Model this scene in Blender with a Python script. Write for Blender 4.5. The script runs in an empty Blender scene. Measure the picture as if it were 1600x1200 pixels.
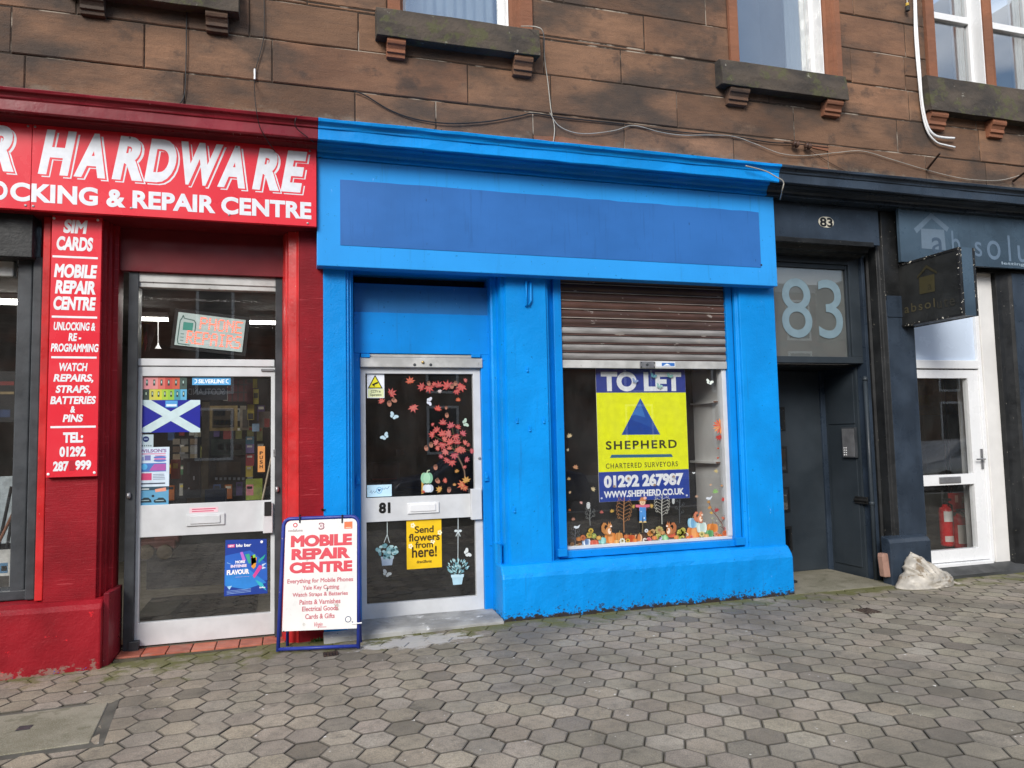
import bpy, bmesh, math, random
from mathutils import Vector, Matrix
random.seed(7)
S = bpy.context.scene
COL = S.collection
R = random.Random(11)

# ------------------------------------------------------------------ camera, sky, sun, exposure
CAM = Vector((0.0, -6.2368, 1.55))
RT = Vector((0.9578346552, -0.2865435856, -0.0211079794))
DN = Vector((0.0008848616, 0.0764065897, -0.9970763512))
FW = Vector((0.2873186215, 0.9550156054, 0.0734384309))
FPX = 1160.0
cd = bpy.data.cameras.new('camera')
cam = bpy.data.objects.new('camera', cd); COL.objects.link(cam)
cd.sensor_width = 36.0; cd.lens = 36.0 * FPX / 1600.0; cd.clip_end = 500.0; cd.clip_start = 0.05
mw = Matrix.Identity(4)
for i in range(3):
    mw[i][0] = RT[i]; mw[i][1] = -DN[i]; mw[i][2] = -FW[i]; mw[i][3] = CAM[i]
cam.matrix_world = mw
S.camera = cam

SUN = Vector((-0.55, -0.80, 0.56)).normalized()
w = bpy.data.worlds.new("World"); S.world = w; w.use_nodes = True
nt = w.node_tree; nt.nodes.clear()
def wn(t, **k):
    n = nt.nodes.new(t)
    for a, b in k.items(): setattr(n, a, b)
    return n
sky = wn('ShaderNodeTexSky', sky_type='NISHITA', sun_disc=False)
sky.sun_elevation = math.asin(SUN.z); sky.sun_rotation = math.atan2(SUN.x, SUN.y)
tc = wn('ShaderNodeTexCoord')
mp = wn('ShaderNodeMapping'); mp.inputs['Scale'].default_value = (1.2, 1.2, 3.0); mp.inputs['Location'].default_value = (0.0, 7.3, 2.1)
nz = wn('ShaderNodeTexNoise'); nz.inputs['Scale'].default_value = 1.6; nz.inputs['Detail'].default_value = 7
rp = wn('ShaderNodeValToRGB'); rp.color_ramp.elements[0].position = 0.42; rp.color_ramp.elements[1].position = 0.60
mx = wn('ShaderNodeMix', data_type='RGBA')
mx.inputs[7].default_value = (8.6, 8.7, 9.0, 1)          # cloud cover
bg = wn('ShaderNodeBackground'); bg.inputs['Strength'].default_value = 0.14
ow = wn('ShaderNodeOutputWorld')
L = nt.links.new
L(tc.outputs['Generated'], mp.inputs['Vector']); L(mp.outputs[0], nz.inputs['Vector'])
L(nz.outputs[0], rp.inputs[0]); 
dt = wn('ShaderNodeVectorMath', operation='DOT_PRODUCT'); dt.inputs[1].default_value = (0.33, -0.80, 0.50); L(tc.outputs['Generated'], dt.inputs[0])
gp = wn('ShaderNodeMapRange'); gp.inputs[1].default_value = 0.90; gp.inputs[2].default_value = 0.985; gp.inputs[3].default_value = 1.0; gp.inputs[4].default_value = 0.0; L(dt.outputs['Value'], gp.inputs[0])
mg = wn('ShaderNodeMath', operation='MULTIPLY'); L(rp.outputs[0], mg.inputs[0]); L(gp.outputs[0], mg.inputs[1]); L(mg.outputs[0], mx.inputs[0])      # a blue gap between the clouds
L(sky.outputs[0], mx.inputs[6])
L(mx.outputs[2], bg.inputs[0]); L(bg.outputs[0], ow.inputs[0])

sl = bpy.data.lights.new('sun', 'SUN'); sl.energy = 2.4; sl.angle = math.radians(22); sl.color = (1.0, 0.955, 0.89)
so = bpy.data.objects.new('sun', sl); COL.objects.link(so)
so.rotation_euler = (-SUN).to_track_quat('-Z', 'Y').to_euler(); so.location = (-8, -10, 12)
S.view_settings.view_transform = 'Standard'; S.view_settings.look = 'None'
S.view_settings.exposure = 0.45; S.view_settings.gamma = 1.0
S.cycles.max_bounces = 8; S.cycles.transparent_max_bounces = 12
S.cycles.use_denoising = True
S.cycles.caustics_reflective = False; S.cycles.caustics_refractive = False

# ------------------------------------------------------------------ measuring helpers
def ray(px, py):
    return RT * ((px - 800) / FPX) + DN * ((py - 600) / FPX) + FW
class Plane:
    """a real flat plane in the street: origin, two axes, normal towards the street"""
    def __init__(s, o, e1, e2):
        s.o = Vector(o); s.e1 = Vector(e1).normalized(); s.e2 = Vector(e2).normalized(); s.n = s.e1.cross(s.e2).normalized()
    def at(s, px, py):
        d = ray(px, py); t = (s.o - CAM).dot(s.n) / d.dot(s.n)
        q = CAM + d * t - s.o
        return q.dot(s.e1), q.dot(s.e2)
    def w(s, a, b, d=0.0):
        return s.o + s.e1 * a + s.e2 * b + s.n * d
    def rect(s, x0, y0, x1, y1):
        xm, ym = (x0 + x1) / 2, (y0 + y1) / 2
        return s.at(x0, ym)[0], s.at(x1, ym)[0], s.at(xm, y1)[1], s.at(xm, y0)[1]     # a0,a1,b0,b1
def PY(Y): return Plane((0, Y, 0), (1, 0, 0), (0, 0, 1))
def X(px, py, Y): return PY(Y).at(px, py)[0]
def Z(px, py, Y): return PY(Y).at(px, py)[1]
def ground_z(x): return min(0.0, (x - 1.7) * 0.018)
def gpt(px, py, z=0.0):
    d = ray(px, py); t = (z - CAM.z) / d.z
    return CAM + d * t

def lin(h):
    if isinstance(h, str):
        c = [int(h[i:i + 2], 16) / 255 for i in (0, 2, 4)]
        return tuple((v / 12.92 if v <= 0.04045 else ((v + 0.055) / 1.055) ** 2.4) for v in c)
    return tuple(h)[:3]

# ------------------------------------------------------------------ lettering
_gl = {}
def glyphs(s, bold, sp):
    k = (s, bold, sp)
    if k in _gl: return _gl[k]
    cu = bpy.data.curves.new('lettering', 'FONT'); cu.body = s; cu.size = 1.0
    cu.bevel_depth = bold; cu.bevel_resolution = 0; cu.resolution_u = 5; cu.space_character = sp
    ob = bpy.data.objects.new('lettering', cu); COL.objects.link(ob)
    dg = bpy.context.evaluated_depsgraph_get(); dg.update()
    ev = ob.evaluated_get(dg); me = ev.to_mesh()
    vs = [v.co.copy() for v in me.vertices]
    fs = [tuple(p.vertices) for p in me.polygons if p.normal.z > -0.05]
    ev.to_mesh_clear(); bpy.data.objects.remove(ob); bpy.data.curves.remove(cu)
    _gl[k] = (vs, fs); return _gl[k]

# ------------------------------------------------------------------ mesh builder
class MB:
    def __init__(s, col=None): s.v = []; s.f = []; s.c = []; s.cur = lin(col) if col else (1, 1, 1); s.raw = False
    def color(s, c): s.cur = lin(c); return s
    def add(s, vs, fs, c=None):
        b = len(s.v); s.v += [Vector(v) for v in vs]
        cc = lin(c) if c is not None else s.cur
        for f in fs: s.f.append(tuple(b + i for i in f)); s.c.append(cc)
        return s
    def box(s, x0, x1, y0, y1, z0, z1, c=None):
        if x1 < x0: x0, x1 = x1, x0
        if y1 < y0: y0, y1 = y1, y0
        if z1 < z0: z0, z1 = z1, z0
        v = [(x0, y0, z0), (x1, y0, z0), (x1, y1, z0), (x0, y1, z0), (x0, y0, z1), (x1, y0, z1), (x1, y1, z1), (x0, y1, z1)]
        return s.add(v, [(0, 3, 2, 1), (4, 5, 6, 7), (0, 1, 5, 4), (1, 2, 6, 5), (2, 3, 7, 6), (3, 0, 4, 7)], c)
    def pbox(s, x0, y0, x1, y1, Yf, th, c=None):
        """box whose front face (at depth Yf) covers the measured rectangle"""
        a0, a1, b0, b1 = PY(Yf).rect(x0, y0, x1, y1)
        return s.box(a0, a1, Yf, Yf + th, b0, b1, c)
    def prism(s, pts, vec, c=None):
        n = len(pts); v = [Vector(p) for p in pts]; v2 = [p + Vector(vec) for p in v]
        fs = [tuple(range(n)), tuple(range(2 * n - 1, n - 1, -1))] + [(i, (i + 1) % n, n + (i + 1) % n, n + i) for i in range(n)]
        return s.add(v + v2, fs, c)
    def extx(s, prof, x0, x1, c=None, seg=1, jit=0.0):
        """profile of (Y,Z) points swept along X"""
        n = len(prof); vs = []; fs = []
        for k in range(seg + 1):
            x = x0 + (x1 - x0) * k / seg
            for (y, z) in prof: vs.append((x, y + R.uniform(-jit, jit), z + R.uniform(-jit, jit)))
        for k in range(seg):
            for i in range(n):
                j = (i + 1) % n
                fs.append((k * n + i, k * n + j, (k + 1) * n + j, (k + 1) * n + i))
        fs.append(tuple(range(n))); fs.append(tuple(seg * n + i for i in range(n - 1, -1, -1)))
        return s.add(vs, fs, c)
    def extz(s, prof, z0, z1, c=None):
        v = [(x, y, z0) for x, y in prof]
        return s.prism(v, (0, 0, z1 - z0), c)
    def tube(s, pts, r, n=8, c=None, cap=True):
        pts = [Vector(p) for p in pts]; vs = []; fs = []
        rr = r if isinstance(r, (list, tuple)) else [r] * len(pts)
        up = None
        for i, p in enumerate(pts):
            t = (pts[min(i + 1, len(pts) - 1)] - pts[max(i - 1, 0)])
            t = t.normalized() if t.length > 1e-9 else Vector((0, 0, 1))
            if up is None: up = t.orthogonal().normalized()
            up = (up - t * up.dot(t)); up = up.normalized() if up.length > 1e-6 else t.orthogonal().normalized()
            sd = t.cross(up)
            for k in range(n):
                a = 2 * math.pi * k / n; vs.append(p + (up * math.cos(a) + sd * math.sin(a)) * rr[i])
        for i in range(len(pts) - 1):
            for k in range(n):
                k2 = (k + 1) % n; fs.append((i * n + k, i * n + k2, (i + 1) * n + k2, (i + 1) * n + k))
        if cap: fs.append(tuple(range(n - 1, -1, -1))); fs.append(tuple((len(pts) - 1) * n + k for k in range(n)))
        return s.add(vs, fs, c)
    def lathe(s, o, prof, n=20, c=None, axis=(0, 0, 1)):
        o = Vector(o); ax = Vector(axis).normalized(); u = ax.orthogonal().normalized(); w_ = ax.cross(u); vs = []; fs = []
        for (r, h) in prof:
            for k in range(n):
                a = 2 * math.pi * k / n; vs.append(o + ax * h + (u * math.cos(a) + w_ * math.sin(a)) * max(r, 1e-4))
        for i in range(len(prof) - 1):
            for k in range(n):
                k2 = (k + 1) % n; fs.append((i * n + k, i * n + k2, (i + 1) * n + k2, (i + 1) * n + k))
        fs.append(tuple(range(n - 1, -1, -1))); fs.append(tuple((len(prof) - 1) * n + k for k in range(n)))
        return s.add(vs, fs, c)
    # flat prints on a Plane; ly = layer number (0.5 mm apart)
    def poly(s, pl, pts, ly=1, c=None, px=True):
        q = [pl.at(*p) if px else p for p in pts]
        s.raw = True
        return s.add([pl.w(a, b, ly * 0.0005) for a, b in q], [tuple(range(len(q)))], c)
    def prect(s, pl, x0, y0, x1, y1, ly=1, c=None):
        a0, a1, b0, b1 = pl.rect(x0, y0, x1, y1)
        return s.poly(pl, [(a0, b0), (a1, b0), (a1, b1), (a0, b1)], ly, c, px=False)
    def pell(s, pl, cx, cy, rx, ry, ly=1, c=None, n=18, rot=0.0, wob=0.0):
        a, b = pl.at(cx, cy); a2, _ = pl.at(cx + rx, cy); _, b2 = pl.at(cx, cy - ry)
        ra, rb = abs(a2 - a), abs(b2 - b); pts = []
        for k in range(n):
            t = 2 * math.pi * k / n; q = 1 + R.uniform(-wob, wob)
            u, v = ra * math.cos(t) * q, rb * math.sin(t) * q
            pts.append((a + u * math.cos(rot) - v * math.sin(rot), b + u * math.sin(rot) + v * math.cos(rot)))
        return s.poly(pl, pts, ly, c, px=False)
    def stroke(s, pl, pts, wpx, ly=1, c=None):
        q = [Vector(pl.at(*p)) for p in pts]
        a0, _ = pl.at(pts[0][0], pts[0][1]); a1, _ = pl.at(pts[0][0] + wpx, pts[0][1]); wd = abs(a1 - a0) / 2
        vs = []; fs = []
        for i, p in enumerate(q):
            t = q[min(i + 1, len(q) - 1)] - q[max(i - 1, 0)]
            t = t.normalized() if t.length > 1e-9 else Vector((1, 0)); nn = Vector((-t.y, t.x)) * wd
            vs += [pl.w(p.x + nn.x, p.y + nn.y, ly * 0.0005), pl.w(p.x - nn.x, p.y - nn.y, ly * 0.0005)]
        for i in range(len(q) - 1): fs.append((2 * i, 2 * i + 1, 2 * i + 3, 2 * i + 2))
        s.raw = True
        return s.add(vs, fs, c)
    def text(s, pl, t, x0, y0, x1, y1, ly=3, c=None, bold=0.02, shear=0.0, sp=1.0, ab=None):
        vs, fs = glyphs(t, bold, sp)
        a0, a1, b0, b1 = ab if ab else pl.rect(x0, y0, x1, y1)
        q = [(v.x + shear * v.y, v.y, v.z) for v in vs]
        mnx, mxx = min(v[0] for v in q), max(v[0] for v in q); mny, mxy = min(v[1] for v in q), max(v[1] for v in q)
        kx = (a1 - a0) / (mxx - mnx); ky = (b1 - b0) / (mxy - mny)
        out = [pl.w(a0 + (v[0] - mnx) * kx, b0 + (v[1] - mny) * ky, ly * 0.0005 + (v[2] / bold * 0.0002 if bold else 0)) for v in q]
        s.raw = True
        return s.add(out, fs, c)

def lk(o, parent):
    COL.objects.link(o)
    if parent is not None: o.parent = parent
def world_loc(o):
    p = Vector((0, 0, 0))
    while o is not None: p = p + o.location; o = o.parent
    return p
def mesh(name, mb, m, parent=None, bevel=0.0, smooth=False, subsurf=0):
    me = bpy.data.meshes.new(name); 
    if parent is None:
        xs = [v.x for v in mb.v]; ys = [v.y for v in mb.v]; zs = [v.z for v in mb.v]
        org = Vector(((min(xs) + max(xs)) / 2, (min(ys) + max(ys)) / 2, min(zs)))
    else: org = world_loc(parent)
    me.from_pydata([v - org for v in mb.v], [], mb.f)
    ca = me.attributes.new('tint', 'FLOAT_COLOR', 'FACE')
    for i, c in enumerate(mb.c): ca.data[i].color = (*c, 1)
    me.update()
    if not mb.raw:
        bm = bmesh.new(); bm.from_mesh(me); bmesh.ops.recalc_face_normals(bm, faces=bm.faces); bm.to_mesh(me); bm.free()
    me.materials.append(m)
    if smooth:
        for p in me.polygons: p.use_smooth = True
    o = bpy.data.objects.new(name, me); lk(o, parent)
    if parent is None: o.location = org
    if bevel:
        b = o.modifiers.new('edge', 'BEVEL'); b.width = bevel; b.segments = 2; b.limit_method = 'ANGLE'; b.angle_limit = math.radians(40)
    if subsurf:
        q = o.modifiers.new('sub', 'SUBSURF'); q.levels = subsurf; q.render_levels = subsurf
    return o
part = mesh
def thing(name, label, cat, loc, group=None):
    o = bpy.data.objects.new(name, None); COL.objects.link(o); o.location = loc; o.empty_display_size = 0.1
    o['label'] = label; o['category'] = cat
    if group: o['group'] = group
    return o
def single(name, label, cat, mb, m, group=None, **k):
    o = mesh(name, mb, m, None, **k); o['label'] = label; o['category'] = cat
    if group: o['group'] = group
    return o
def struct(name, mb, m, kind='structure', **k):
    o = mesh(name, mb, m, None, **k); o['kind'] = kind; return o

# ------------------------------------------------------------------ materials
class NT:
    def __init__(s, name):
        s.m = bpy.data.materials.new(name); s.m.use_nodes = True; s.t = s.m.node_tree
        s.b = s.t.nodes['Principled BSDF']; s.geo = s.t.nodes.new('ShaderNodeNewGeometry')
    def n(s, t, **k):
        q = s.t.nodes.new(t)
        for a, b in k.items(): setattr(q, a, b)
        return q
    def l(s, a, b): s.t.links.new(a, b)
    def noise(s, scale, detail=4, stretch=(1, 1, 1), rough=0.55, dist=0.0):
        mpn = s.n('ShaderNodeMapping'); mpn.inputs['Scale'].default_value = stretch
        s.l(s.geo.outputs['Position'], mpn.inputs['Vector'])
        q = s.n('ShaderNodeTexNoise'); q.inputs['Scale'].default_value = scale; q.inputs['Detail'].default_value = detail
        q.inputs['Roughness'].default_value = rough; q.inputs['Distortion'].default_value = dist
        s.l(mpn.outputs[0], q.inputs['Vector']); return q.outputs[0]
    def ramp(s, x, a, b, lo=0.0, hi=1.0):
        q = s.n('ShaderNodeMapRange'); q.inputs[1].default_value = a; q.inputs[2].default_value = b
        q.inputs[3].default_value = lo; q.inputs[4].default_value = hi; q.interpolation_type = 'SMOOTHSTEP'
        s.l(x, q.inputs[0]); return q.outputs[0]
    def math(s, op, a, b=None):
        q = s.n('ShaderNodeMath', operation=op)
        for i, v in enumerate((a, b)):
            if v is None: continue
            if isinstance(v, (int, float)): q.inputs[i].default_value = v
            else: s.l(v, q.inputs[i])
        return q.outputs[0]
    def mix(s, fac, a, b, blend='MIX'):
        q = s.n('ShaderNodeMix', data_type='RGBA', blend_type=blend)
        if isinstance(fac, (int, float)): q.inputs[0].default_value = fac
        else: s.l(fac, q.inputs[0])
        for i, v in ((6, a), (7, b)):
            if isinstance(v, tuple): q.inputs[i].default_value = (*v[:3], 1)
            else: s.l(v, q.inputs[i])
        return q.outputs[2]
    def xyz(s):
        q = s.n('ShaderNodeSeparateXYZ'); s.l(s.geo.outputs['Position'], q.inputs[0]); return q.outputs
    def bump(s, h, strength=0.3, dist=0.01):
        q = s.n('ShaderNodeBump'); q.inputs['Strength'].default_value = strength; q.inputs['Distance'].default_value = dist
        s.l(h, q.inputs['Height']); s.l(q.outputs[0], s.b.inputs['Normal'])
    def base(s, c):
        if isinstance(c, tuple): s.b.inputs['Base Color'].default_value = (*c[:3], 1)
        else: s.l(c, s.b.inputs['Base Color'])
    def rough(s, r):
        if isinstance(r, (int, float)): s.b.inputs['Roughness'].default_value = r
        else: s.l(r, s.b.inputs['Roughness'])
    def tint(s):
        q = s.n('ShaderNodeAttribute', attribute_name='tint'); return q.outputs['Color']

def paint(name, col, rough=0.4, var=0.25, scale=3.0, bump=0.25, bscale=55.0, stretch=(1, 1, 1), metal=0.0, spots=None, streak=0.0, tinted=False, chips=None):
    t = NT(name); c = lin(col); base = c
    if tinted: base = t.mix(1.0, t.tint(), c, 'MULTIPLY')
    n1 = t.noise(scale, 6, stretch)
    dark = tuple(v * (1 - var) for v in c); lite = tuple(min(1, v * (1 + var * 0.6) + 0.004) for v in c)
    if tinted:
        k = t.n('ShaderNodeMix', data_type='RGBA'); kk = t.ramp(n1, 0.3, 0.7, 1 - var, 1 + var * 0.5)
        cc = t.mix(1.0, base, (1, 1, 1), 'MULTIPLY'); hs = t.n('ShaderNodeHueSaturation'); t.l(cc, hs.inputs['Color']); t.l(kk, hs.inputs['Value']); colr = hs.outputs[0]
    else: colr = t.mix(t.ramp(n1, 0.3, 0.7), dark, lite)
    if streak:
        ns = t.noise(9.0, 5, (3.0, 3.0, 0.12)); colr = t.mix(t.ramp(ns, 0.52, 0.75, 0, streak), colr, tuple(v * 0.45 for v in c))
    if spots:
        ns = t.noise(spots[1], 8, spots[3] if len(spots) > 3 else (1, 1, 1), 0.65); colr = t.mix(t.ramp(ns, spots[2], spots[2] + 0.05), colr, lin(spots[0]))
    if chips:
        ns = t.noise(chips[1], 3, (1, 1, 1), 0.7); colr = t.mix(t.ramp(ns, chips[2], chips[2] + 0.015), colr, lin(chips[0]))
    t.base(colr)
    nr = t.noise(scale * 3, 4); t.l(t.ramp(nr, 0.3, 0.7, max(0.05, rough - 0.1), rough + 0.12), t.b.inputs['Roughness'])
    t.b.inputs['Metallic'].default_value = metal
    if max(c) > 2.2 * min(c) or max(c) < 0.06: t.b.inputs['Specular IOR Level'].default_value = 0.3
    if bump:
        b1 = t.noise(bscale, 5); b2 = t.noise(bscale * 0.18, 3); t.bump(t.math('ADD', b1, t.math('MULTIPLY', b2, 2.0)), bump, 0.004)
    return t.m

M = {}
def print_mat(name, rough=0.45, var=0.06):
    t = NT(name); n = t.noise(14, 4); hs = t.n('ShaderNodeHueSaturation'); t.l(t.tint(), hs.inputs['Color']); t.l(t.ramp(n, 0.3, 0.7, 1 - var, 1 + var), hs.inputs['Value'])
    t.base(hs.outputs[0]); t.rough(rough); return t.m
M['print'] = print_mat('printed_colour')
M['matt'] = print_mat('matt_goods', 0.7, 0.25)

def glass(name, f0=0.045, tint=(0.985, 0.99, 0.99), rough=0.0):
    m = bpy.data.materials.new(name); m.use_nodes = True; t = m.node_tree; t.nodes.clear()
    o = t.nodes.new('ShaderNodeOutputMaterial'); mixs = t.nodes.new('ShaderNodeMixShader')
    lw = t.nodes.new('ShaderNodeLayerWeight'); lw.inputs['Blend'].default_value = 0.5
    pw_ = t.nodes.new('ShaderNodeMath'); pw_.operation = 'POWER'; pw_.inputs[1].default_value = 5.0
    ma = t.nodes.new('ShaderNodeMath'); ma.operation = 'MULTIPLY_ADD'; ma.inputs[1].default_value = 1 - f0; ma.inputs[2].default_value = f0
    tr = t.nodes.new('ShaderNodeBsdfTransparent'); tr.inputs[0].default_value = (*tint, 1)
    gl = t.nodes.new('ShaderNodeBsdfGlossy'); gl.inputs['Roughness'].default_value = rough
    g = t.nodes.new('ShaderNodeNewGeometry'); n = t.nodes.new('ShaderNodeTexNoise'); n.inputs['Scale'].default_value = 1.3; n.inputs['Detail'].default_value = 2
    b = t.nodes.new('ShaderNodeBump'); b.inputs['Strength'].default_value = 0.015; b.inputs['Distance'].default_value = 0.02
    t.links.new(g.outputs['Position'], n.inputs['Vector']); t.links.new(n.outputs[0], b.inputs['Height']); t.links.new(b.outputs[0], gl.inputs['Normal'])
    t.links.new(lw.outputs['Facing'], pw_.inputs[0]); t.links.new(pw_.outputs[0], ma.inputs[0])
    # thin film of street dust and wipe marks on the glass
    mpn = t.nodes.new('ShaderNodeMapping'); mpn.inputs['Scale'].default_value = (1.0, 1.0, 0.45); mpn.inputs['Rotation'].default_value = (0, 0.5, 0)
    dn = t.nodes.new('ShaderNodeTexNoise'); dn.inputs['Scale'].default_value = 5.0; dn.inputs['Detail'].default_value = 7; dn.inputs['Roughness'].default_value = 0.65
    dr = t.nodes.new('ShaderNodeMapRange'); dr.inputs[1].default_value = 0.38; dr.inputs[2].default_value = 0.75; dr.inputs[3].default_value = 0.002; dr.inputs[4].default_value = 0.02
    df = t.nodes.new('ShaderNodeBsdfDiffuse'); df.inputs[0].default_value = (0.55, 0.55, 0.53, 1); m2 = t.nodes.new('ShaderNodeMixShader')
    t.links.new(g.outputs['Position'], mpn.inputs['Vector']); t.links.new(mpn.outputs[0], dn.inputs['Vector']); t.links.new(dn.outputs[0], dr.inputs[0]); t.links.new(dr.outputs[0], m2.inputs[0]); t.links.new(tr.outputs[0], m2.inputs[1]); t.links.new(df.outputs[0], m2.inputs[2])
    t.links.new(ma.outputs[0], mixs.inputs[0]); t.links.new(m2.outputs[0], mixs.inputs[1]); t.links.new(gl.outputs[0], mixs.inputs[2]); t.links.new(mixs.outputs[0], o.inputs[0])
    return m
M['glass'] = glass('shop_glass', 0.075)
M['glass2'] = glass('double_glazing', 0.32, (0.88, 0.92, 0.94))

def emit(name, col, st):
    m = bpy.data.materials.new(name); m.use_nodes = True; b = m.node_tree.nodes['Principled BSDF']
    b.inputs['Base Color'].default_value = (*lin(col), 1); b.inputs['Emission Color'].default_value = (*lin(col), 1); b.inputs['Emission Strength'].default_value = st
    return m
M['tube'] = emit('fluorescent_tube', 'fffdf5', 9.0)
M['led'] = emit('orange_led', 'ff5a28', 1.3)

# blue paint with rotted, peeling foot
def blue_paint(name, col, peel=False, rough=0.42, var=0.12, bump=0.35):
    t = NT(name); c = lin(col)
    n1 = t.noise(1.7, 6); colr = t.mix(t.ramp(n1, 0.3, 0.7), tuple(v * (1 - var) for v in c), tuple(min(1, v * (1 + var)) for v in c))
    n2 = t.noise(28, 3, (1, 1, 1), 0.7); colr = t.mix(t.ramp(n2, 0.675, 0.70, 0, 0.8), colr, tuple(v * 0.45 for v in c))
    n3 = t.noise(19, 3, (1, 1, 0.5), 0.7); colr = t.mix(t.ramp(n3, 0.72, 0.74, 0, 0.7), colr, tuple(min(1, v + 0.12) for v in c))
    ns = t.noise(7.0, 6, (3.5, 3.5, 0.16), 0.7); colr = t.mix(t.ramp(ns, 0.56, 0.76, 0, 0.5), colr, tuple(v * 0.55 + 0.01 for v in c))
    if peel:
        z = t.xyz()[2]; pn = t.noise(16, 8, (1, 1, 1.6), 0.7)
        e = t.math('SUBTRACT', t.math('MULTIPLY', pn, 0.24), z)
        colr = t.mix(t.ramp(e, 0.085, 0.098), colr, (0.035, 0.028, 0.024))
        ps = t.noise(42, 5); e2 = t.math('SUBTRACT', t.math('MULTIPLY', ps, 0.62), t.math('MULTIPLY', z, 0.9)); colr = t.mix(t.ramp(e2, 0.30, 0.32, 0, 0.75), colr, (0.03, 0.03, 0.04))
    t.base(colr); t.rough(rough); t.b.inputs['Specular IOR Level'].default_value = 0.25
    b1 = t.noise(60, 5); b2 = t.noise(9, 4); b3 = t.noise(170, 2)
    t.bump(t.math('ADD', t.math('ADD', b1, t.math('MULTIPLY', b3, 0.3)), t.math('MULTIPLY', b2, 3.0)), bump, 0.006); return t.m
M['blue'] = blue_paint('blue_gloss_masonry_paint', (0.0015, 0.258, 0.72))
M['blue_peel'] = blue_paint('peeling_blue_paint', (0.0015, 0.258, 0.72), True, bump=0.55)
M['blue_fascia'] = blue_paint('bright_blue_board_paint', (0.026, 0.300, 0.76), rough=0.36, bump=0.08, var=0.05)
M['blue_board'] = blue_paint('blue_header_paint', (0.002, 0.225, 0.66), rough=0.4, bump=0.07)
M['blue_shaded'] = blue_paint('shaded_blue_paint', (0.022, 0.17, 0.43), rough=0.5, bump=0.15)  # darker, greyer blue: shade on the set-back upper header painted in
def panel_mat():
    t = NT('streaky_royal_blue_paint'); c = (0.018, 0.128, 0.41)
    n1 = t.noise(1.6, 5, (1, 1, 1.5)); colr = t.mix(t.ramp(n1, 0.3, 0.7), tuple(v * 0.92 for v in c), tuple(v * 1.08 + 0.003 for v in c))
    ns = t.noise(26, 5, (1.6, 1, 0.10), 0.6); colr = t.mix(t.ramp(ns, 0.56, 0.74, 0, 0.45), colr, tuple(v * 0.62 for v in c))
    nv = t.noise(30, 2, (1, 1, 0.22), 0.6); colr = t.mix(t.ramp(nv, 0.735, 0.755, 0, 0.8), colr, tuple(v * 0.4 for v in c))
    t.base(colr); t.rough(0.42); b = t.noise(20, 4, (2, 1, 0.15)); t.bump(b, 0.2, 0.004); return t.m
M['panel'] = panel_mat()

M['red_board'] = paint('red_sign_vinyl', (0.70, 0.028, 0.046), 0.3, 0.05, 1.2, 0)
M['maroon'] = paint('maroon_gloss_paint', (0.205, 0.011, 0.021), 0.33, 0.3, 2.0, 0.2, 45, streak=0.25, chips=('d8a0a0', 30, 0.75))
M['maroon_dark'] = paint('maroon_header_paint', (0.15, 0.009, 0.014), 0.4, 0.2, 2.0, 0.12, 45)
def pil():
    t = NT('red_painted_brick'); c = (0.245, 0.008, 0.015)
    n1 = t.noise(2.2, 6); colr = t.mix(t.ramp(n1, 0.3, 0.7), tuple(v * 0.72 for v in c), tuple(v * 1.2 for v in c))
    z = t.xyz()
    nn = t.noise(5, 3)
    ln = t.noise(16, 4, (0.7, 1, 9.0), 0.6); 
    lc = t.noise(7, 3, (0.5, 1, 14.0), 0.6)
    colr = t.mix(t.ramp(lc, 0.66, 0.70, 0, 0.5), colr, (0.55, 0.09, 0.10))
    n2 = t.noise(26, 4, (1, 1, 1), 0.7); colr = t.mix(t.ramp(n2, 0.72, 0.735, 0, 0.8), colr, (0.5, 0.24, 0.22))
    t.base(colr); t.rough(0.45); t.b.inputs['Specular IOR Level'].default_value = 0.2; b = t.noise(60, 4); t.bump(t.math('ADD', t.math('MULTIPLY', ln, 1.6), b), 0.35, 0.004); return t.m
M['red_pil'] = pil()
M['red_lit_edge'] = paint('lit_red_edge_paint', (0.50, 0.020, 0.022), 0.35, 0.25, 3, 0.25, 40, chips=('c9a28a', 34, 0.73))  # brighter than the pilaster red: light on left-facing edges put into the colour
def plinth_red():
    t = NT('battered_red_plinth_paint'); c = (0.25, 0.009, 0.016)
    n1 = t.noise(2.0, 6); colr = t.mix(t.ramp(n1, 0.3, 0.7), tuple(v * 0.75 for v in c), tuple(v * 1.2 for v in c))
    n2 = t.noise(9, 6, (1, 1, 1.2), 0.75); colr = t.mix(t.ramp(n2, 0.665, 0.675), colr, (0.62, 0.02, 0.03))
    z = t.xyz()[2]; n4 = t.noise(15, 6, (1, 1, 1.3), 0.7)
    e = t.math('SUBTRACT', t.math('MULTIPLY', n4, 0.50), z); colr = t.mix(t.ramp(e, 0.285, 0.33, 0, 0.75), colr, (0.24, 0.17, 0.14))
    n3 = t.noise(20, 2, (1, 1, 1), 0.6); e3 = t.math('SUBTRACT', n3, t.math('MULTIPLY', z, 0.45)); colr = t.mix(t.ramp(e3, 0.70, 0.715), colr, (0.05, 0.07, 0.35))
    t.base(colr); t.rough(0.48); t.b.inputs['Specular IOR Level'].default_value = 0.2; t.bump(t.math('ADD', t.noise(55, 5), t.math('MULTIPLY', t.noise(10, 4), 3.0)), 0.45, 0.006); return t.m
M['red_plinth'] = plinth_red()
M['char'] = paint('charcoal_gloss_paint', (0.027, 0.040, 0.060), 0.34, 0.3, 2.5, 0.15, 45, streak=0.3, chips=('8a8378', 30, 0.765))
M['char2'] = paint('charcoal_door_paint', (0.028, 0.037, 0.046), 0.42, 0.2, 2.0, 0.08, 60)
M['char_dark'] = paint('black_weathered_paint', (0.013, 0.014, 0.015), 0.45, 0.4, 4.0, 0.4, 40, chips=('b8b2a4', 40, 0.705))
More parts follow.
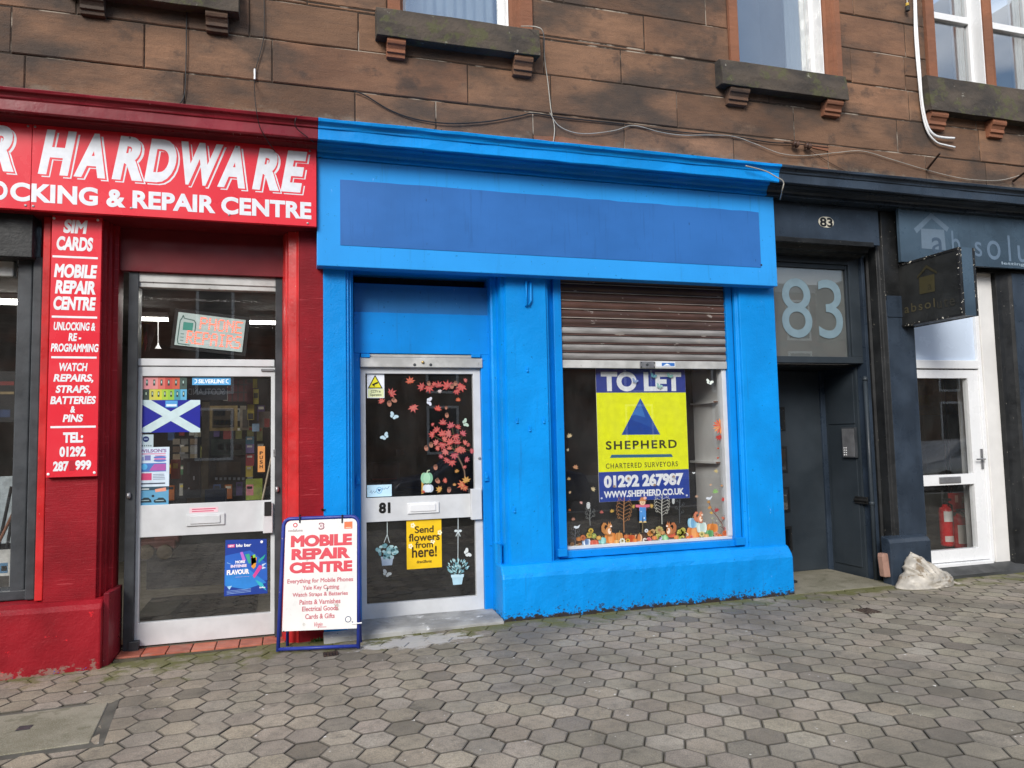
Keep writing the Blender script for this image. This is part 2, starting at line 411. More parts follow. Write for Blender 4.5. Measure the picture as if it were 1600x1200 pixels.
M['char_board'] = paint('faded_grey_sign_vinyl', (0.047, 0.078, 0.112), 0.30, 0.35, 1.4, 0.0, streak=0.35, spots=('9aa4a8', 22, 0.74))
M['sign_black'] = paint('blistered_black_sign', (0.022, 0.023, 0.023), 0.4, 0.3, 4.0, 0.1, 45)
M['sign_edge'] = paint('flaking_black_trim', (0.012, 0.012, 0.013), 0.5, 0.4, 5.0, 0.4, 40, chips=('d5d0c2', 34, 0.625))
M['alu'] = paint('brushed_aluminium', (0.60, 0.615, 0.63), 0.42, 0.08, 6.0, 0.05, 90, metal=0.0)
M['alu_dirty'] = paint('dirty_aluminium', (0.50, 0.50, 0.485), 0.5, 0.25, 5.0, 0.1, 60, metal=0.1, spots=('5a5048', 13, 0.66))
M['steel'] = paint('dull_steel', (0.33, 0.33, 0.34), 0.4, 0.25, 8, 0.1, 80, metal=0.7)
M['dark_steel'] = paint('grey_painted_steel', (0.045, 0.050, 0.056), 0.45, 0.3, 5, 0.2, 60, chips=('7d7a76', 26, 0.76))
M['upvc'] = paint('white_upvc', (0.78, 0.79, 0.80), 0.3, 0.05, 2, 0.0)
M['white'] = paint('white_painted_render', (0.72, 0.71, 0.69), 0.6, 0.08, 3, 0.15, 60)
M['white_panel'] = paint('white_opaque_panel', (0.60, 0.70, 0.84), 0.2, 0.1, 0.9, 0.0)
M['cable_w'] = paint('white_cable_sheath', (0.40, 0.38, 0.33), 0.5, 0.2, 6, 0)
M['cable_b'] = paint('black_cable_sheath', (0.02, 0.02, 0.02), 0.5, 0.2, 6, 0)
M['rust'] = paint('rusted_iron', (0.05, 0.03, 0.022), 0.8, 0.5, 14, 0.4, 60)
M['interior'] = paint('dim_plaster', (0.10, 0.098, 0.095), 0.8, 0.2, 2, 0)
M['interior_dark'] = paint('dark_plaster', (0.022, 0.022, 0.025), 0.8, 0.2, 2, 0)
M['shelf_white'] = paint('white_melamine', (0.66, 0.66, 0.65), 0.5, 0.12, 2, 0)
M['floor_in'] = paint('shop_floor_vinyl', (0.11, 0.098, 0.074), 0.6, 0.15, 3, 0)
M['mat'] = paint('coir_mat', (0.016, 0.014, 0.012), 0.9, 0.3, 30, 0.5, 120)
M['brownwood'] = paint('brown_board', (0.20, 0.085, 0.045), 0.6, 0.3, 5, 0, stretch=(0.3, 1, 1))
def tile_mat():
    t = NT('terracotta_tile'); hs = t.n('ShaderNodeHueSaturation'); t.l(t.tint(), hs.inputs['Color']); t.l(t.ramp(t.noise(12, 6), 0.3, 0.7, 0.75, 1.15), hs.inputs['Value'])
    t.base(t.mix(t.ramp(t.noise(6, 6), 0.56, 0.7, 0, 0.5), hs.outputs[0], (0.20, 0.17, 0.14))); t.rough(0.6); t.bump(t.noise(60, 4), 0.2, 0.003); return t.m
M['tile'] = tile_mat()

def stone_mat(name, warm=0.0):
    t = NT(name)
    n1 = t.noise(1.2, 7, (0.8, 1, 1.4), 0.62); base = t.mix(t.ramp(n1, 0.32, 0.68), (0.130, 0.071, 0.042), (0.245, 0.131, 0.074))
    hs = t.n('ShaderNodeHueSaturation'); t.l(base, hs.inputs['Color'])
    sep = t.n('ShaderNodeSeparateColor'); t.l(t.tint(), sep.inputs[0]); t.l(sep.outputs[0], hs.inputs['Value'])
    col = t.mix(sep.outputs[1], hs.outputs[0], (0.24, 0.085, 0.045))
    bed = t.noise(7, 6, (0.30, 1, 2.6), 0.6, 0.5); col = t.mix(t.ramp(bed, 0.42, 0.74, 0, 0.26), col, (0.055, 0.035, 0.026))
    soot = t.noise(0.9, 6, (0.8, 1, 1.6), 0.6); col = t.mix(t.ramp(soot, 0.43, 0.62, 0, 0.88), col, (0.052, 0.040, 0.032))
    soot2 = t.noise(4.5, 5, (1.0, 1, 1.2), 0.6); col = t.mix(t.ramp(soot2, 0.56, 0.72, 0, 0.6), col, (0.035, 0.029, 0.026))
    pale = t.noise(3.0, 5, (1, 1, 1), 0.6); col = t.mix(t.ramp(pale, 0.60, 0.76, 0, 0.4), col, (0.30, 0.185, 0.115))
    gr = t.noise(130, 3); col = t.mix(t.ramp(gr, 0.3, 0.7, 0, 0.22), col, (0.03, 0.02, 0.015))
    # chalky efflorescence along the foot of the lowest course
    z = t.xyz()[2]; en = t.noise(7, 7, (1, 1, 1.6), 0.7)
    e = t.math('ADD', t.math('MULTIPLY', t.math('SUBTRACT', 4.335, z), 2.2), t.math('MULTIPLY', t.math('SUBTRACT', en, 0.5), 0.9))
    col = t.mix(t.ramp(e, 0.0, 0.22, 0, 0.55), col, (0.20, 0.165, 0.125))
    if warm: col = t.mix(warm, col, (0.30, 0.115, 0.058))
    t.base(col); t.rough(0.88)
    t.bump(t.math('ADD', t.math('ADD', t.math('MULTIPLY', t.noise(14, 6, (0.5, 1, 2.0)), 1.3), t.noise(90, 4)), t.math('MULTIPLY', t.noise(5, 5), 3.0)), 0.55, 0.008)
    return t.m
M['stone'] = stone_mat('brown_sandstone')
M['stone_red'] = stone_mat('worn_red_sandstone', 0.5)
def sill_mat():
    t = NT('sooted_mossy_sandstone'); n1 = t.noise(3, 6, (0.7, 1, 1.5)); col = t.mix(t.ramp(n1, 0.3, 0.7), (0.030, 0.026, 0.023), (0.085, 0.066, 0.050))
    n2 = t.noise(7, 7, (1, 1, 1), 0.65); col = t.mix(t.ramp(n2, 0.52, 0.62, 0, 0.7), col, (0.075, 0.078, 0.030))
    n3 = t.noise(12, 7, (1, 1, 1), 0.7); col = t.mix(t.ramp(n3, 0.64, 0.68, 0, 0.75), col, (0.30, 0.29, 0.25))
    t.base(col); t.rough(0.9); t.bump(t.math('ADD', t.noise(40, 6), t.math('MULTIPLY', t.noise(8, 4), 2.5)), 0.7, 0.01); return t.m
M['sill'] = sill_mat()
def mortar():
    t = NT('lime_mortar'); n = t.noise(2.6, 6, (1, 1, 1), 0.6); t.base(t.mix(t.ramp(n, 0.50, 0.62), (0.030, 0.021, 0.015), (0.34, 0.29, 0.235))); t.rough(0.95); t.bump(t.noise(90, 4), 0.4, 0.004); return t.m
M['mortar'] = mortar()
def paver():
    t = NT('concrete_hex_paver'); hs = t.n('ShaderNodeHueSaturation'); t.l(t.tint(), hs.inputs['Color'])
    t.l(t.ramp(t.noise(2.0, 6), 0.3, 0.7, 0.84, 1.12), hs.inputs['Value']); col = hs.outputs[0]
    g = t.noise(150, 3); col = t.mix(t.ramp(g, 0.35, 0.7, 0, 0.5), col, (0.055, 0.050, 0.044))
    g2 = t.noise(260, 2); col = t.mix(t.ramp(g2, 0.62, 0.70, 0, 0.4), col, (0.42, 0.40, 0.36))
    st = t.noise(6.0, 6, (1, 1, 1), 0.65); col = t.mix(t.ramp(st, 0.60, 0.72, 0, 0.5), col, (0.06, 0.055, 0.048))
    big = t.noise(0.75, 6, (1, 1, 1), 0.6); col = t.mix(t.ramp(big, 0.46, 0.66, 0, 0.55), col, (0.075, 0.070, 0.058))
    mot = t.noise(17, 6, (1, 1, 1), 0.7); col = t.mix(t.ramp(mot, 0.45, 0.72, 0, 0.5), col, (0.10, 0.088, 0.070))
    # lime / bird spots
    v = t.n('ShaderNodeTexVoronoi'); v.inputs['Scale'].default_value = 6.5; t.l(t.geo.outputs['Position'], v.inputs['Vector'])
    k = t.noise(6, 2); rr = t.ramp(k, 0.42, 0.62, 0.0, 0.062); col = t.mix(t.math('LESS_THAN', v.outputs['Distance'], rr), col, (0.62, 0.60, 0.56))
    v2 = t.n('ShaderNodeTexVoronoi'); v2.inputs['Scale'].default_value = 17; t.l(t.geo.outputs['Position'], v2.inputs['Vector'])
    k2 = t.noise(3.5, 3); r2 = t.ramp(k2, 0.45, 0.66, 0.0, 0.095); col = t.mix(t.math('LESS_THAN', v2.outputs['Distance'], r2), col, (0.55, 0.53, 0.49))
    # moss where the pavers meet the walls
    p = t.xyz(); mn = t.noise(4.0, 7, (1, 1, 1), 0.65); md = t.math('ADD', t.math('MULTIPLY', t.math('ADD', p[1], 0.42), 1.25), t.math('MULTIPLY', t.math('SUBTRACT', mn, 0.52), 2.6))
    col = t.mix(t.ramp(md, 0.0, 0.40, 0, 0.85), col, (0.105, 0.108, 0.026))
    # spilt white paint by the vacant shop's step
    dx = t.math('SUBTRACT', p[0], 0.95); dy = t.math('ADD', p[1], 0.33); d = t.math('SQRT', t.math('ADD', t.math('MULTIPLY', t.math('MULTIPLY', dx, dx), 0.35), t.math('MULTIPLY', t.math('MULTIPLY', dy, dy), 2.2)))
    pn = t.noise(6, 8, (1, 1.6, 1), 0.7); col = t.mix(t.ramp(t.math('SUBTRACT', t.math('MULTIPLY', pn, 0.95), d), 0.20, 0.30, 0, 0.65), col, (0.52, 0.51, 0.50))
    t.base(col); t.rough(t.ramp(t.noise(3, 5), 0.3, 0.7, 0.62, 0.85)); t.bump(t.math('ADD', t.noise(180, 3), t.math('MULTIPLY', t.noise(45, 4), 1.5)), 0.45, 0.004); return t.m
M['paver'] = paver()
M['joint'] = paint('gritty_joint_soil', (0.066, 0.058, 0.038), 0.95, 0.4, 7, 0.4, 90, spots=('4a4a22', 3, 0.58))
def conc():
    t = NT('stained_concrete'); n = t.noise(2.5, 8, (1, 1, 1), 0.65); col = t.mix(t.ramp(n, 0.3, 0.7), (0.125, 0.115, 0.07), (0.235, 0.215, 0.16))
    col = t.mix(t.ramp(t.noise(170, 3), 0.4, 0.75, 0, 0.5), col, (0.40, 0.38, 0.32)); col = t.mix(t.ramp(t.noise(9, 6), 0.56, 0.68, 0, 0.5), col, (0.085, 0.085, 0.045))
    t.base(col); t.rough(0.9); t.bump(t.noise(140, 4), 0.4, 0.003); return t.m
M['concrete'] = conc()
def conc2():
    t = NT('paint_spattered_concrete'); col = t.mix(t.ramp(t.noise(4, 7), 0.3, 0.7), (0.20, 0.20, 0.195), (0.38, 0.38, 0.37))
    col = t.mix(t.ramp(t.noise(8, 8, (1, 2, 1), 0.7), 0.60, 0.65, 0, 0.85), col, (0.68, 0.69, 0.70)); col = t.mix(t.ramp(t.noise(11, 8, (1, 2, 1), 0.7), 0.60, 0.66, 0, 0.7), col, (0.10, 0.10, 0.10))
    t.base(col); t.rough(0.8); t.bump(t.noise(60, 5), 0.35, 0.004); return t.m
M['concrete2'] = conc2()
M['slate'] = paint('worn_slate', (0.055, 0.057, 0.058), 0.4, 0.4, 3, 0.3, 50, stretch=(0.5, 1, 1), spots=('77736a', 10, 0.68))
M['asphalt'] = paint('asphalt', (0.05, 0.05, 0.05), 0.85, 0.2, 4, 0.4, 120)
M['kerb'] = paint('granite_kerb', (0.26, 0.25, 0.24), 0.7, 0.2, 20, 0.2, 120)
M['bag'] = paint('white_polythene', (0.42, 0.39, 0.34), 0.42, 0.35, 9, 0.15, 60, spots=('7d705e', 7, 0.54))
_b = M['bag'].node_tree.nodes['Principled BSDF']; _b.inputs['Subsurface Weight'].default_value = 0.0; _b.inputs['Transmission Weight'].default_value = 0.0; _b.inputs['Coat Weight'].default_value = 0.06; _b.inputs['Coat Roughness'].default_value = 0.2; _b.inputs['Subsurface Radius'].default_value = (0.05, 0.045, 0.04)
M['pinkstone'] = paint('broken_pink_sandstone', (0.30, 0.175, 0.135), 0.9, 0.25, 6, 0.5, 40)
M['weed'] = paint('weed_leaf', (0.05, 0.10, 0.018), 0.6, 0.4, 14, 0)
M['aframe'] = paint('blue_tubular_steel', (0.022, 0.040, 0.27), 0.35, 0.2, 4, 0.1, 60, chips=('9a8c86', 26, 0.73))
M['board_white'] = paint('scuffed_white_board', (0.69, 0.685, 0.67), 0.35, 0.05, 3, 0.0, spots=('a8a49c', 5, 0.63))
M['curtain'] = paint('white_net_curtain', (0.66, 0.69, 0.72), 0.8, 0.1, 3, 0)
M['red_ext'] = paint('red_cylinder_enamel', (0.50, 0.008, 0.012), 0.25, 0.1, 4, 0)
M['black_rubber'] = paint('black_rubber', (0.012, 0.012, 0.012), 0.6, 0.2, 8, 0)
M['brass'] = paint('brass', (0.55, 0.38, 0.14), 0.35, 0.2, 10, 0, metal=0.8)
M['silver_car'] = paint('silver_car_paint', (0.5, 0.51, 0.52), 0.25, 0.05, 2, 0, metal=0.5)
M['wire'] = paint('silver_foil_print', (0.34, 0.34, 0.36), 0.4, 0.3, 20, 0)
M['shutter'] = None
def shut():
    t = NT('rusty_shutter_steel'); col = t.mix(t.ramp(t.noise(6, 6, (0.25, 1, 2)), 0.35, 0.65), t.tint(), (0.10, 0.075, 0.065))
    hs = t.n('ShaderNodeHueSaturation'); t.l(t.mix(0.8, col, t.tint()), hs.inputs['Color']); t.l(t.ramp(t.noise(11, 6, (0.3, 1, 2)), 0.3, 0.7, 0.7, 1.2), hs.inputs['Value'])
    col = t.mix(t.ramp(t.noise(18, 5, (0.4, 1, 1)), 0.66, 0.70, 0, 0.7), hs.outputs[0], (0.34, 0.31, 0.28))
    t.base(col); t.rough(0.55); t.b.inputs['Metallic'].default_value = 0.05; return t.m
M['shutter'] = shut()

# ================================================================== GROUND
def hexes():
    mb = MB(); a = 0.2; jt = 0.0026; s = a / math.sqrt(3) - jt
    cx0, cy0 = 0.784, -2.131
    corners = [(math.cos(math.radians(60 * k)), math.sin(math.radians(60 * k))) for k in range(6)]
    for i in range(-36, 74):
        for j in range(-60, 60):
            x = cx0 + i * a * 0.8660254; y = cy0 + j * a + (i % 2) * a / 2
            if not (-5.2 < x < 12.5 and -6.4 < y < 0.22): continue
            if -2.6 < x < -1.02 and -1.62 < y < -0.90: continue
            q = R.random(); br = R.uniform(0.90, 1.10)
            if q < 0.05: br *= R.uniform(0.56, 0.70)
            elif q < 0.18: br *= R.uniform(0.74, 0.88)
            elif q > 0.93: br *= 1.12
            c = (0.338 * br * R.uniform(0.97, 1.03), 0.292 * br, 0.226 * br * R.uniform(0.94, 1.05))
            dz = R.gauss(0, 0.0012); tx, ty = R.gauss(0, 0.006), R.gauss(0, 0.006)
            dx, dy, rot = R.uniform(-0.0015, 0.0015), R.uniform(-0.0015, 0.0015), R.uniform(-0.012, 0.012)
            vs = []
            for rr, zz in ((s - 0.0075, 0.0), (s, -0.0018), (s - 0.001, -0.03)):
                for (u, v) in corners:
                    uu = (u * math.cos(rot) - v * math.sin(rot)) * rr * R.uniform(0.985, 1.0); vv = (u * math.sin(rot) + v * math.cos(rot)) * rr
                    vs.append((x + dx + uu, y + dy + vv, ground_z(x + uu) + dz + zz + tx * uu + ty * vv))
            fs = [(0, 1, 2, 3, 4, 5)]
            for b in (0, 6):
                for k in range(6): fs.append((b + k, b + 6 + k, b + 6 + (k + 1) % 6, b + (k + 1) % 6))
            mb.add(vs, fs[:1], c); nb = len(mb.v) - 18
            for q_, f in enumerate(fs[1:]): mb.f.append(tuple(nb + i_ for i_ in f)); mb.c.append(tuple(v_ * (0.44 if q_ < 6 else 0.25) for v_ in c))
    return mb
pav = struct('pavement', hexes(), M['paver'])
mb = MB()
xs = [-40, -5, -3, 1.7, 40]
vs = []; fs = []
for x in xs:
    for y in (-7.9, 0.45): vs.append((x, y, max(ground_z(x), -0.13) - 0.011))
for k in range(len(xs) - 1): fs.append((2 * k, 2 * k + 2, 2 * k + 3, 2 * k + 1))
mb.add(vs, fs); struct('pavement_bedding', mb, M['joint'])
mb = MB(); mb.box(-40, 40, -8.2, -7.9, -0.3, -0.008); struct('kerb', mb, M['kerb'], bevel=0.01)
mb = MB(); mb.box(-250, 250, -19.0, -8.2, -0.5, -0.13); struct('road', mb, M['asphalt'])
mb = MB(); mb.box(-250, 250, -22.0, -19.0, -0.5, -0.02); struct('far_pavement', mb, M['kerb'])
mb = MB(); mb.box(-250, 250, -250, 250, -1.2, -0.6); struct('ground', mb, M['asphalt'])

# ================================================================== SANDSTONE TENEMENT (upper storey)
YW = 0.05
TEN = thing('tenement_building', 'brown sandstone tenement wall above the three shopfronts, with sooted window sills', 'building', (2.0, 0.2, 3.9))
pw = PY(YW)
def mz(*pts): return sum(pw.at(*p)[1] for p in pts) / len(pts)
def xj(*pts): return [pw.at(*p)[0] for p in pts]
zB = mz((0, 75), (225, 100), (425, 125), (553, 142), (678, 158), (834, 178), (990, 195), (1146, 212), (1405, 243))
zA = mz((94, 12), (225, 28), (359, 48), (500, 67), (631, 86), (731, 101), (859, 122), (973, 136), (1058, 147), (1286, 177), (1445, 195))
zC = mz((850, 59), (971, 79), (1007, 84), (1126, 99)); zD = mz((867, 3), (1007, 27), (1137, 42)); 
hC = zD - zC
rows = [(3.9, zB, xj((39, 120), (289, 110), (555, 142), (681, 160), (833, 178), (976, 215), (1146, 213), (1294, 232), (1447, 262))),
        (zB, zA, xj((226, 60), (425.6, 90), (731, 130), (861, 140), (1058, 170), (1241, 190), (1403, 215), (1531, 230))),
        (zA, zC, xj((120, 5), (390, 20), (560, 40), (850, 90), (971, 110), (1200, 120), (1418, 120))),
        (zC, zD, xj((200, -40), (480, -20), (1007, 60), (1327, 50))),
        (zD, zD + hC, xj((60, -80), (430, -60), (880, -20), (1103, 20), (1412, 20))),
        (zD + hC, zD + 2 * hC, xj((230, -150), (700, -150), (950, -80), (1330, -50))),
        (zD + 2 * hC, zD + 3.2 * hC, xj((100, -150), (600, -150), (1000, -80), (1400, -50)))]
def opening(pl, pr, px_bot):
    return pw.at(*pl)[0], pw.at(*pr)[0], Z(*px_bot, -0.03)
W1 = opening((605, 20), (831, 40), (710, 27)); W2 = opening((1138, 60), (1311, 60), (1215, 104)); W3 = (pw.at(1447, 90)[0], pw.at(1447, 90)[0] + 1.95, Z(1500, 147, 0.25))
W0 = (pw.at(110, 0)[0], pw.at(362, 0)[0], W1[2])
OPEN = [W0, W1, W2, W3]
def sub(rect, ops):
    out = [rect]
    for (xa, xb, zb) in ops:
        nx = []
        for (x0, x1, z0, z1) in out:
            if x1 <= xa or x0 >= xb or z1 <= zb: nx.append((x0, x1, z0, z1)); continue
            if z0 < zb: nx.append((x0, x1, z0, zb))
            zz = max(z0, zb)
            if x0 < xa: nx.append((x0, xa, zz, z1))
            if x1 > xb: nx.append((xb, x1, zz, z1))
        out = nx
    return out
mb = MB()
for (z0, z1, js) in rows:
    js = sorted(js); L0 = js[0]; 
    while L0 > -5: L0 -= R.uniform(0.7, 1.4); js.insert(0, L0)
    L1 = js[-1]
    while L1 < 12: L1 += R.uniform(0.7, 1.4); js.append(L1)
    for x0, x1 in zip(js[:-1], js[1:]):
        tone = R.choice((0.76, 0.86, 0.94, 1.0, 1.06, 1.14, 1.22)); red = max(0, R.uniform(-0.4, 0.16)); dy = R.uniform(-0.006, 0.004)
        for (a, b, c, d) in sub((x0, x1, z0, z1), OPEN):
            if b - a < 0.02 or d - c < 0.015: continue
            g = 0.0035; n = 5; y0 = YW + dy
            # block with slightly worn, uneven arrises
            e = lambda: R.uniform(0.0, 0.0028)
            top = [(a + g + (b - a - 2 * g) * k / n, d - g - e()) for k in range(n + 1)]
            bot = [(a + g + (b - a - 2 * g) * k / n, c + g + e()) for k in range(n, -1, -1)]
            ring = bot[::-1]; pts = [(x, z) for x, z in ring] + [(x, z) for x, z in top[::-1]]
            cx, cz = (a + b) / 2, (c + d) / 2
            inn = []
            for (x, z) in pts:
                sx = max(-1, min(1, (x - cx) * 1e6)); sz = 1 if z > cz else -1
                xx = x + (0.008 if abs(x - a - g) < 1e-4 else (-0.008 if abs(x - b + g) < 1e-4 else 0)); inn.append((xx, z - sz * 0.008))
            m_ = len(pts)
            vs = [(x, y0, z) for x, z in inn] + [(x, y0 + 0.008, z) for x, z in pts] + [(x, y0 + 0.06, z) for x, z in pts]
            fs = [tuple(range(m_))] + [(k, (k + 1) % m_, m_ + (k + 1) % m_, m_ + k) for k in range(m_)] + [(m_ + k, m_ + (k + 1) % m_, 2 * m_ + (k + 1) % m_, 2 * m_ + k) for k in range(m_)]
            mb.add(vs, fs, (tone, red, 0))
part('stone_wall', mb, M['stone'], TEN)
mb = MB()
for r in sub((-5, 12, 3.9, zD + 3.2 * hC), OPEN): mb.box(r[0], r[1], YW + 0.009, 0.5, r[2], r[3])
part('mortar_bed', mb, M['mortar'], TEN)

def add_window(op, sillpx, corbels, jr, jl_front, frame_r, name_lbl=None, kind=0, mull=None, tint=(1, 0.5, 0)):
    xa, xb, zb = op; ZT = zD + 3.2 * hC
    s0x, s0y, s1x, s1y, top0 = sillpx           # front lower corners of the sill
    Ys = -0.085; sx0, sx1 = X(s0x, s0y, Ys), X(s1x, s1y, Ys); sz = (Z(s0x, s0y, Ys) + Z(s1x, s1y, Ys)) / 2
    st = Z(s0x, top0, Ys)
    xl = X(jl_front, 60, 0.03); xr = X(frame_r, 60, 0.25)
    wd = bpy.data.objects.new('window', None); COL.objects.link(wd); wd.parent = TEN
    # moulded stone jambs
    jb = [[(xa + 0.002, 0.02), (xl - 0.03, 0.02), (xl - 0.03, 0.05), (xl, 0.06), (xl, 0.42), (xa + 0.002, 0.42)], [(xb - 0.002, 0.02), (xr + 0.085, 0.02), (xr + 0.07, 0.05), (xr + 0.045, 0.05), (xr + 0.03, 0.09), (xr, 0.10), (xr, 0.42), (xb - 0.002, 0.42)]]
    if mull: jb.append([(mull[0], 0.10), (mull[0] + 0.04, 0.05), (mull[1] - 0.04, 0.03), (mull[1], 0.08), (mull[1], 0.42), (mull[0], 0.42)])
    for k, q in enumerate(jb):
        mb = MB(); mb.cur = tint; mb.extz(q, zb + 0.001, ZT); part('mullion' if k == 2 else 'jamb', mb, M['stone_red'], wd)
    lights = [(xl, xr)] if not mull else [(xl, mull[0]), (mull[1], xr)]
    fr = MB(); pn = MB(); cu = MB(); rm = MB()
    for k, (a, b) in enumerate(lights):
        f = 0.055
        fr.box(a, a + f, 0.25, 0.32, zb, ZT); fr.box(b - f, b, 0.25, 0.32, zb, ZT); fr.box(a + f, b - f, 0.252, 0.32, zb, zb + 0.05)
        fr.box(b - 0.012, b - 0.001, 0.115, 0.249, zb, ZT)                 # white lining of the jamb
        if kind == 3: 
            zm = Z(1495, 31, 0.25); fr.box(a + f, b - f, 0.24, 0.31, zm - 0.035, zm + 0.045)
        pn.box(a + f - 0.005, b - f + 0.005, 0.285, 0.291, zb + 0.045, ZT)
        # curtain folds
        c0, c1 = (a + f, b - f) if kind == 1 else (b - f - (0.22 if kind == 2 else 0.10), b - f + 0.03)
        n = 46; vs = []; fs = []
        for i in range(n + 1):
            x = c0 + (c1 - c0) * i / n; y = 0.37 + 0.022 * math.sin(i * 1.25) + 0.01 * math.sin(i * 0.43)
            vs += [(x, y, zb + 0.03), (x, y, ZT)]
        for i in range(n): fs.append((2 * i, 2 * i + 2, 2 * i + 3, 2 * i + 1))
        cu = MB(); cu.add(vs, fs); part('curtain', cu, M['curtain'], wd, smooth=True)
        rm.box(a - 0.02, b + 0.02, 1.2, 1.25, zb - 0.1, ZT); rm.box(a - 0.06, a - 0.02, 0.43, 1.25, zb - 0.1, ZT); rm.box(b + 0.02, b + 0.06, 0.43, 1.25, zb - 0.1, ZT); rm.box(a, b, 0.43, 1.25, zb - 0.14, zb - 0.1)
    part('frame', fr, M['upvc'], wd, bevel=0.006); part('pane', pn, M['glass2'], wd); part('room', rm, M['interior'], wd)
    mb = MB(); h = max(st - sz, 0.08)
    mb.extx([(Ys, sz), (Ys + 0.004, sz + h * 0.50), (Ys + 0.03, zb - 0.02), (Ys + 0.06, zb - 0.004), (0.44, zb - 0.001), (0.44, sz + 0.02), (0.03, sz + 0.012), (-0.055, sz + 0.012), (-0.06, sz)], sx0, sx1, seg=9, jit=0.004)
    part('sill', mb, M['sill'], wd, bevel=0.008)
    for (cx0, cy0, cx1, cy1, red) in corbels:
        Yc = -0.045; a, b, z0, z1 = PY(Yc).rect(cx0, cy0, cx1, cy1); z1 = sz + 0.004; mb = MB(); mb.cur = (0.75 if not red else 1, 0.1 if not red else 0.7, 0); q = z1 - z0
        mb.extx([(YW + 0.03, z0), (0.0, z0), (-0.005, z0 + q * 0.22), (-0.025, z0 + q * 0.24), (-0.02, z0 + q * 0.45), (-0.04, z0 + q * 0.62), (-0.055, z0 + q * 0.66), (-0.065, z0 + q * 0.8), (-0.06, z1), (YW + 0.03, z1)], a, b)
        part('corbel', mb, M['stone_red'] if red else M['stone'], wd, bevel=0.004)
    return wd
add_window(W1, (589, 51.5, 845, 89, 11), [(605, 52, 634, 86, True), (804, 82, 833, 114, False)], 0, 631, 789, kind=1)
add_window(W2, (1130, 133, 1327, 154, 94), [(1141, 130, 1171, 160, False), (1292, 150, 1317, 178, True)], 0, 1157, 1272, kind=2)
x3l = X(1464, 90, 0.03)
m0 = X(1522, 90, 0.25); m1 = X(1556, 90, 0.05)
_fr3 = W3[1] - 0.22
def fr3px():
    d = Vector((_fr3, 0.25, 5.0)) - CAM; zc = d.dot(FW); return 800 + FPX * d.dot(RT) / zc
add_window(W3, (1456, 173, 1640, 193, 141), [(1455, 174, 1481, 199, True), (1551, 188, 1572, 212, True)], 0, 1464, fr3px(), kind=3, mull=(m0, m1))
add_window(W0, (97, -20, 373, 20, -58), [(123, -16, 162, 18, False), (321, 6, 356, 45, False)], 0, 135, 320, kind=1)

# crumbling red scars in the lowest course
for pts in ([(834, 212), (880, 214), (975, 233), (978, 248), (900, 232), (836, 224)], [(1146, 252), (1180, 250), (1200, 262), (1294, 262), (1296, 270), (1150, 266)], [(1262, 226), (1294, 229), (1294, 236), (1270, 231)]):
    mb = MB(); q = [PY(0.043).at(*p) for p in pts]; mb.prism([(a, 0.0425, b) for a, b in q], (0, 0.03, 0), (0.5, 0.3, 0)); part('eroded_scar', mb, M['stone_red'], TEN)

# ================================================================== CORNICE PROFILE (shared by the shopfronts)
CORN = [(0.40, 3.885), (-0.125, 3.885), (-0.125, 3.925), (-0.14, 3.94), (-0.15, 3.97), (-0.175, 3.975), (-0.18, 3.995), (-0.295, 3.99), (-0.298, 3.958), (-0.31, 3.945), (-0.325, 3.953), (-0.325, 4.036), (-0.335, 4.04), (-0.34, 4.055), (-0.352, 4.07), (-0.375, 4.078), (-0.382, 4.102), (0.40, 4.225)]  # recess in the soffit added to deepen the shade underneath
xr_b = X(497, 205, -0.34); xb_k = X(1220, 277, -0.35)
CX = lambda px, py: X(px, py, -0.1)

# ================================================================== HARDWARE SHOP (red)
HW = thing('hardware_shopfront', 'red painted shopfront with a glazed door, under the white lettered red sign', 'shopfront', (-0.8, 0.1, -0.05))
mb = MB(); mb.extx(CORN, -6, xr_b, seg=26, jit=0.0022); part('cornice', mb, M['maroon'], HW, bevel=0.004)
xf1 = X(496, 300, -0.1)
ZSB = (Z(0, 325, -0.145) + Z(494.7, 353.8, -0.145)) / 2
mb = MB(); mb.box(-6, xf1 - 0.002, -0.10, 0.4, ZSB + 0.004, 3.884); part('fascia', mb, M['maroon_dark'], HW)
YP = 0.03
def zat(px, py, Y): return Z(px, py, Y)
gz = -0.13
zpt = Z(100, 943, -0.03)
# pilaster with the strip sign
xa, xb_, xc = X(78, 500, YP), X(158, 500, YP), X(190, 500, 0.28)
mb = MB(); mb.extz([(X(60, 500, 0.1), 0.12), (xa - 0.004, YP + 0.012), (xa, YP), (xb_, YP), (xb_, YP + 0.03), (xb_ + 0.025, YP + 0.035), (xb_ + 0.03, YP + 0.08), (xb_ + 0.05, YP + 0.085), (xb_ + 0.055, YP + 0.14), (xb_ + 0.085, YP + 0.15), (xb_ + 0.09, 0.34), (X(60, 500, 0.1), 0.34)], gz, ZSB + 0.006)
part('pilaster', mb, M['red_pil'], HW, bevel=0.004)
mb = MB(); mb.box(X(62, 600, 0.04), xa - 0.005, YP + 0.004, 0.12, Z(70, 940, 0), ZSB + 0.006); part('pilaster_edge', mb, M['red_lit_edge'], HW, bevel=0.008)
# pilaster between the two shops
xd, xe, xf = X(443, 600, 0.20), X(467, 600, YP), X(505, 600, YP)
mb = MB(); mb.extz([(xe + 0.002, YP), (xf, YP), (xf, 0.42), (xe + 0.002, 0.42)], gz, ZSB + 0.006); part('pilaster', mb, M['red_pil'], HW)
mb = MB(); mb.extz([(xe, YP), (xe, 0.42), (xd - 0.01, 0.42), (xd - 0.01, 0.24), (xd, 0.17), (xd + 0.015, 0.12), (xd + 0.03, 0.12), (xd + 0.035, 0.07), (xe - 0.02, 0.05)], gz, ZSB + 0.0055); part('pilaster_edge', mb, M['red_lit_edge'], HW, bevel=0.006)
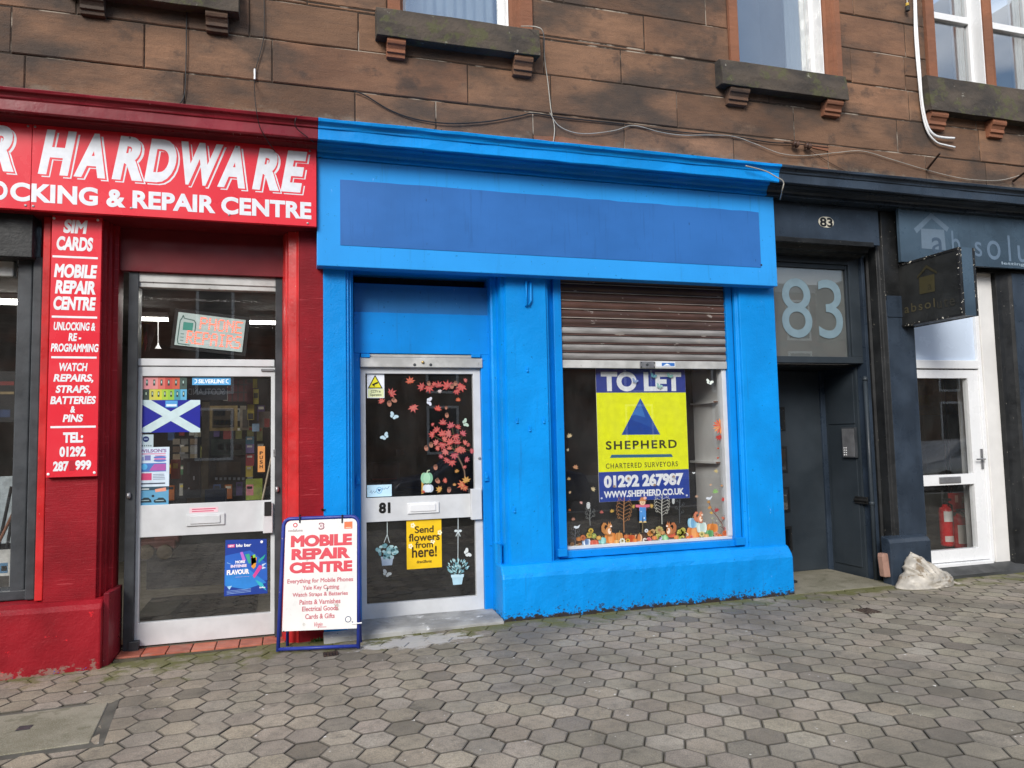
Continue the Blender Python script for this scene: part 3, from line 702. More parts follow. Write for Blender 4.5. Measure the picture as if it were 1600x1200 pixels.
# plinth
xpl = X(158, 990, -0.07)
mb = MB(); mb.extx([(-0.075, gz), (-0.075, zpt - 0.05), (-0.05, zpt - 0.015), (-0.01, zpt + 0.01), (0.33, zpt + 0.02), (0.33, gz)], -6, xpl, seg=40, jit=0.0025); part('plinth', mb, M['red_plinth'], HW, bevel=0.014)
mb = MB(); mb.extz([(xpl, -0.02), (xpl + 0.035, 0.0), (xpl + 0.05, 0.08), (xpl + 0.06, 0.2), (xpl + 0.06, 0.33), (xpl, 0.33)], gz, zpt + 0.05); part('pilaster_foot', mb, M['maroon'], HW, bevel=0.006)
# header board over the door
mb = MB(); mb.box(xb_ + 0.05, xd, 0.22, 0.3, Z(320, 428, 0.22), ZSB + 0.006); part('header', mb, M['maroon_dark'], HW, bevel=0.004)
# shutter guides and box
YD = 0.30
mb = MB()
mb.box(X(196, 740, 0.25), X(212, 740, 0.25), 0.25, 0.40, ground_z(-1.1) - 0.01, Z(320, 427, 0.25)); mb.box(X(430, 740, 0.25), X(441, 740, 0.25), 0.25, 0.40, -0.06, Z(320, 427, 0.25))
part('shutter_guide', mb, M['dark_steel'], HW, bevel=0.004)
mb = MB(); mb.pbox(200, 1003, 216, 1021, 0.235, 0.06); part('guide_shoe', mb, M['dark_steel'], HW, bevel=0.004)
mb = MB(); mb.pbox(212, 430, 431, 444, 0.262, 0.1); mb.pbox(212, 444, 431, 452, 0.275, 0.08); part('shutter_bar', mb, M['alu_dirty'], HW, bevel=0.005)
for (px, py) in ((201, 773), (433, 763)):
    mb = MB(); mb.lathe((X(px, py, 0.235), 0.235, Z(px, py, 0.235)), [(0.012, -0.03), (0.016, -0.015), (0.014, 0.012), (0.003, 0.016)], 12, axis=(0, 0, 1)); part('knob', mb, M['steel'], HW, smooth=True)
def grid_frame(name, xs, zs, cells, Y, th, m, parent, bevel=0.003):
    """one connected frame of rails and stiles: cells (i, j) of the grid are solid"""
    mb = MB(); idx = {}; vs = []; fs = []
    def v(i, j, k):
        if (i, j, k) not in idx: idx[(i, j, k)] = len(vs); vs.append((xs[i], Y + th * k, zs[j]))
        return idx[(i, j, k)]
    for (i, j) in cells:
        fs.append((v(i, j, 0), v(i + 1, j, 0), v(i + 1, j + 1, 0), v(i, j + 1, 0))); fs.append((v(i, j, 1), v(i, j + 1, 1), v(i + 1, j + 1, 1), v(i + 1, j, 1)))
        for (di, dj, a, b) in ((-1, 0, (i, j), (i, j + 1)), (1, 0, (i + 1, j), (i + 1, j + 1)), (0, -1, (i, j), (i + 1, j)), (0, 1, (i, j + 1), (i + 1, j + 1))):
            if (i + di, j + dj) not in cells: fs.append((v(*a, 0), v(*b, 0), v(*b, 1), v(*a, 1)))
    mb.add(vs, fs); return part(name, mb, m, parent, bevel=bevel)
DOORCELLS = {(0, j) for j in range(5)} | {(2, j) for j in range(5)} | {(1, 0), (1, 2), (1, 4)}
def frame_part(name, rects, Y, th, m, parent, bevel=0.004):
    mb = MB()
    for k, r in enumerate(rects): mb.pbox(*r, Y + 0.0008 * k, th)
    return part(name, mb, m, parent, bevel=bevel)
hd = grid_frame('door', [X(212.5, 780, YD), X(219.5, 780, YD), X(423, 780, YD), X(429.5, 780, YD)], [Z(315, 1001, YD), Z(315, 966, YD), Z(317, 835, YD), Z(317, 786, YD), Z(320, 588, YD), Z(320, 573.5, YD)], DOORCELLS, YD, 0.05, M['alu'], HW)
for r in ((216, 586, 426, 790), (209, 832, 424, 972)):
    mb = MB(); mb.pbox(*r, YD + 0.022, 0.006); part('pane', mb, M['glass'], hd)
mb = MB(); mb.pbox(212, 561, 429, 572, YD - 0.012, 0.07); part('transom_bar', mb, M['alu'], HW, bevel=0.004)
mb = MB(); mb.pbox(212, 449, 431, 562, YD + 0.022, 0.006); part('transom_pane', mb, M['glass'], HW)
pd = PY(YD - 0.004)
mb = MB(); mb.pbox(291, 803, 351, 821, YD - 0.014, 0.014); mb.pbox(297, 805.5, 344, 818, YD - 0.022, 0.010); part('letter_plate', mb, M['alu'], hd, bevel=0.004)
mb = MB(); mb.pbox(411, 786, 426, 833, YD - 0.045, 0.045); part('lock_box', mb, M['alu'], hd, bevel=0.004)
mb = MB(); mb.pbox(413, 784, 424, 806, YD - 0.05, 0.006); part('lock_recess', mb, M['black_rubber'], hd)
mb = MB(); mb.pbox(427, 702, 433, 713, YD - 0.012, 0.02); part('latch', mb, M['steel'], hd, bevel=0.002)
mb = MB(); mb.pbox(408, 576.5, 428, 579.5, YD - 0.016, 0.014); part('closer_bracket', mb, M['steel'], hd)
# terracotta threshold
mb = MB()
tz = -0.022
xt0, xt1 = xpl + 0.06, xd + 0.02
n = 7
for k in range(n):
    a = xt0 + (xt1 - xt0) * k / n; b = xt0 + (xt1 - xt0) * (k + 1) / n; c = R.choice(('a8604c', 'b56a52', '9c5846', 'b0553c', 'a66a58'))
    mb.box(a + 0.004, b - 0.004, 0.085, 0.30, tz - 0.06, tz + R.uniform(-0.002, 0.002), c); mb.box(a + 0.004, b - 0.004, 0.035, 0.079, tz - 0.09, tz - 0.028 + ground_z((a + b) / 2) * 0.3 + 0.01, R.choice(('c25a40', 'b35f4a', 'aa5c49')))
part('threshold', mb, M['tile'], HW, bevel=0.004)
mb = MB(); mb.box(xt0, xt1, 0.04, 0.42, -0.2, tz - 0.014); part('threshold_bed', mb, M['joint'], HW)
# display window at the frame's edge
YG = 0.20
mb = MB(); mb.box(-6, X(51, 366, 0.0), 0.0, 0.3, Z(20, 401, 0.0), ZSB + 0.007); part('window_header', mb, M['char_dark'], HW, bevel=0.006)
dwf = MB(); dwf.box(X(20, 700, 0.12), X(44, 700, 0.12), 0.12, 0.3, zpt + 0.022, Z(20, 401, 0.12)); dwf.box(X(44, 700, 0.09), X(60, 700, 0.09), 0.09, 0.33, zpt + 0.021, Z(20, 401, 0.12)); dwf.box(-6, X(44, 930, 0.119), 0.119, 0.3, zpt + 0.02, Z(20, 922, 0.12))
dw = part('display_window', dwf, M['dark_steel'], HW, bevel=0.01)
mb = MB(); mb.box(-6, X(21, 700, YG), YG, YG + 0.006, zpt + 0.05, Z(20, 401, YG)); part('pane', mb, M['glass'], dw)
mb = MB(); mb.box(-6, X(21, 430, 0.17), 0.17, 0.26, Z(10, 432, 0.17), Z(10, 400, 0.17)); part('shutter_bar', mb, M['alu_dirty'], dw, bevel=0.01)
# interior
mb = MB(); mb.box(-6, 0.20, 5.2, 5.3, -0.05, 3.0); mb.box(0.17, 0.2, 0.43, 5.2, -0.05, 3.0); mb.box(-6.1, -6, 0.43, 5.2, -0.05, 3.0); mb.box(-6, 0.17, 0.43, 5.2, 2.98, 3.04)
part('interior_wall', mb, M['interior'], HW)
mb = MB(); mb.box(-6, 0.17, 0.31, 5.2, -0.2, -0.018); part('interior_floor', mb, M['floor_in'], HW)
mb = MB(); mb.box(-6, X(60, 700, 0.33) , 0.30, 0.86, 0.30, zpt + 0.03); part('display_bed', mb, M['shelf_white'], HW)

# ================================================================== VACANT SHOP (blue)
VS = thing('vacant_shopfront', 'bright blue vacant shopfront with a half lowered rusty shutter and a glazed door', 'shopfront', (2.6, 0.1, 0.0))
mb = MB(); mb.extx(CORN, xr_b + 0.001, xb_k, seg=26, jit=0.0028); part('cornice', mb, M['blue'], VS, bevel=0.004)
YF = -0.10
xfl, xfr = X(495, 330, YF), X(1212, 380, YF)
zfb = (Z(494, 415, YF) + Z(1214, 447, YF)) / 2
mb = MB(); mb.box(xfl + 0.001, xfr, YF, 0.03, zfb, 3.884); part('fascia', mb, M['blue_fascia'], VS, bevel=0.006)
mb = MB(); mb.box(xfl + 0.002, xfr - 0.03, 0.031, 0.42, zfb + 0.03, 3.884); part('lintel', mb, M['blue_board'], VS)
a0, a1 = X(531.5, 330, YF), X(1187, 375, YF); b0, b1 = (Z(532, 384, YF) + Z(1187, 417, YF)) / 2, (Z(531, 279, YF) + Z(1187, 333, YF)) / 2
mb = MB(); n = 40
pts = [(a0 + (a1 - a0) * k / n, b1 + R.uniform(-0.004, 0.004)) for k in range(n + 1)] + [(a1, b0)] + [(a0, b0)]
mb.prism([(x, YF - 0.004, z) for x, z in pts], (0, 0.005, 0)); part('fascia_panel', mb, M['panel'], VS)
mb = MB()
for px, py in ((500, 246), (1189, 414)): 
    mb = MB(); mb.box(X(px, py, YF) - 0.008, X(px, py, YF) + 0.008, YF - 0.008, YF, Z(px, py, YF) - 0.006, Z(px, py, YF) + 0.006); part('fixing', mb, M['rust'], VS)
# pilasters
ZPT = zfb + 0.031
pt = (Z(799, 880, YP) + Z(1229, 852, YP)) / 2            # top of the plinth
x1a, x1b, x1c = xf + 0.001, X(541, 600, YP), X(553, 600, YP + 0.05)
mb = MB(); mb.extz([(x1a, YP), (x1b, YP), (x1b + 0.004, YP + 0.02), (x1b + 0.022, YP + 0.015), (x1b + 0.026, YP + 0.045), (x1c - 0.02, YP + 0.04), (x1c - 0.012, YP + 0.07), (x1c, YP + 0.075), (x1c, 0.42), (x1a, 0.42)], -0.06, ZPT)
part('pilaster', mb, M['blue'], VS, bevel=0.004)
x2a, x2b, x2c, x2d = X(768, 600, 0.20), X(794.5, 650, YP), X(857, 650, YP), X(869, 650, 0.16)
mb = MB(); mb.extz([(x2a, 0.42), (x2a, 0.19), (x2a + 0.015, 0.18), (x2a + 0.03, 0.13), (x2a + 0.05, 0.135), (x2a + 0.055, 0.09), (x2b - 0.05, 0.095), (x2b - 0.042, YP + 0.025), (x2b - 0.012, YP + 0.03), (x2b, YP), (x2c, YP), (x2c + 0.012, YP + 0.03), (x2c + 0.03, YP + 0.03), (x2c + 0.04, 0.12), (x2d, 0.16), (x2d, 0.42)], 0.0, ZPT)
part('pilaster', mb, M['blue'], VS, bevel=0.004)
x3a, x3b, x3c = X(1152, 620, 0.12), X(1163, 650, YP), X(1218.5, 650, YP)
mb = MB(); mb.extz([(x3a - 0.02, 0.42), (x3a - 0.02, 0.17), (x3a + 0.01, 0.15), (x3b - 0.035, 0.10), (x3b - 0.03, YP + 0.035), (x3b - 0.005, YP + 0.03), (x3b, YP), (x3c, YP), (x3c, 0.9), (x3c - 0.1, 0.9), (x3c - 0.1, 0.42)], 0.0, ZPT)
part('pilaster', mb, M['blue'], VS, bevel=0.006)
# plinth
YPL = -0.055
xq0, xq1 = X(786, 930, YPL), X(1240.5, 890, YPL)
mb = MB(); mb.extx([(YPL, -0.06), (YPL, pt - 0.11), (YPL + 0.012, pt - 0.075), (YP - 0.02, pt - 0.012), (YP + 0.01, pt), (0.42, pt + 0.002), (0.42, -0.06)], xq0, xq1, seg=36, jit=0.003); part('plinth', mb, M['blue_peel'], VS, bevel=0.016)
mb = MB(); mb.extz([(x2a - 0.004, 0.3), (x2a - 0.004, 0.17), (x2a + 0.02, 0.12), (x2a + 0.035, 0.075), (xq0 + 0.012, 0.06), (xq0 + 0.012, 0.3)], 0.0, Z(775, 850, 0.1)); part('pilaster_foot', mb, M['blue_peel'], VS, bevel=0.008)
# clutter on the middle pilaster: hook, cleats
yb = YP
mb = MB(); hx = X(824, 450, yb); mb.tube([(hx - 0.02, yb + 0.01, Z(824, 441, yb)), (hx - 0.02, yb - 0.03, Z(824, 441, yb)), (hx - 0.02, yb - 0.03, Z(824, 478, yb)), (hx - 0.02, yb + 0.005, Z(824, 479, yb))], 0.008); mb.tube([(hx + 0.025, yb + 0.01, Z(824, 440, yb)), (hx + 0.025, yb - 0.022, Z(824, 443, yb)), (hx + 0.025, yb - 0.022, Z(824, 470, yb)), (hx, yb - 0.02, Z(824, 478, yb))], 0.010); part('hook', mb, M['blue'], VS, smooth=True)
for (px, py) in ((808, 660), (850, 660), (824, 580), (828, 673), (804, 800)):
    mb = MB(); mb.lathe((X(px, py, yb), yb + 0.002, Z(px, py, yb)), [(0.012, 0), (0.010, 0.012), (0.004, 0.016)], 8, axis=(0, -1, 0)); mb.box(X(px, py, yb) - 0.006, X(px, py, yb) + 0.006, yb - 0.010, yb + 0.002, Z(px, py, yb) + 0.012, Z(px, py, yb) + 0.04); part('cleat', mb, M['blue'], VS)
# door head boards
YB = 0.265
mb = MB(); mb.pbox(553, 490, 765, 553, YB, 0.06); part('lower_header', mb, M['blue_board'], VS, bevel=0.004)
mb = MB(); mb.pbox(553, 446, 768, 495, YB + 0.03, 0.06); part('upper_header', mb, M['blue_shaded'], VS, bevel=0.004)
mb = MB(); mb.box(x1c - 0.01, x2a + 0.01, 0.40, 0.42, 2.6, ZPT); part('recess_back', mb, M['black_rubber'], VS)  # black back sheet stands in for the shade in this void
# door frame
mb = MB(); zt = Z(660, 552, YB)
mb.box(x1c, X(563.5, 700, 0.27), 0.27, 0.38, 0.03, zt); mb.box(X(754, 720, 0.27), x2a + 0.002, 0.268, 0.38, 0.035, zt)
part('door_frame', mb, M['blue_board'], VS, bevel=0.006)
for px, py in ((560, 751), (760.5, 746)):
    mb = MB(); c = X(px, py, 0.25); z = Z(px, py, 0.25); mb.prism([(c - 0.018, 0.25, z - 0.035), (c + 0.018, 0.25, z - 0.03), (c + 0.015, 0.25, z + 0.015), (c - 0.005, 0.25, z + 0.05), (c - 0.016, 0.25, z + 0.035)], (0, 0.02, 0)); mb.lathe((c, 0.252, z), [(0.012, 0), (0.010, 0.008)], 10, axis=(0, -1, 0)); part('lock_bracket', mb, M['blue'], VS, bevel=0.002)
for px in (571, 744):
    mb = MB(); mb.pbox(px - 7, 552.5, px + 7, 558.5, 0.245, 0.03); part('shutter_bracket', mb, M['blue_board'], VS, bevel=0.003)
mb = MB(); mb.pbox(563, 559, 754, 574, 0.255, 0.06); mb.pbox(564, 554, 753, 559, 0.275, 0.05); part('shutter_bar', mb, M['alu_dirty'], VS, bevel=0.006)
mb = MB(); mb.lathe((X(660.5, 566, 0.255), 0.256, Z(660.5, 566, 0.255)), [(0.014, 0), (0.012, 0.014), (0.005, 0.018)], 12, axis=(0, -1, 0)); part('lock_barrel', mb, M['brass'], VS, smooth=True)
for px in (648, 673):
    mb = MB(); mb.lathe((X(px, 569, 0.255), 0.256, Z(px, 570, 0.255)), [(0.014, 0), (0.012, 0.004), (0.003, 0.006)], 12, axis=(0, -1, 0)); part('rivet', mb, M['dark_steel'], VS)
YD8 = 0.30
vd = grid_frame('door', [X(564, 770, YD8), X(572.3, 770, YD8), X(742, 770, YD8), X(753.5, 770, YD8)], [Z(660, 962, YD8), Z(660, 938, YD8), Z(657, 812, YD8), Z(657, 775, YD8), Z(657, 584, YD8), Z(657, 575, YD8)], DOORCELLS, YD8, 0.05, M['alu'], VS)
for r in ((570, 582, 744, 778), (570, 809, 746, 942)):
    mb = MB(); mb.pbox(*r, YD8 + 0.022, 0.006); part('pane', mb, M['glass'], vd)
mb = MB(); mb.pbox(637, 785, 686, 802, YD8 - 0.014, 0.014); mb.pbox(641, 788, 681, 799, YD8 - 0.022, 0.01); part('letter_plate', mb, M['upvc'], vd, bevel=0.004)
mb = MB(); mb.pbox(736.5, 764, 753, 812, YD8 - 0.04, 0.05); part('lock_box', mb, M['alu'], vd, bevel=0.005)
mb = MB(); p8 = PY(YD8 - 0.003); mb.text(p8, '81', 592, 785, 610, 802, 1, '0a0a0a', bold=0.05); part('house_number', mb, M['print'], vd)
mb = MB(); mb.lathe((X(749, 716, YD8), YD8, Z(749, 716, YD8)), [(0.013, 0), (0.012, 0.008), (0.004, 0.010)], 12, axis=(0, -1, 0)); part('keyhole', mb, M['steel'], vd)
# threshold slab
zth = 0.047
mb = MB(); mb.extx([(-0.10, -0.05), (-0.095, 0.018), (-0.05, 0.032), (0.29, zth), (0.45, zth), (0.45, -0.05)], xf - 0.005, xq0 - 0.004, seg=14, jit=0.004); part('threshold', mb, M['concrete2'], VS, bevel=0.008)
# display window
YS = 0.10; YGL = 0.19
mb = MB(); zs0, zs1 = (Z(878, 871, YS) + Z(1163, 852, YS)) / 2, (Z(884, 861, YS) + Z(1150, 843, YS)) / 2
wx0, wx1 = X(880, 600, YS), X(1141, 600, YS)
mb.box(wx0 - 0.075, wx0, YS, 0.30, zs0, ZPT); mb.box(wx1 - 0.015, wx1 + 0.055, YS, 0.30, zs0, ZPT); mb.box(wx0 - 0.07, wx1 + 0.07, YS - 0.012, 0.30, zs0 - 0.005, zs1)
vw = part('display_window', mb, M['blue_board'], VS, bevel=0.005)
for px, py in ((880, 864), (1158, 846)):
    mb = MB(); mb.pbox(px - 7, py - 6, px + 7, py + 6, YS - 0.05, 0.05); part('shutter_stop', mb, M['blue_board'], vw, bevel=0.004)
mb = MB(); mb.box(wx0 + 0.001, wx1 - 0.016, 0.15, 0.23, zs1 + 0.001, zs1 + 0.03); mb.box(wx1 - 0.065, wx1 - 0.017, 0.14, 0.23, zs1 + 0.031, 2.3); part('glazing_bar', mb, M['alu'], vw, bevel=0.004)
mb = MB(); mb.box(wx0 - 0.02, wx1, YGL, YGL + 0.006, zs1, 2.9); part('pane', mb, M['glass'], vw)
# roller shutter
YSH = 0.135
zsb = Z(1009, 576, YSH); zbb = Z(1009, 564, YSH); pitch = (Z(1009, 505, YSH) - Z(1009, 557, YSH)) / 4.0
mb = MB(); k = 0; z = zbb
while z < ZPT:
    col = R.choice(('8f8d8b', '878583', '969492')) if k < 4 else R.choice(('4e352d', '573a30', '45322c'))
    prof = []
    for i in range(9):
        t = i / 8; prof.append((YSH - 0.013 * math.sin(math.pi * (0.10 + 0.9 * t)), z + pitch * (0.16 + 0.74 * t)))
    n = len(prof); xA, xB = wx0 + 0.002, wx1 - 0.018
    def strip(pr, c):
        vs = [(xA, y, q) for y, q in pr] + [(xB, y, q) for y, q in pr]; m_ = len(pr)
        mb.add(vs, [(i, i + 1, m_ + i + 1, m_ + i) for i in range(m_ - 1)], c)
    strip(prof, col)
    strip([(YSH - 0.008, z + pitch * 0.90), (YSH - 0.016, z + pitch * 0.93), (YSH - 0.012, z + pitch * 1.0), (YSH + 0.004, z + pitch * 1.02)], 'a39a90' if k >= 4 else '5d423a')
    strip([(YSH + 0.004, z + pitch * 0.02), (YSH - 0.004, z + pitch * 0.06), (YSH - 0.004, z + pitch * 0.16)], '3a2420')
    z += pitch; k += 1
rs = part('roller_shutter', mb, M['shutter'], VS, smooth=False)
mb = MB(); mb.box(wx0 + 0.002, wx1 - 0.018, YSH - 0.02, YSH + 0.012, zsb, zbb); part('bottom_bar', mb, M['alu_dirty'], rs, bevel=0.004)
psb = PY(YSH - 0.021)
mb = MB(); mb.prect(psb, 1024.5, 565, 1055, 573, 1, 'd8dde2'); mb.prect(psb, 1034, 567, 1054, 572, 2, '2f6cb8'); mb.poly(psb, [(1036, 571.5), (1042, 568), (1048, 571)], 3, 'e8eef4'); part('maker_plate', mb, M['print'], rs)
mb = MB(); mb.pbox(1000, 564.5, 1023, 575, YSH - 0.026, 0.01); part('lock_plate', mb, M['steel'], rs, bevel=0.002)
mb = MB()
for px, py in ((1001.5, 566.5), (1001.5, 573.5), (1022, 567), (1022, 573.5)): mb.lathe((X(px, py, YSH - 0.02), YSH - 0.022, Z(px, py, YSH - 0.02)), [(0.008, 0), (0.006, 0.008)], 8, axis=(0, -1, 0))
mb.lathe((X(1011, 570, YSH - 0.02), YSH - 0.024, Z(1011, 570, YSH - 0.02)), [(0.016, 0), (0.012, 0.006)], 10, axis=(0, -1, 0)); part('lock_stud', mb, M['dark_steel'], rs)
# interior of the vacant shop
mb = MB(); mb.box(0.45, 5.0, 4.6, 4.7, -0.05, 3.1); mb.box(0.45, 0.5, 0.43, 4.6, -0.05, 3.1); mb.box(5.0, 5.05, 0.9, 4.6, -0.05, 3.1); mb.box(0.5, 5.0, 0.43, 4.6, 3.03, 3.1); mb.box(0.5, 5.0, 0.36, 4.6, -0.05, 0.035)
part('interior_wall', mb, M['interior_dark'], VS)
zdp = zs1 + 0.012
xsw = X(1133, 700, 0.26)
mb = MB(); mb.box(wx0 - 0.2, xsw + 0.10, 0.236, 0.85, zdp - 0.05, zdp); part('display_bed', mb, M['brownwood'], VS)
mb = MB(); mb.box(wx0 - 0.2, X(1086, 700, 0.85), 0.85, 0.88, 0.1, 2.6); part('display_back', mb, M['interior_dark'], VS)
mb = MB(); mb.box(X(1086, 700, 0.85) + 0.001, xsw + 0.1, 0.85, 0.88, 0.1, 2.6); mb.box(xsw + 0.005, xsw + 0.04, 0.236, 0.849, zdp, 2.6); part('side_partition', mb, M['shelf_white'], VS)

# ================================================================== CHARCOAL FRONT: stair entrance 83 and the neighbouring office
CE = thing('stair_entrance', 'recessed charcoal stair entrance numbered 83, beside the blue shopfront', 'entrance', (5.4, 0.3, 0.0))
mb = MB(); mb.extx(CORN, xb_k + 0.001, 12, seg=30, jit=0.003); part('cornice', mb, M['char'], CE, bevel=0.004)
YE = 0.0
xk0, xk1 = xfr + 0.0, X(1373, 350, YE)
zk1, zk0 = 3.884, (Z(1214, 375, YE) + Z(1373, 382, YE)) / 2
mb = MB(); mb.box(xfr - 0.028, xk1, YE, 0.4, zk0, zk1); part('fascia', mb, M['char'], CE, bevel=0.005)
ztm = Z(1290, 395, 0.06)
mb = MB(); mb.extx([(0.4, ztm), (0.16, ztm), (0.13, ztm + 0.02), (0.06, ztm + 0.025), (0.045, ztm + 0.05), (0.02, ztm + 0.07), (0.0, ztm + 0.075), (-0.03, zk0 - 0.03), (-0.035, zk0 + 0.02), (0.4, zk0 + 0.02)], x3c + 0.001, X(1362, 385, 0.0), seg=10, jit=0.002); part('head_moulding', mb, M['char_dark'], CE, bevel=0.004)
YT = 0.26
xj0, xj1 = x3c + 0.001, X(1345, 500, YT)
zr0, zr1 = Z(1280, 567, YT), Z(1280, 557, YT)
xg1 = X(1329, 490, YT)
mb = MB(); mb.box(xj0, xj1 + 0.10, YT, YT + 0.1, zr0, zr1); mb.box(xg1, xj1 + 0.10, YT, YT + 0.1, zr1, ztm + 0.03); mb.box(xj0, xg1, YT, YT + 0.1, Z(1270, 411, YT), ztm + 0.03); mb.box(xg1 - 0.025, xg1 - 0.001, YT + 0.02, YT + 0.1, zr1, Z(1270, 411, YT)); mb.box(xj0, xg1 - 0.026, YT + 0.022, YT + 0.1, Z(1270, 418, YT), Z(1270, 411, YT) - 0.001)
tf = part('transom_frame', mb, M['char2'], CE, bevel=0.004)
mb = MB(); mb.box(xj0, xg1 - 0.01, YT + 0.045, YT + 0.051, zr1 - 0.01, Z(1270, 411, YT)); part('transom_pane', mb, M['glass'], tf)
mb = MB(); mb.box(xj0, xg1 - 0.012, YT + 0.0525, YT + 0.06, zr1 - 0.005, Z(1270, 411, YT)); part('transom_blind', mb, M['curtain'] if False else paint('grey_frosted_film', (0.135, 0.145, 0.14), 0.5, 0.25, 1.0, 0), tf)
pg = PY(YT + 0.045)
mb = MB(); mb.text(pg, '83', 1221, 436, 1316, 528.5, 3, '768c97', bold=0.0008); part('glazed_number', mb, M['print'], tf)
# recess
YR = 0.88
xw = 5.865
mb = MB(); mb.box(x3c - 0.1, xw + 0.4, YR + 0.06, YR + 0.12, -0.05, zr0); mb.box(x3c - 0.1, xw, 0.362, YR + 0.06, zr0 - 0.001 - 0.02, zr0 - 0.021 + 0.015)
part('recess_wall', mb, M['char_dark'], CE)
mb = MB(); mb.box(x3c, xw - 0.002, YR, YR + 0.05, 0.015, zr0 - 0.03)
cdr = part('door', mb, M['char2'], CE, bevel=0.004)
for (ya, yb2) in ((636, 673), (697, 738), (760, 800), (822, 860)):
    mb = MB(); q0, q1, c0, c1 = PY(YR).rect(1219 + (ya - 636) * 0.06, ya, 1226 + (ya - 636) * 0.06, yb2); mb.box(q0 - 0.2, q1, YR - 0.012, YR + 0.001, c0, c1); f = part('vision_slot', mb, M['char_dark'], cdr, bevel=0.004)
    mb = MB(); mb.box(q0 - 0.2, q1 - 0.03, YR - 0.016, YR - 0.012, c0 + 0.03, c1 - 0.03); part('pane', mb, M['glass2'], f)
mb = MB(); mb.box(xw - 0.06, xw - 0.001, YR - 0.03, YR, 0.0, zr0 - 0.03); part('door_frame', mb, M['char'], CE, bevel=0.004)
# inner side wall with boarded panel
mb = MB(); mb.box(xw, xw + 0.42, 0.36, YR + 0.06, -0.02, zr0); part('side_wall', mb, M['char2'], CE)
mb = MB(); mb.box(xw - 0.012, xw, 0.40, 0.80, 0.10, 1.62); mb.box(xw - 0.010, xw, 0.40, 0.80, 1.635, 2.18); part('side_panel', mb, M['char2'], CE, bevel=0.003)
PX = Plane((xw - 0.012, 0, 0), (0, -1, 0), (0, 0, 1))
def side(px0, py0, px1, py1, th, m, name, parent, bevel=0.003):
    a0, a1, b0, b1 = PX.rect(px0, py0, px1, py1); mb = MB(); mb.box(xw - 0.012 - th, xw - 0.0121, -a1, -a0, b0, b1); return part(name, mb, m, parent, bevel=bevel)
ic = side(1319, 668, 1340, 715, 0.03, M['dark_steel'], 'intercom', CE)
a0, a1, b0, b1 = PX.rect(1319, 668, 1340, 715)
mb = MB(); mb.box(xw - 0.046, xw - 0.042, -a1 + 0.012, -a0 - 0.012, b0 + 0.012, b1 - 0.012); part('face_plate', mb, M['steel'], ic)
for i in range(2):
    for j in range(4):
        mb = MB(); mb.lathe((xw - 0.046, -a0 - 0.035 - i * 0.03, b0 + 0.03 + j * 0.025), [(0.007, 0), (0.005, 0.006)], 8, axis=(-1, 0, 0)); part('button', mb, M['upvc'], ic)
a0, a1, b0, b1 = PX.rect(1337, 776, 1358, 787); mb = MB(); zc = (b0 + b1) / 2; mb.tube([(xw - 0.03, -a0, zc), (xw - 0.03, -a1, zc)], 0.014, 10); mb.box(xw - 0.03, xw - 0.012, -a1 + 0.01, -a0 - 0.005, b0, b1); part('bolt', mb, M['black_rubber'], CE, bevel=0.002)
# jamb and downpipe
mb = MB(); mb.box(xj1 + 0.001, X(1362, 600, 0.2), 0.21, 0.36, -0.02, ztm + 0.02); part('jamb', mb, M['char'], CE, bevel=0.005)
pxp = X(1352, 600, 0.19)
mb = MB(); mb.tube([(pxp, 0.19, 0.0), (pxp, 0.19, Z(1352, 592, 0.19))], 0.021, 12); mb.lathe((pxp, 0.19, Z(1355, 787, 0.19)), [(0.021, -0.02), (0.028, -0.015), (0.028, 0.015), (0.021, 0.02)], 12); mb.lathe((pxp, 0.19, Z(1352, 592, 0.19)), [(0.026, -0.02), (0.030, 0.0), (0.012, 0.03)], 12); part('conduit', mb, M['char2'], CE, smooth=True)
# step
mb = MB(); mb.extx([(-0.06, -0.06), (-0.058, 0.004), (0.2, 0.010), (0.95, 0.014), (0.95, -0.06)], x3c - 0.06, X(1378, 907, 0.1), seg=6, jit=0.001); part('step', mb, M['concrete'], CE)

OF = thing('office_shopfront', 'charcoal shopfront with a white glazed door and faded grey sign board, beyond entrance 83', 'shopfront', (7.0, 0.2, 0.0))
YO = 0.03
o0, o1 = X(1394, 640, YO), X(1436, 640, YO)
zo = 3.884
mb = MB(); mb.extz([(o0, YO), (o1, YO), (o1, 0.55), (o0 - 0.002, 0.55), (X(1363, 600, 0.21), 0.55), (X(1363, 600, 0.21) + 0.002, 0.21), (o0 - 0.05, 0.19), (o0 - 0.05, YO + 0.05), (o0 - 0.02, YO + 0.04)], -0.05, zo); part('pilaster', mb, M['char_dark'], OF, bevel=0.006)
mb = MB(); mb.box(o0 + 0.001, o1 + 0.001, YO - 0.004, YO + 0.3, Z(1420, 838, YO), Z(1400, 470, YO)); part('pilaster_face', mb, M['char'], OF, bevel=0.006)
b0_, b1_ = X(1392, 880, -0.06), X(1456, 880, -0.06); zt = Z(1425, 838, -0.03)
mb = MB(); mb.extx([(-0.065, -0.06), (-0.065, zt - 0.05), (-0.04, zt - 0.01), (YO, zt + 0.01), (0.06, zt + 0.01), (0.06, -0.06)], b0_, b1_, seg=4, jit=0.003); part('plinth', mb, M['char'], OF, bevel=0.012)
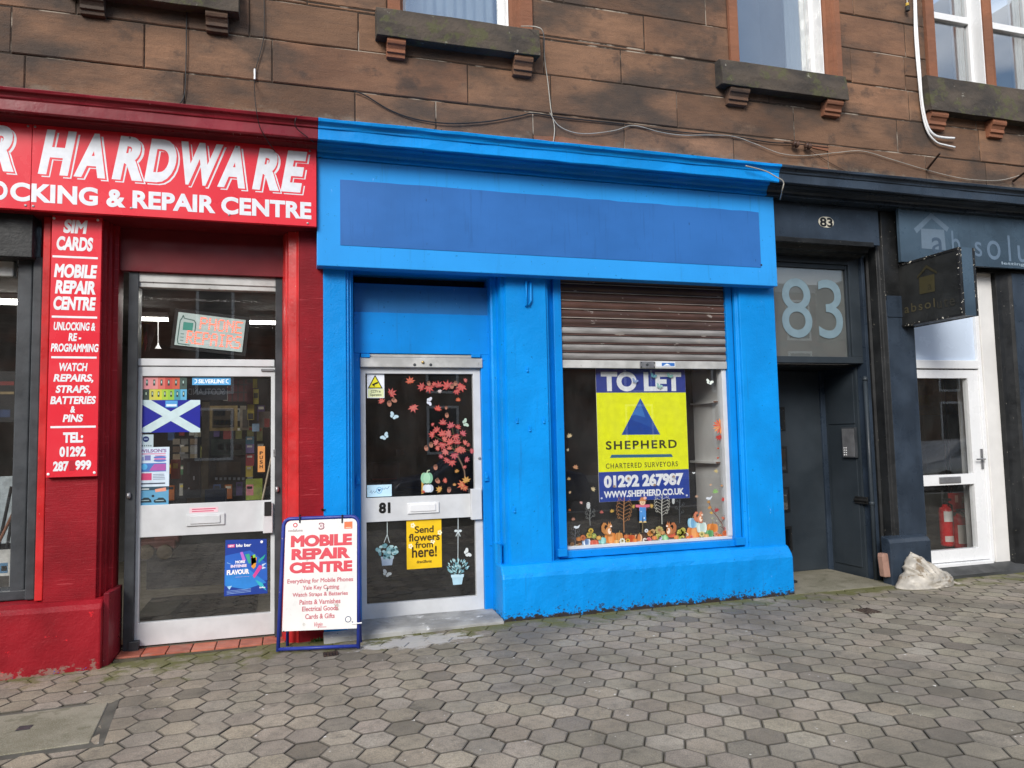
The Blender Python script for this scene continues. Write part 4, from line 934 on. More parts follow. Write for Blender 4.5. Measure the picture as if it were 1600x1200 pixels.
# sign board on the fascia
YSB = -0.07
sx0, sx1 = X(1406, 366, YSB), 12.0
sz1, sz0 = (Z(1404, 322, YSB) + Z(1600, 336, YSB)) / 2, (Z(1408, 410, YSB) + Z(1600, 419, YSB)) / 2
mb = MB(); mb.box(X(1374, 350, YO + 0.02), 12, YO + 0.06, 0.5, sz0 - 0.02, 3.884); part('lintel', mb, M['char_dark'], OF)
mb = MB(); mb.box(sx0, sx1, YSB, YSB + 0.04, sz0, sz1); fb = part('fascia_board', mb, M['char_board'], OF, bevel=0.003)
pf = PY(YSB - 0.0005); pfm = MB()
pfm.stroke(pf, [(1430, 361), (1455, 337), (1481, 359)], 7, 2, '5d6f80')
pfm.poly(pf, [(1439, 357), (1475, 359), (1478, 391), (1440, 388)], 1, '5f7080')
pfm.text(pf, 'a', 1456, 371, 1474, 396, 3, '3b4c5e', bold=0.004)
for ch, x0, y0, x1, y1 in (('b', 1487, 361, 1500, 398), ('s', 1523, 378, 1534, 401), ('o', 1542, 376, 1563, 406), ('l', 1575, 368, 1578.5, 408), ('u', 1590, 384, 1606, 410), ('t', 1614, 378, 1626, 411), ('e', 1634, 386, 1654, 412)):
    pfm.text(pf, ch, x0, y0, x1, y1, 3, '5d7084', bold=0.003)
pfm.text(pf, 'lettings', 1565, 410, 1606, 416, 3, '8fa1b0', bold=0.012)
part('lettering', pfm, M['print'], fb)
# white door
YDW = 0.17; zsl = 0.125
wd0 = o1
xd1 = X(1527.5, 578, YDW); xfr1 = X(1533, 578, YDW); q0 = X(1556.5, 560, YDW - 0.03)
od = grid_frame('door', [wd0 - 0.05, wd0 - 0.045, X(1511.5, 590, YDW), xd1], [Z(1500, 877, YDW), Z(1500, 858, YDW), Z(1484, 758, YDW), Z(1484, 741.5, YDW), Z(1480, 591, YDW), Z(1480, 578, YDW)], DOORCELLS, YDW, 0.07, M['upvc'], OF, bevel=0.006)
for r in ((1425, 588, 1522, 744), (1430, 757, 1532, 864)):
    mb = MB(); mb.pbox(*r, YDW + 0.03, 0.006); part('pane', mb, M['glass'], od)
mb = MB(); mb.pbox(1468.5, 745, 1502, 755, YDW - 0.012, 0.012); part('letter_plate', mb, M['steel'], od, bevel=0.004)
mb = MB(); hz = Z(1535, 717, YDW); mb.box(xd1 - 0.045, xd1 - 0.015, YDW - 0.012, YDW, hz - 0.11, hz + 0.11); mb.tube([(xd1 - 0.03, YDW - 0.05, hz), (xd1 - 0.03, YDW - 0.01, hz)], 0.009); mb.tube([(xd1 - 0.03, YDW - 0.05, hz), (xd1 - 0.15, YDW - 0.05, hz)], 0.009); part('handle', mb, M['steel'], od, bevel=0.002)
mb = MB(); mb.box(xd1 + 0.002, xfr1, YDW - 0.015, YDW + 0.08, zsl - 0.03, 3.4); mb.box(wd0 - 0.05, xd1, YDW - 0.018, YDW + 0.08, Z(1480, 576, YDW), Z(1480, 563, YDW)); mb.box(wd0 - 0.05, xd1, YDW - 0.045, YDW + 0.08, Z(1500, 886, YDW), Z(1500, 878, YDW)); part('door_frame', mb, M['upvc'], OF, bevel=0.006)
mb = MB(); mb.box(wd0 - 0.05, xd1, YDW + 0.02, YDW + 0.05, Z(1480, 563, YDW), 3.4); part('transom_panel', mb, M['white_panel'], OF)
mb = MB(); mb.box(xfr1 + 0.001, q0 + 0.03, YDW - 0.03, YDW + 0.1, 0.02, 3.4); part('reveal', mb, M['white'], OF, bevel=0.004)
mb = MB(); q1 = X(1580, 430, YO); mb.extz([(q0, YDW - 0.032), (q0 + 0.01, YO + 0.06), (q0 + 0.06, YO + 0.05), (q1 - 0.03, YO + 0.02), (q1, YO), (12, YO), (12, 0.5), (q0, 0.5)], -0.05, sz0 - 0.001); part('pilaster', mb, M['char_dark'], OF, bevel=0.006)
mb = MB(); mb.box(q1 + 0.003, 12, YO - 0.006, YO + 0.2, Z(1590, 822, YO), sz0 - 0.03); part('pilaster_face', mb, M['char'], OF, bevel=0.006)
mb = MB(); mb.extx([(-0.035, -0.05), (-0.03, 0.03), (0.14, zsl - 0.03), (0.30, zsl - 0.025), (0.30, -0.05)], b1_ - 0.03, 12, seg=6, jit=0.002); part('step', mb, M['slate'], OF)
mb = MB(); mb.box(6.0, 11, 4.5, 4.6, -0.05, 3.6); mb.box(6.20, 6.24, 0.56, 4.5, -0.05, 3.6); mb.box(11, 11.1, 0.51, 4.5, -0.05, 3.6); mb.box(6, 11, 0.51, 4.5, 3.5, 3.6)
part('interior_wall', mb, paint('office_plaster', (0.42, 0.36, 0.28), 0.8, 0.1, 2, 0), OF)
mb = MB(); mb.box(6.2, 11, 0.26, 4.5, -0.05, 0.06); part('interior_floor', mb, paint('office_carpet', (0.10, 0.09, 0.08), 0.9, 0.2, 20, 0), OF)
mb = MB(); xx = X(1503, 660, 0.40); mb.box(xx, xx + 0.4, 0.38, 0.44, 0.06, 3.4); mb.box(xx + 0.045, xx + 0.06, 0.36, 0.379, 0.06, 3.4); part('inner_reveal', mb, M['white'], OF, bevel=0.006)

# ================================================================== SIGNS ON THE SHOPS
def board(pl, x0, y0, x1, y1, th, back, m, name, parent, bevel=0.002):
    """a flat panel of thickness th whose face lies on the plane"""
    a0, a1, b0, b1 = pl.rect(x0, y0, x1, y1); mb = MB()
    q = [pl.w(a, b, 0) for a, b in ((a0, b0), (a1, b0), (a1, b1), (a0, b1))]
    mb.prism(q, -pl.n * th); return part(name, mb, m, parent, bevel=bevel)
# long red sign
YSG = -0.145; ps = PY(YSG)
zs_t, zs_b = (Z(0, 190.6, YSG) + Z(494, 232.8, YSG)) / 2, (Z(0, 325, YSG) + Z(494.7, 353.8, YSG)) / 2
xs1 = X(494.3, 290, YSG); xseam = X(49, 260, YSG)
sg = thing('shop_sign', 'long red sign board lettered HARDWARE in white italics above the red shopfront', 'sign', (-1.2, YSG, zs_b))
for k, (a, b) in enumerate(((xseam - 2.9, xseam - 0.0015), (xseam + 0.0015, xs1))):
    mb = MB(); mb.box(a, b, YSG, -0.101, zs_b, zs_t); part('panel', mb, M['red_board'], sg, bevel=0.002)
lt = MB()
def hardware(t, x0, x1, z0, z1):
    w_ = 'd9dde4'
    d = 0.016
    lt.text(ps, t, 0, 0, 0, 0, 1, w_, 0.045, 0.24, 0.98, ab=(x0 + 1.5 * d, x1 + 1.5 * d, z0 - 1.25 * d, z1 - 1.25 * d))
    lt.text(ps, t, 0, 0, 0, 0, 2, (0.70, 0.028, 0.046), 0.055, 0.22, 0.98, ab=(x0 + 0.75 * d, x1 + 0.8 * d, z0 - 0.75 * d, z1 - 0.6 * d))
    lt.text(ps, t, 0, 0, 0, 0, 3, w_, 0.045, 0.24, 0.98, ab=(x0, x1, z0, z1))
hz0, hz1 = Z(58, 271.5, YSG), Z(72, 202, YSG)
hx0, hx1 = X(58.5, 271, YSG), X(479, 236, YSG)
for ch, xa_, xb_2, ym in (('H', 60, 119.5, 237), ('A', 115.5, 165, 243), ('R', 175, 223, 247), ('D', 225.5, 276, 250), ('W', 283, 349, 255), ('A', 339.5, 383, 262), ('R', 394, 436, 265), ('E', 438.5, 480, 268), ('R', -26, 22.5, 233)):
    hardware(ch, X(xa_, ym, YSG), X(xb_2, ym, YSG), hz0, hz1)
z20, z21 = Z(60, 316.5, YSG), Z(60, 287, YSG)
lt.text(ps, 'CKING & REPAIR CENTRE', 0, 0, 0, 0, 3, 'd9dde4', 0.042, 0, 1.03, ab=(X(16, 300, YSG), X(486.5, 333, YSG), z20, z21))
lt.text(ps, 'O', 0, 0, 0, 0, 3, 'd9dde4', 0.042, 0, 1.03, ab=(X(-16, 300, YSG), X(12, 302, YSG), z20, z21))
part('lettering', lt, M['print'], sg)
for px, py in ((44, 197), (55, 198), (40, 321), (52, 322), (203, 215), (370, 230), (205, 325), (358, 336), (481, 349), (484, 236)):
    mb = MB(); mb.lathe((X(px, py, YSG), YSG, Z(px, py, YSG)), [(0.009, -0.001), (0.009, 0.003), (0.004, 0.005)], 8, axis=(0, -1, 0)); part('screw', mb, M['steel'], sg)
# strip sign on the pilaster
YST = YP - 0.008; pst = PY(YST)
YST = YP - 0.045; pst = PY(YST)
st = thing('strip_sign', 'narrow upright red sign listing SIM CARDS and MOBILE REPAIR CENTRE on the red pilaster', 'sign', (X(115, 740, YST), YST, Z(115, 746, YST)))
board(pst, 76.5, 338, 155.5, 745, 0.04, 0, M['red_board'], 'panel', st)
lt = MB(); W_ = 'e0e2e6'
for t, x0, y0, x1, y1, sh in (('SIM', 99, 343.5, 137, 365, .14), ('CARDS', 88.5, 370, 145.5, 392, .14), ('MOBILE', 84.5, 413, 152, 434.5, .14), ('REPAIR', 86, 438.5, 149.5, 459.5, .14), ('CENTRE', 83.5, 463.5, 150, 485, .14), ('UNLOCKING &', 84, 503.5, 149, 516.5, .14), ('RE -', 107, 520.5, 127, 533, .14), ('PROGRAMMING', 79.5, 537, 154, 550, .14), ('WATCH', 92.5, 567, 137, 580, .16), ('REPAIRS,', 83.5, 584.5, 146, 598.5, .16), ('STRAPS,', 87, 602, 141.5, 616, .16), ('BATTERIES', 78.5, 619, 150, 631.5, .16), ('&', 110, 634.5, 117.5, 645, .1), ('PINS', 98, 647.5, 130, 659.5, .16), ('TEL:', 98.5, 675.5, 130, 692, 0), ('01292', 93, 697.5, 134, 714, 0), ('287', 83, 720.8, 107.5, 736.5, 0), ('999', 117.5, 719, 142.5, 734.5, 0)):
    lt.text(pst, t, x0, y0, x1, y1, 2, W_, 0.05 if y1 - y0 > 14 else 0.04, sh)
for y in (402, 495.5, 558.5, 667): lt.prect(pst, 82 - (y - 402) * 0.012, y - 1.6, 153 - (y - 402) * 0.012, y + 1.6, 2, W_)
lt.prect(pst, 108, 719.5, 116.5, 735.5, 2, (0.42, 0.004, 0.02))
part('lettering', lt, M['print'], st)
for px, py in ((84.5, 341), (153, 344), (75.5, 741), (147.5, 738.5)):
    mb = MB(); mb.lathe((X(px, py, YST), YST, Z(px, py, YST)), [(0.010, -0.001), (0.010, 0.003), (0.004, 0.005)], 8, axis=(0, -1, 0)); part('screw', mb, M['upvc'], st)

# oval number plate
pe = PY(YE - 0.005)
pl_ = thing('number_plate', 'small oval cream plate with a black 83, on the charcoal fascia over the entrance', 'sign', (X(1291, 357, YE), YE, Z(1291, 357, YE)))
a, b = pe.at(1291, 347); mb = MB(); q = []
for k in range(28):
    t = 2 * math.pi * k / 28; cx = math.copysign(abs(math.cos(t)) ** 0.75, math.cos(t)); q.append(pe.w(a + 0.094 * cx, b + 0.057 * math.sin(t), 0))
mb.prism(q, (0, 0.005, 0)); part('plate', mb, paint('cream_enamel', (0.66, 0.62, 0.50), 0.3, 0.08, 8, 0), pl_, bevel=0.001)
mb = MB(); mb.text(pe, '83', 1281, 340, 1301, 354.5, 2, '0c0c0c', 0.035); part('lettering', mb, M['print'], pl_)

# projecting box sign
XS = 6.2
pj = Plane((XS, 0.05, 0), (0, -1, 0), (0, 0, 1))
a_in, b_ = pj.at(1402.5, 462); a_out, _ = pj.at(1501, 440)
zt_ = (pj.at(1398.6, 414)[1] + pj.at(1496.6, 387)[1]) / 2; zb2 = (pj.at(1406.8, 511)[1] + pj.at(1505.8, 492.7)[1]) / 2
js = thing('projecting_sign', 'blistered black box sign on a bracket with a gold house emblem and the word absolute', 'sign', (XS + 0.1, 0.05, zb2))
mb = MB(); y0, y1 = 0.05 - a_out, 0.05 - a_in
mb.box(XS + 0.004, XS + 0.19, y0 + 0.004, y1 - 0.004, zb2 + 0.004, zt_ - 0.004); part('box', mb, M['sign_black'], js)
mb = MB(); e = 0.022
for (xa, xb2) in ((XS - 0.004, XS + 0.03), (XS + 0.165, XS + 0.198)):
    mb.box(xa, xb2, y0, y1, zb2, zb2 + e); mb.box(xa, xb2, y0, y1, zt_ - e, zt_); mb.box(xa + 0.0005, xb2, y0 - 0.0005, y0 + e, zb2 + e, zt_ - e); mb.box(xa + 0.0005, xb2, y1 - e, y1, zb2 + e, zt_ - e)
part('trim', mb, M['sign_edge'], js)
mb = MB(); mb.box(XS + 0.031, XS + 0.164, y0 - 0.003, y0 + 0.003, zb2, zt_); part('end_panel', mb, M['char_board'], js)  # lighter blue-grey end: light on this face put into its colour
mb = MB(); gold = '3d3822'
mb.poly(pj, [(1436, 434), (1460, 428), (1461, 455), (1437, 460)], 2, gold); mb.poly(pj, [(1433, 432), (1447.5, 414), (1464, 424.5), (1464, 428), (1447.5, 419), (1433, 436)], 2, '34301f')
mb.text(pj, 'a', 1449.5, 444, 1456, 453, 3, '2c2818', 0.01)
mb.text(pj, 'absol', 1413, 471, 1461, 485, 2, '4a4430', 0.006, 0, 1.25); mb.text(pj, 'ute', 1464, 466, 1492, 480, 2, '302e26', 0.006, 0, 1.25)
part('lettering', mb, M['print'], js)
mb = MB(); 
for z in (0.0, 1.0):
    zz = Z(1393, 465, 0.03) - 0.03 - z * 0.10; mb.box(XS - 0.02, XS + 0.02, y1, YO, zz - 0.014, zz + 0.014)
mb.box(o0 + 0.005, XS + 0.04, YO - 0.014, YO - 0.005, Z(1393, 495, 0.02), Z(1393, 462, 0.02)); part('bracket', mb, M['char'], js)
for (fy, fz) in ((0.3, 0.985), (0.5, 0.99), (0.65, 0.985), (0.86, 0.988), (0.93, 0.98)):
    pass

# TO LET board behind the glass
YL = 0.212; plb = PY(YL)
tl = thing('letting_board', 'yellow and navy TO LET board with a blue triangle hanging inside the shop window', 'sign', (X(1003, 780, YL), YL, Z(1005, 781, YL)))
a0, a1, b0, b1 = plb.rect(933.5, 577, 1074, 781.5)
mb = MB(); mb.box(a0, a1, YL, YL + 0.006, b0, b1 + 0.02); part('panel', mb, M['board_white'], tl)
mb = MB(); P_ = lambda y: plb.at(1003, y)[1]
def band(y0, y1, c, ly=1): mb.poly(plb, [(a0 + 0.001, P_(y1)), (a1 - 0.001, P_(y1)), (a1 - 0.001, P_(y0)), (a0 + 0.001, P_(y0))], ly, c, px=False)
band(570, 613.5, '2b3c92'); band(613.5, 735.5, (0.90, 0.94, 0.004)); band(735.5, 781.4, '1d3f9e')
mb.poly(plb, [(1000.5, 622), (1031.5, 679), (971, 679.5)], 2, '2a55a8'); mb.poly(plb, [(1000.5, 628), (1008, 652), (992, 648), (986, 650)], 3, '4078c4'); mb.poly(plb, [(984, 655), (1004, 662), (1025, 672), (1029, 678), (973, 678.5)], 3, '1f469c')
mb.text(plb, 'TO LET', 939, 581, 1064.5, 611.5, 2, 'eceff4', 0.05)
mb.text(plb, 'SHEPHERD', 946.5, 688, 1057.5, 701.5, 2, '33361a', 0.028, 0, 1.25)
mb.poly(plb, [(955.5, 710.5), (1049, 709.5), (1051.5, 714), (953, 715.5)], 2, '2a6a8c')
mb.text(plb, 'CHARTERED SURVEYORS', 946.5, 722.5, 1059, 730.5, 2, '3b3f1c', 0.010, 0, 1.2)
mb.text(plb, '01292 267987', 943.5, 740.5, 1068, 760.5, 2, 'f2f4f8', 0.055)
mb.text(plb, 'WWW.SHEPHERD.CO.UK', 943.5, 765, 1069, 775.5, 2, 'f2f4f8', 0.04)
for px, py in ((941, 779.5), (1074, 775)): mb.pell(plb, px - 1, py - 1, 1.6, 1.6, 2, 'cfd6e6')
part('lettering', mb, M['print'], tl)

# ================================================================== PAPERS, POSTERS AND LABELS ON THE GLASS
pg8 = PY(YD8 + 0.0212); pgr = PY(YD + 0.0212)
def paper(name, label, cat, mb, group=None): return single(name, label, cat, mb, M['print'], group)
def box_paper(pl, x0, y0, x1, y1, c):
    mb = MB(); mb.prect(pl, x0, y0, x1, y1, 1, c); return mb
# vacant door
mb = box_paper(pg8, 573.5, 584, 600.5, 622, 'e6ebf2'); mb.prect(pg8, 575, 607.5, 599.5, 621, 2, 'dfe6b4')
mb.poly(pg8, [(586, 585.5), (598, 607), (574.5, 607)], 2, '101010'); mb.poly(pg8, [(586, 588.5), (595.5, 605.5), (577, 605.5)], 3, 'e6dc28'); mb.poly(pg8, [(581, 600.5), (590, 596.5), (591, 599), (582.5, 602.5)], 4, '101010'); mb.poly(pg8, [(583, 602), (585, 601.5), (586, 604), (584, 604)], 4, '101010')
mb.text(pg8, 'CCTV in', 579.5, 609.5, 594.5, 613.5, 4, '3c4030', 0.02); mb.text(pg8, 'Operation', 578, 615, 596, 619.5, 4, '3c4030', 0.02)
paper('warning_sticker', 'white CCTV sticker with a yellow camera triangle in the top corner of the door glass', 'sticker', mb)
mb = box_paper(pg8, 573.5, 757.5, 612, 776, 'bfe2f4'); mb.pell(pg8, 592.5, 766, 4.6, 5.2, 2, '6fb4dc'); mb.pell(pg8, 592.5, 766, 3.6, 4.1, 3, 'bfe2f4')
mb.poly(pg8, [(590, 765), (591.2, 763.6), (592.5, 765), (593.8, 763.6), (595, 765), (592.5, 768.6)], 4, '1c4a80')
mb.stroke(pg8, [(578, 770), (580, 766), (581, 771), (584, 767), (585, 770), (588, 767)], 0.7, 3, '1c4a80'); mb.stroke(pg8, [(597, 766), (598, 762), (600, 765), (602, 762), (605, 764), (608, 760)], 0.7, 3, '1c4a80')
paper('card', 'pale blue card with a small heart at the foot of the upper door glass', 'card', mb)
mb = box_paper(pg8, 635.3, 807.5, 690, 888, (0.86, 0.55, 0.012)); INK = '3a2a14'
for t, x0, y0, x1, y1 in (('Send', 648, 821.5, 677.5, 832.5), ('flowers', 638.6, 833, 687, 845), ('from', 649, 845.5, 676.5, 856), ('here!', 643.6, 853.5, 682.6, 870.5), ('direct2florist', 651, 875, 674.5, 879.5)): mb.text(pg8, t, x0, y0, x1, y1, 4, INK, 0.022)
for cx, cy in ((645, 821), (641.5, 853.5), (687, 832), (676, 846)):
    for k in range(5): mb.pell(pg8, cx + 2.3 * math.cos(k * 1.257), cy + 2.6 * math.sin(k * 1.257), 1.5, 1.7, 2, 'fdf3cf', 8)
paper('poster', 'yellow poster reading Send flowers from here! on the lower glass of door 81', 'poster', mb)
TEAL = ('9fc7cb', '84b2b8', 'b4d6d8', '6f9fa8')
mb = MB(); mb.stroke(pg8, [(605, 813), (605, 835), (600, 848)], 0.9, 1, 'c9d6d8'); mb.stroke(pg8, [(605, 835), (608.5, 848)], 0.9, 1, 'c9d6d8')
mb.poly(pg8, [(595.5, 870), (615, 869), (612.5, 883), (597, 884)], 1, 'b9cadb'); mb.poly(pg8, [(594.8, 870), (615.6, 869), (615, 873), (595.5, 874)], 2, 'c8d6e4')
for k in range(46):
    t = R.uniform(0, 6.28); r = math.sqrt(R.random()); mb.pell(pg8, 605 + 16 * r * math.cos(t), 861 + 10.5 * r * math.sin(t), R.uniform(2, 3.6), R.uniform(2, 3.4), 3 + k % 5, R.choice(TEAL), 9, wob=0.15)
paper('plant_sticker', 'pale teal hanging pot sticker with a rounded bushy plant, nearest the yellow poster hinge side', 'sticker', mb, 'hanging plant stickers')
mb = MB(); mb.stroke(pg8, [(715.8, 806), (715.5, 873)], 0.9, 1, 'd2dcdd')
for s in (-1, 1): mb.pell(pg8, 715.7 + 3.2 * s, 829.5, 2.8, 2.0, 2, 'd2dcdd', 10); mb.stroke(pg8, [(715.7, 830), (715.7 + 3.4 * s, 838)], 1.1, 2, 'd2dcdd')
mb.poly(pg8, [(705.5, 898), (724.5, 897), (721.5, 913), (708, 914)], 1, 'aed0dc'); mb.poly(pg8, [(704.5, 898), (725, 897), (724.5, 901.5), (705, 902.5)], 2, 'c0dde6')
for k in range(70):
    t = R.uniform(0, 6.28); r = math.sqrt(R.random()); cx, cy = 715.5 + 16.5 * r * math.cos(t), 886 + 12.5 * r * math.sin(t); aa = math.atan2(cy - 898, cx - 715.5)
    ux, uy = math.cos(aa), math.sin(aa); mb.poly(pg8, [(cx - 2.8 * ux, cy - 2.8 * uy), (cx - 1.1 * uy, cy + 1.1 * ux), (cx + 2.8 * ux, cy + 2.8 * uy), (cx + 1.1 * uy, cy - 1.1 * ux)], 3 + k % 5, R.choice(TEAL))
paper('plant_sticker', 'pale teal hanging pot sticker with a bow and spiky leaves on the lower door glass', 'sticker', mb, 'hanging plant stickers')

# hardware door
mb = MB(); mb.prect(pgr, 221, 625, 312.8, 675.5, 1, '0a1490')
def P2(x, y): return (221 + 91.8 * x, 625 + 50.5 * y)
for pts in ([(0, 0), (.16, 0), (1, .88), (1, 1), (.84, 1), (0, .13)],): mb.poly(pgr, [P2(*p) for p in pts], 2, 'c2d8dc')
mb.poly(pgr, [P2(*p) for p in [(1, 0), (.84, 0), (0, .88), (0, 1), (.16, 1), (1, .13)]], 3, 'c2d8dc')
mb.prect(pgr, 258.5, 626, 277.5, 636.5, 4, '4f9ad6'); mb.prect(pgr, 260, 631.5, 276, 635, 5, 'dcecf6')
paper('flag', 'blue and white saltire flag stuck inside the glass of the hardware door', 'flag', mb)
mb = MB()
row1 = ('d98f95', 'd88f8d', 'cf6d62', 'bb4a42', 'c05a44', '40544e'); row2 = ('31403a', 'c9c45a', 'c3c239', '9fbf3e', '8cb83c', '3f8fa0', '5faad0')
for k, c in enumerate(row1):
    x = 224 + k * 11.35; mb.prect(pgr, x, 589.5, x + 11.35, 608, 1, c); mb.prect(pgr, x + 4, 593, x + 7.3, 602.5, 2, '2b3534'); mb.prect(pgr, x + 4.8, 594.8, x + 6.5, 599, 3, 'a8c8c0')
for k, c in enumerate(row2):
    x = 223.5 + k * 9.75; mb.prect(pgr, x, 608.3, x + 9.75, 625, 1, c); mb.prect(pgr, x + 3.4, 611.5, x + 6.3, 620, 2, '24302c'); mb.prect(pgr, x + 4.1, 613, x + 5.6, 617, 3, 'b8d0b8')
paper('poster', 'sheet of small phone pictures on pink red and yellow squares above the saltire flag', 'poster', mb)
mb = box_paper(pgr, 300.4, 590, 360.5, 601.5, '58a6dc'); mb.text(pgr, 'SILVERLINE', 310, 592.5, 351, 599, 2, 'f2f8fc', 0.03, 0.1)
for s, cx in ((1, 306), (-1, 355)): mb.stroke(pgr, [(cx - 2 * s, 592.5), (cx + 1.5 * s, 593.5), (cx + 1.5 * s, 597.5), (cx - 2 * s, 598.8)], 1.4, 2, 'f2f8fc')
paper('sticker', 'light blue SILVERLINE strip sticker at the top of the hardware door glass', 'sticker', mb)
mb = box_paper(pgr, 215.5, 679, 239.7, 699, 'b9ccd4'); mb.pell(pgr, 228, 686.2, 5.2, 4.6, 2, '1c2f66', 16); mb.prect(pgr, 225, 685.2, 231, 687, 3, '8fa2c4')
for k in range(6): mb.prect(pgr, 218.5 + k * 3.3, 695.3, 220.2 + k * 3.3, 697.4, 2, '53666e')
paper('sticker', 'small pale sticker with a navy round badge below the saltire flag', 'sticker', mb)
mb = box_paper(pgr, 215.5, 698.6, 264.5, 760.4, 'cfe0ee')
mb.text(pgr, "WILSON'S", 218, 701.5, 260, 707, 2, '8a6a9e', 0.035); mb.prect(pgr, 218, 708, 259, 710, 2, 'd29ab8'); mb.prect(pgr, 242, 711, 259, 712.5, 2, 'd29ab8')
mb.prect(pgr, 226, 711.5, 235.5, 719.5, 2, '7a7ab8'); mb.prect(pgr, 222, 714, 225, 720, 2, '8a9ac8'); mb.pell(pgr, 250, 714.5, 10, 2.2, 2, '5a78c0'); mb.pell(pgr, 250, 719.5, 10, 2.2, 2, '5a78c0'); mb.prect(pgr, 241, 716, 259, 718, 3, 'd884b0')
mb.prect(pgr, 218, 723.5, 259.5, 737, 2, '4a7ac0'); mb.pell(pgr, 225.5, 729.5, 5, 4.6, 3, '58b0e4'); mb.poly(pgr, [(233, 735.5), (241, 725), (259, 724.5), (259, 735)], 3, 'b05aa8')
mb.prect(pgr, 218, 739.5, 237, 750.5, 2, 'd04a78')
for y in (740.5, 743, 745.5, 748): mb.prect(pgr, 239, y, 259 - (y % 3), y + 1.3, 2, '8f9fb4')
mb.prect(pgr, 219, 754.5, 258, 756.5, 2, '3c4458')
paper('poster', "white WILSON'S notice with blue and pink printed blocks on the hardware door glass", 'poster', mb)
mb = box_paper(pgr, 214.5, 760.6, 263.5, 790.5, '5f9fc4'); mb.prect(pgr, 214.5, 760.6, 263.5, 766, 2, '2d4a5a'); mb.prect(pgr, 220, 763.3, 233, 765.3, 3, 'c9d2d4'); mb.poly(pgr, [(217.5, 765.8), (219.3, 762.2), (221, 765.8)], 3, 'e8eeee'); mb.poly(pgr, [(242, 764.5), (259, 761.5), (260, 767), (243, 769)], 3, 'e29a84')
for cx in (227, 250): mb.poly(pgr, [(cx - 10, 784), (cx - 9, 781), (cx - 5, 780), (cx - 2, 777.5), (cx + 5, 777.5), (cx + 9, 781), (cx + 10, 785), (cx - 8, 785.5)], 3, '22343c'); mb.prect(pgr, cx - 7, 781.5, cx + 6, 782.5, 4, 'a8c4cc')
mb.pell(pgr, 239, 775, 2.2, 1.9, 3, '24262e')
paper('poster', 'small blue poster with two dark cars at the foot of the hardware door glass', 'poster', mb)
mb = box_paper(pgr, 402.8, 697.2, 414, 737.5, 'c98a4c')
for k, ch in enumerate('PUSH'): mb.text(pgr, ch, 405.6, 705.2 + k * 7.0, 410.6, 710.6 + k * 7.0, 2, '1c140c', 0.03)
paper('push_label', 'tan vertical PUSH label stuck on the hardware door glass', 'label', mb)
mb = MB(); pp = PY(YD - 0.0005); mb.prect(pp, 296, 792.5, 341, 801, 1, 'e8c8d0')
for k in range(2): mb.prect(pp, 300, 794.4 + k * 3.4, 337 - 3 * k, 796 + k * 3.4, 2, 'd05a78')
paper('sticker', 'pink printed strip sticker above the letter plate of the hardware door', 'sticker', mb)
# vape poster, slightly twisted on the lower pane
mb = MB(); C4 = [(352.4, 843.7), (416.5, 842), (418, 927), (350, 931.7)]
def B(u, v):
    (x0, y0), (x1, y1), (x2, y2), (x3, y3) = C4
    return ((x0 * (1 - u) + x1 * u) * (1 - v) + (x3 * (1 - u) + x2 * u) * v, (y0 * (1 - u) + y1 * u) * (1 - v) + (y3 * (1 - u) + y2 * u) * v)
mb.poly(pgr, [B(0, 0), B(1, 0), B(1, 1), B(0, 1)], 1, '1c3f9a'); mb.poly(pgr, [B(0, .28), B(.6, .2), B(1, .45), B(1, .75), B(.5, .85), B(0, .8)], 2, '2a64c4'); mb.poly(pgr, [B(.02, .62), B(.5, .5), B(.98, .8), B(.5, .9), B(.02, .82)], 3, '2f86d8')
for pts, c in (([(.62, .30), (.72, .27), (.75, .43), (.68, .44)], '8fd048'), ([(.36, .23), (.42, .22), (.5, .38), (.42, .38)], 'c470d4'), ([(.48, .27), (.58, .26), (.62, .43), (.57, .44)], '3fae8c'), ([(.62, .34), (.76, .33), (.73, .50), (.68, .54), (.63, .5)], 'e8a038'), ([(.62, .30), (.66, .29), (.68, .45), (.63, .48)], 'd8503c'), ([(.66, .66), (.82, .47), (.90, .50), (.70, .71)], 'd84a9c'), ([(.80, .38), (.97, .28), (.93, .35), (.80, .44)], '2fae9c'), ([(.05, .4), (.2, .45), (.05, .41)], 'a8d8f0'), ([(.72, .74), (.88, .80), (.98, .95), (.80, .84)], '38b8c8'), ([(.88, .46), (.99, .44), (.90, .50), (.98, .53), (.88, .55)], 'c8dcf4')): mb.poly(pgr, [B(*p) for p in pts], 4, c)
def BT(t, u0, v0, u1, v1, c, bold=0.04, sh=0.0): p, q = B(u0, v0), B(u1, v1); mb.text(pgr, t, p[0], p[1], q[0], q[1], 6, c, bold, sh)
mb.poly(pgr, [B(.06, .085), B(.23, .08), B(.23, .135), B(.06, .14)], 5, 'd8508c'); BT('NEW', .08, .092, .21, .128, 'f4e8f0'); BT('blu bar', .26, .07, .63, .135, 'f4f6fc', .035)
BT('MORE', .25, .37, .48, .43, 'f4f6fc', .05); BT('INTENSE', .14, .44, .52, .505, 'f4e4f2', .05); BT('FLAVOUR', .05, .525, .58, .635, 'f8f8fc', .055); BT('BIGGER TASTE', .26, .66, .58, .68, 'e4b8dc', .03); BT('blu', .82, .865, .95, .90, 'f4f6fc', .03)
mb.pell(pgr, *B(.88, .05), 2.2, 2.2, 5, 'f4f6fc', 12); mb.poly(pgr, [B(.06, .83), B(.18, .82), B(.12, .89)], 5, 'a8d4f0')
for v in (.91, .935, .96): mb.poly(pgr, [B(.06, v), B(.62, v - .02), B(.62, v - .012), B(.06, v + .008)], 5, '8fb0e4')
paper('poster', 'dark blue poster reading MORE INTENSE FLAVOUR with coloured tubes on the lower glass', 'poster', mb)
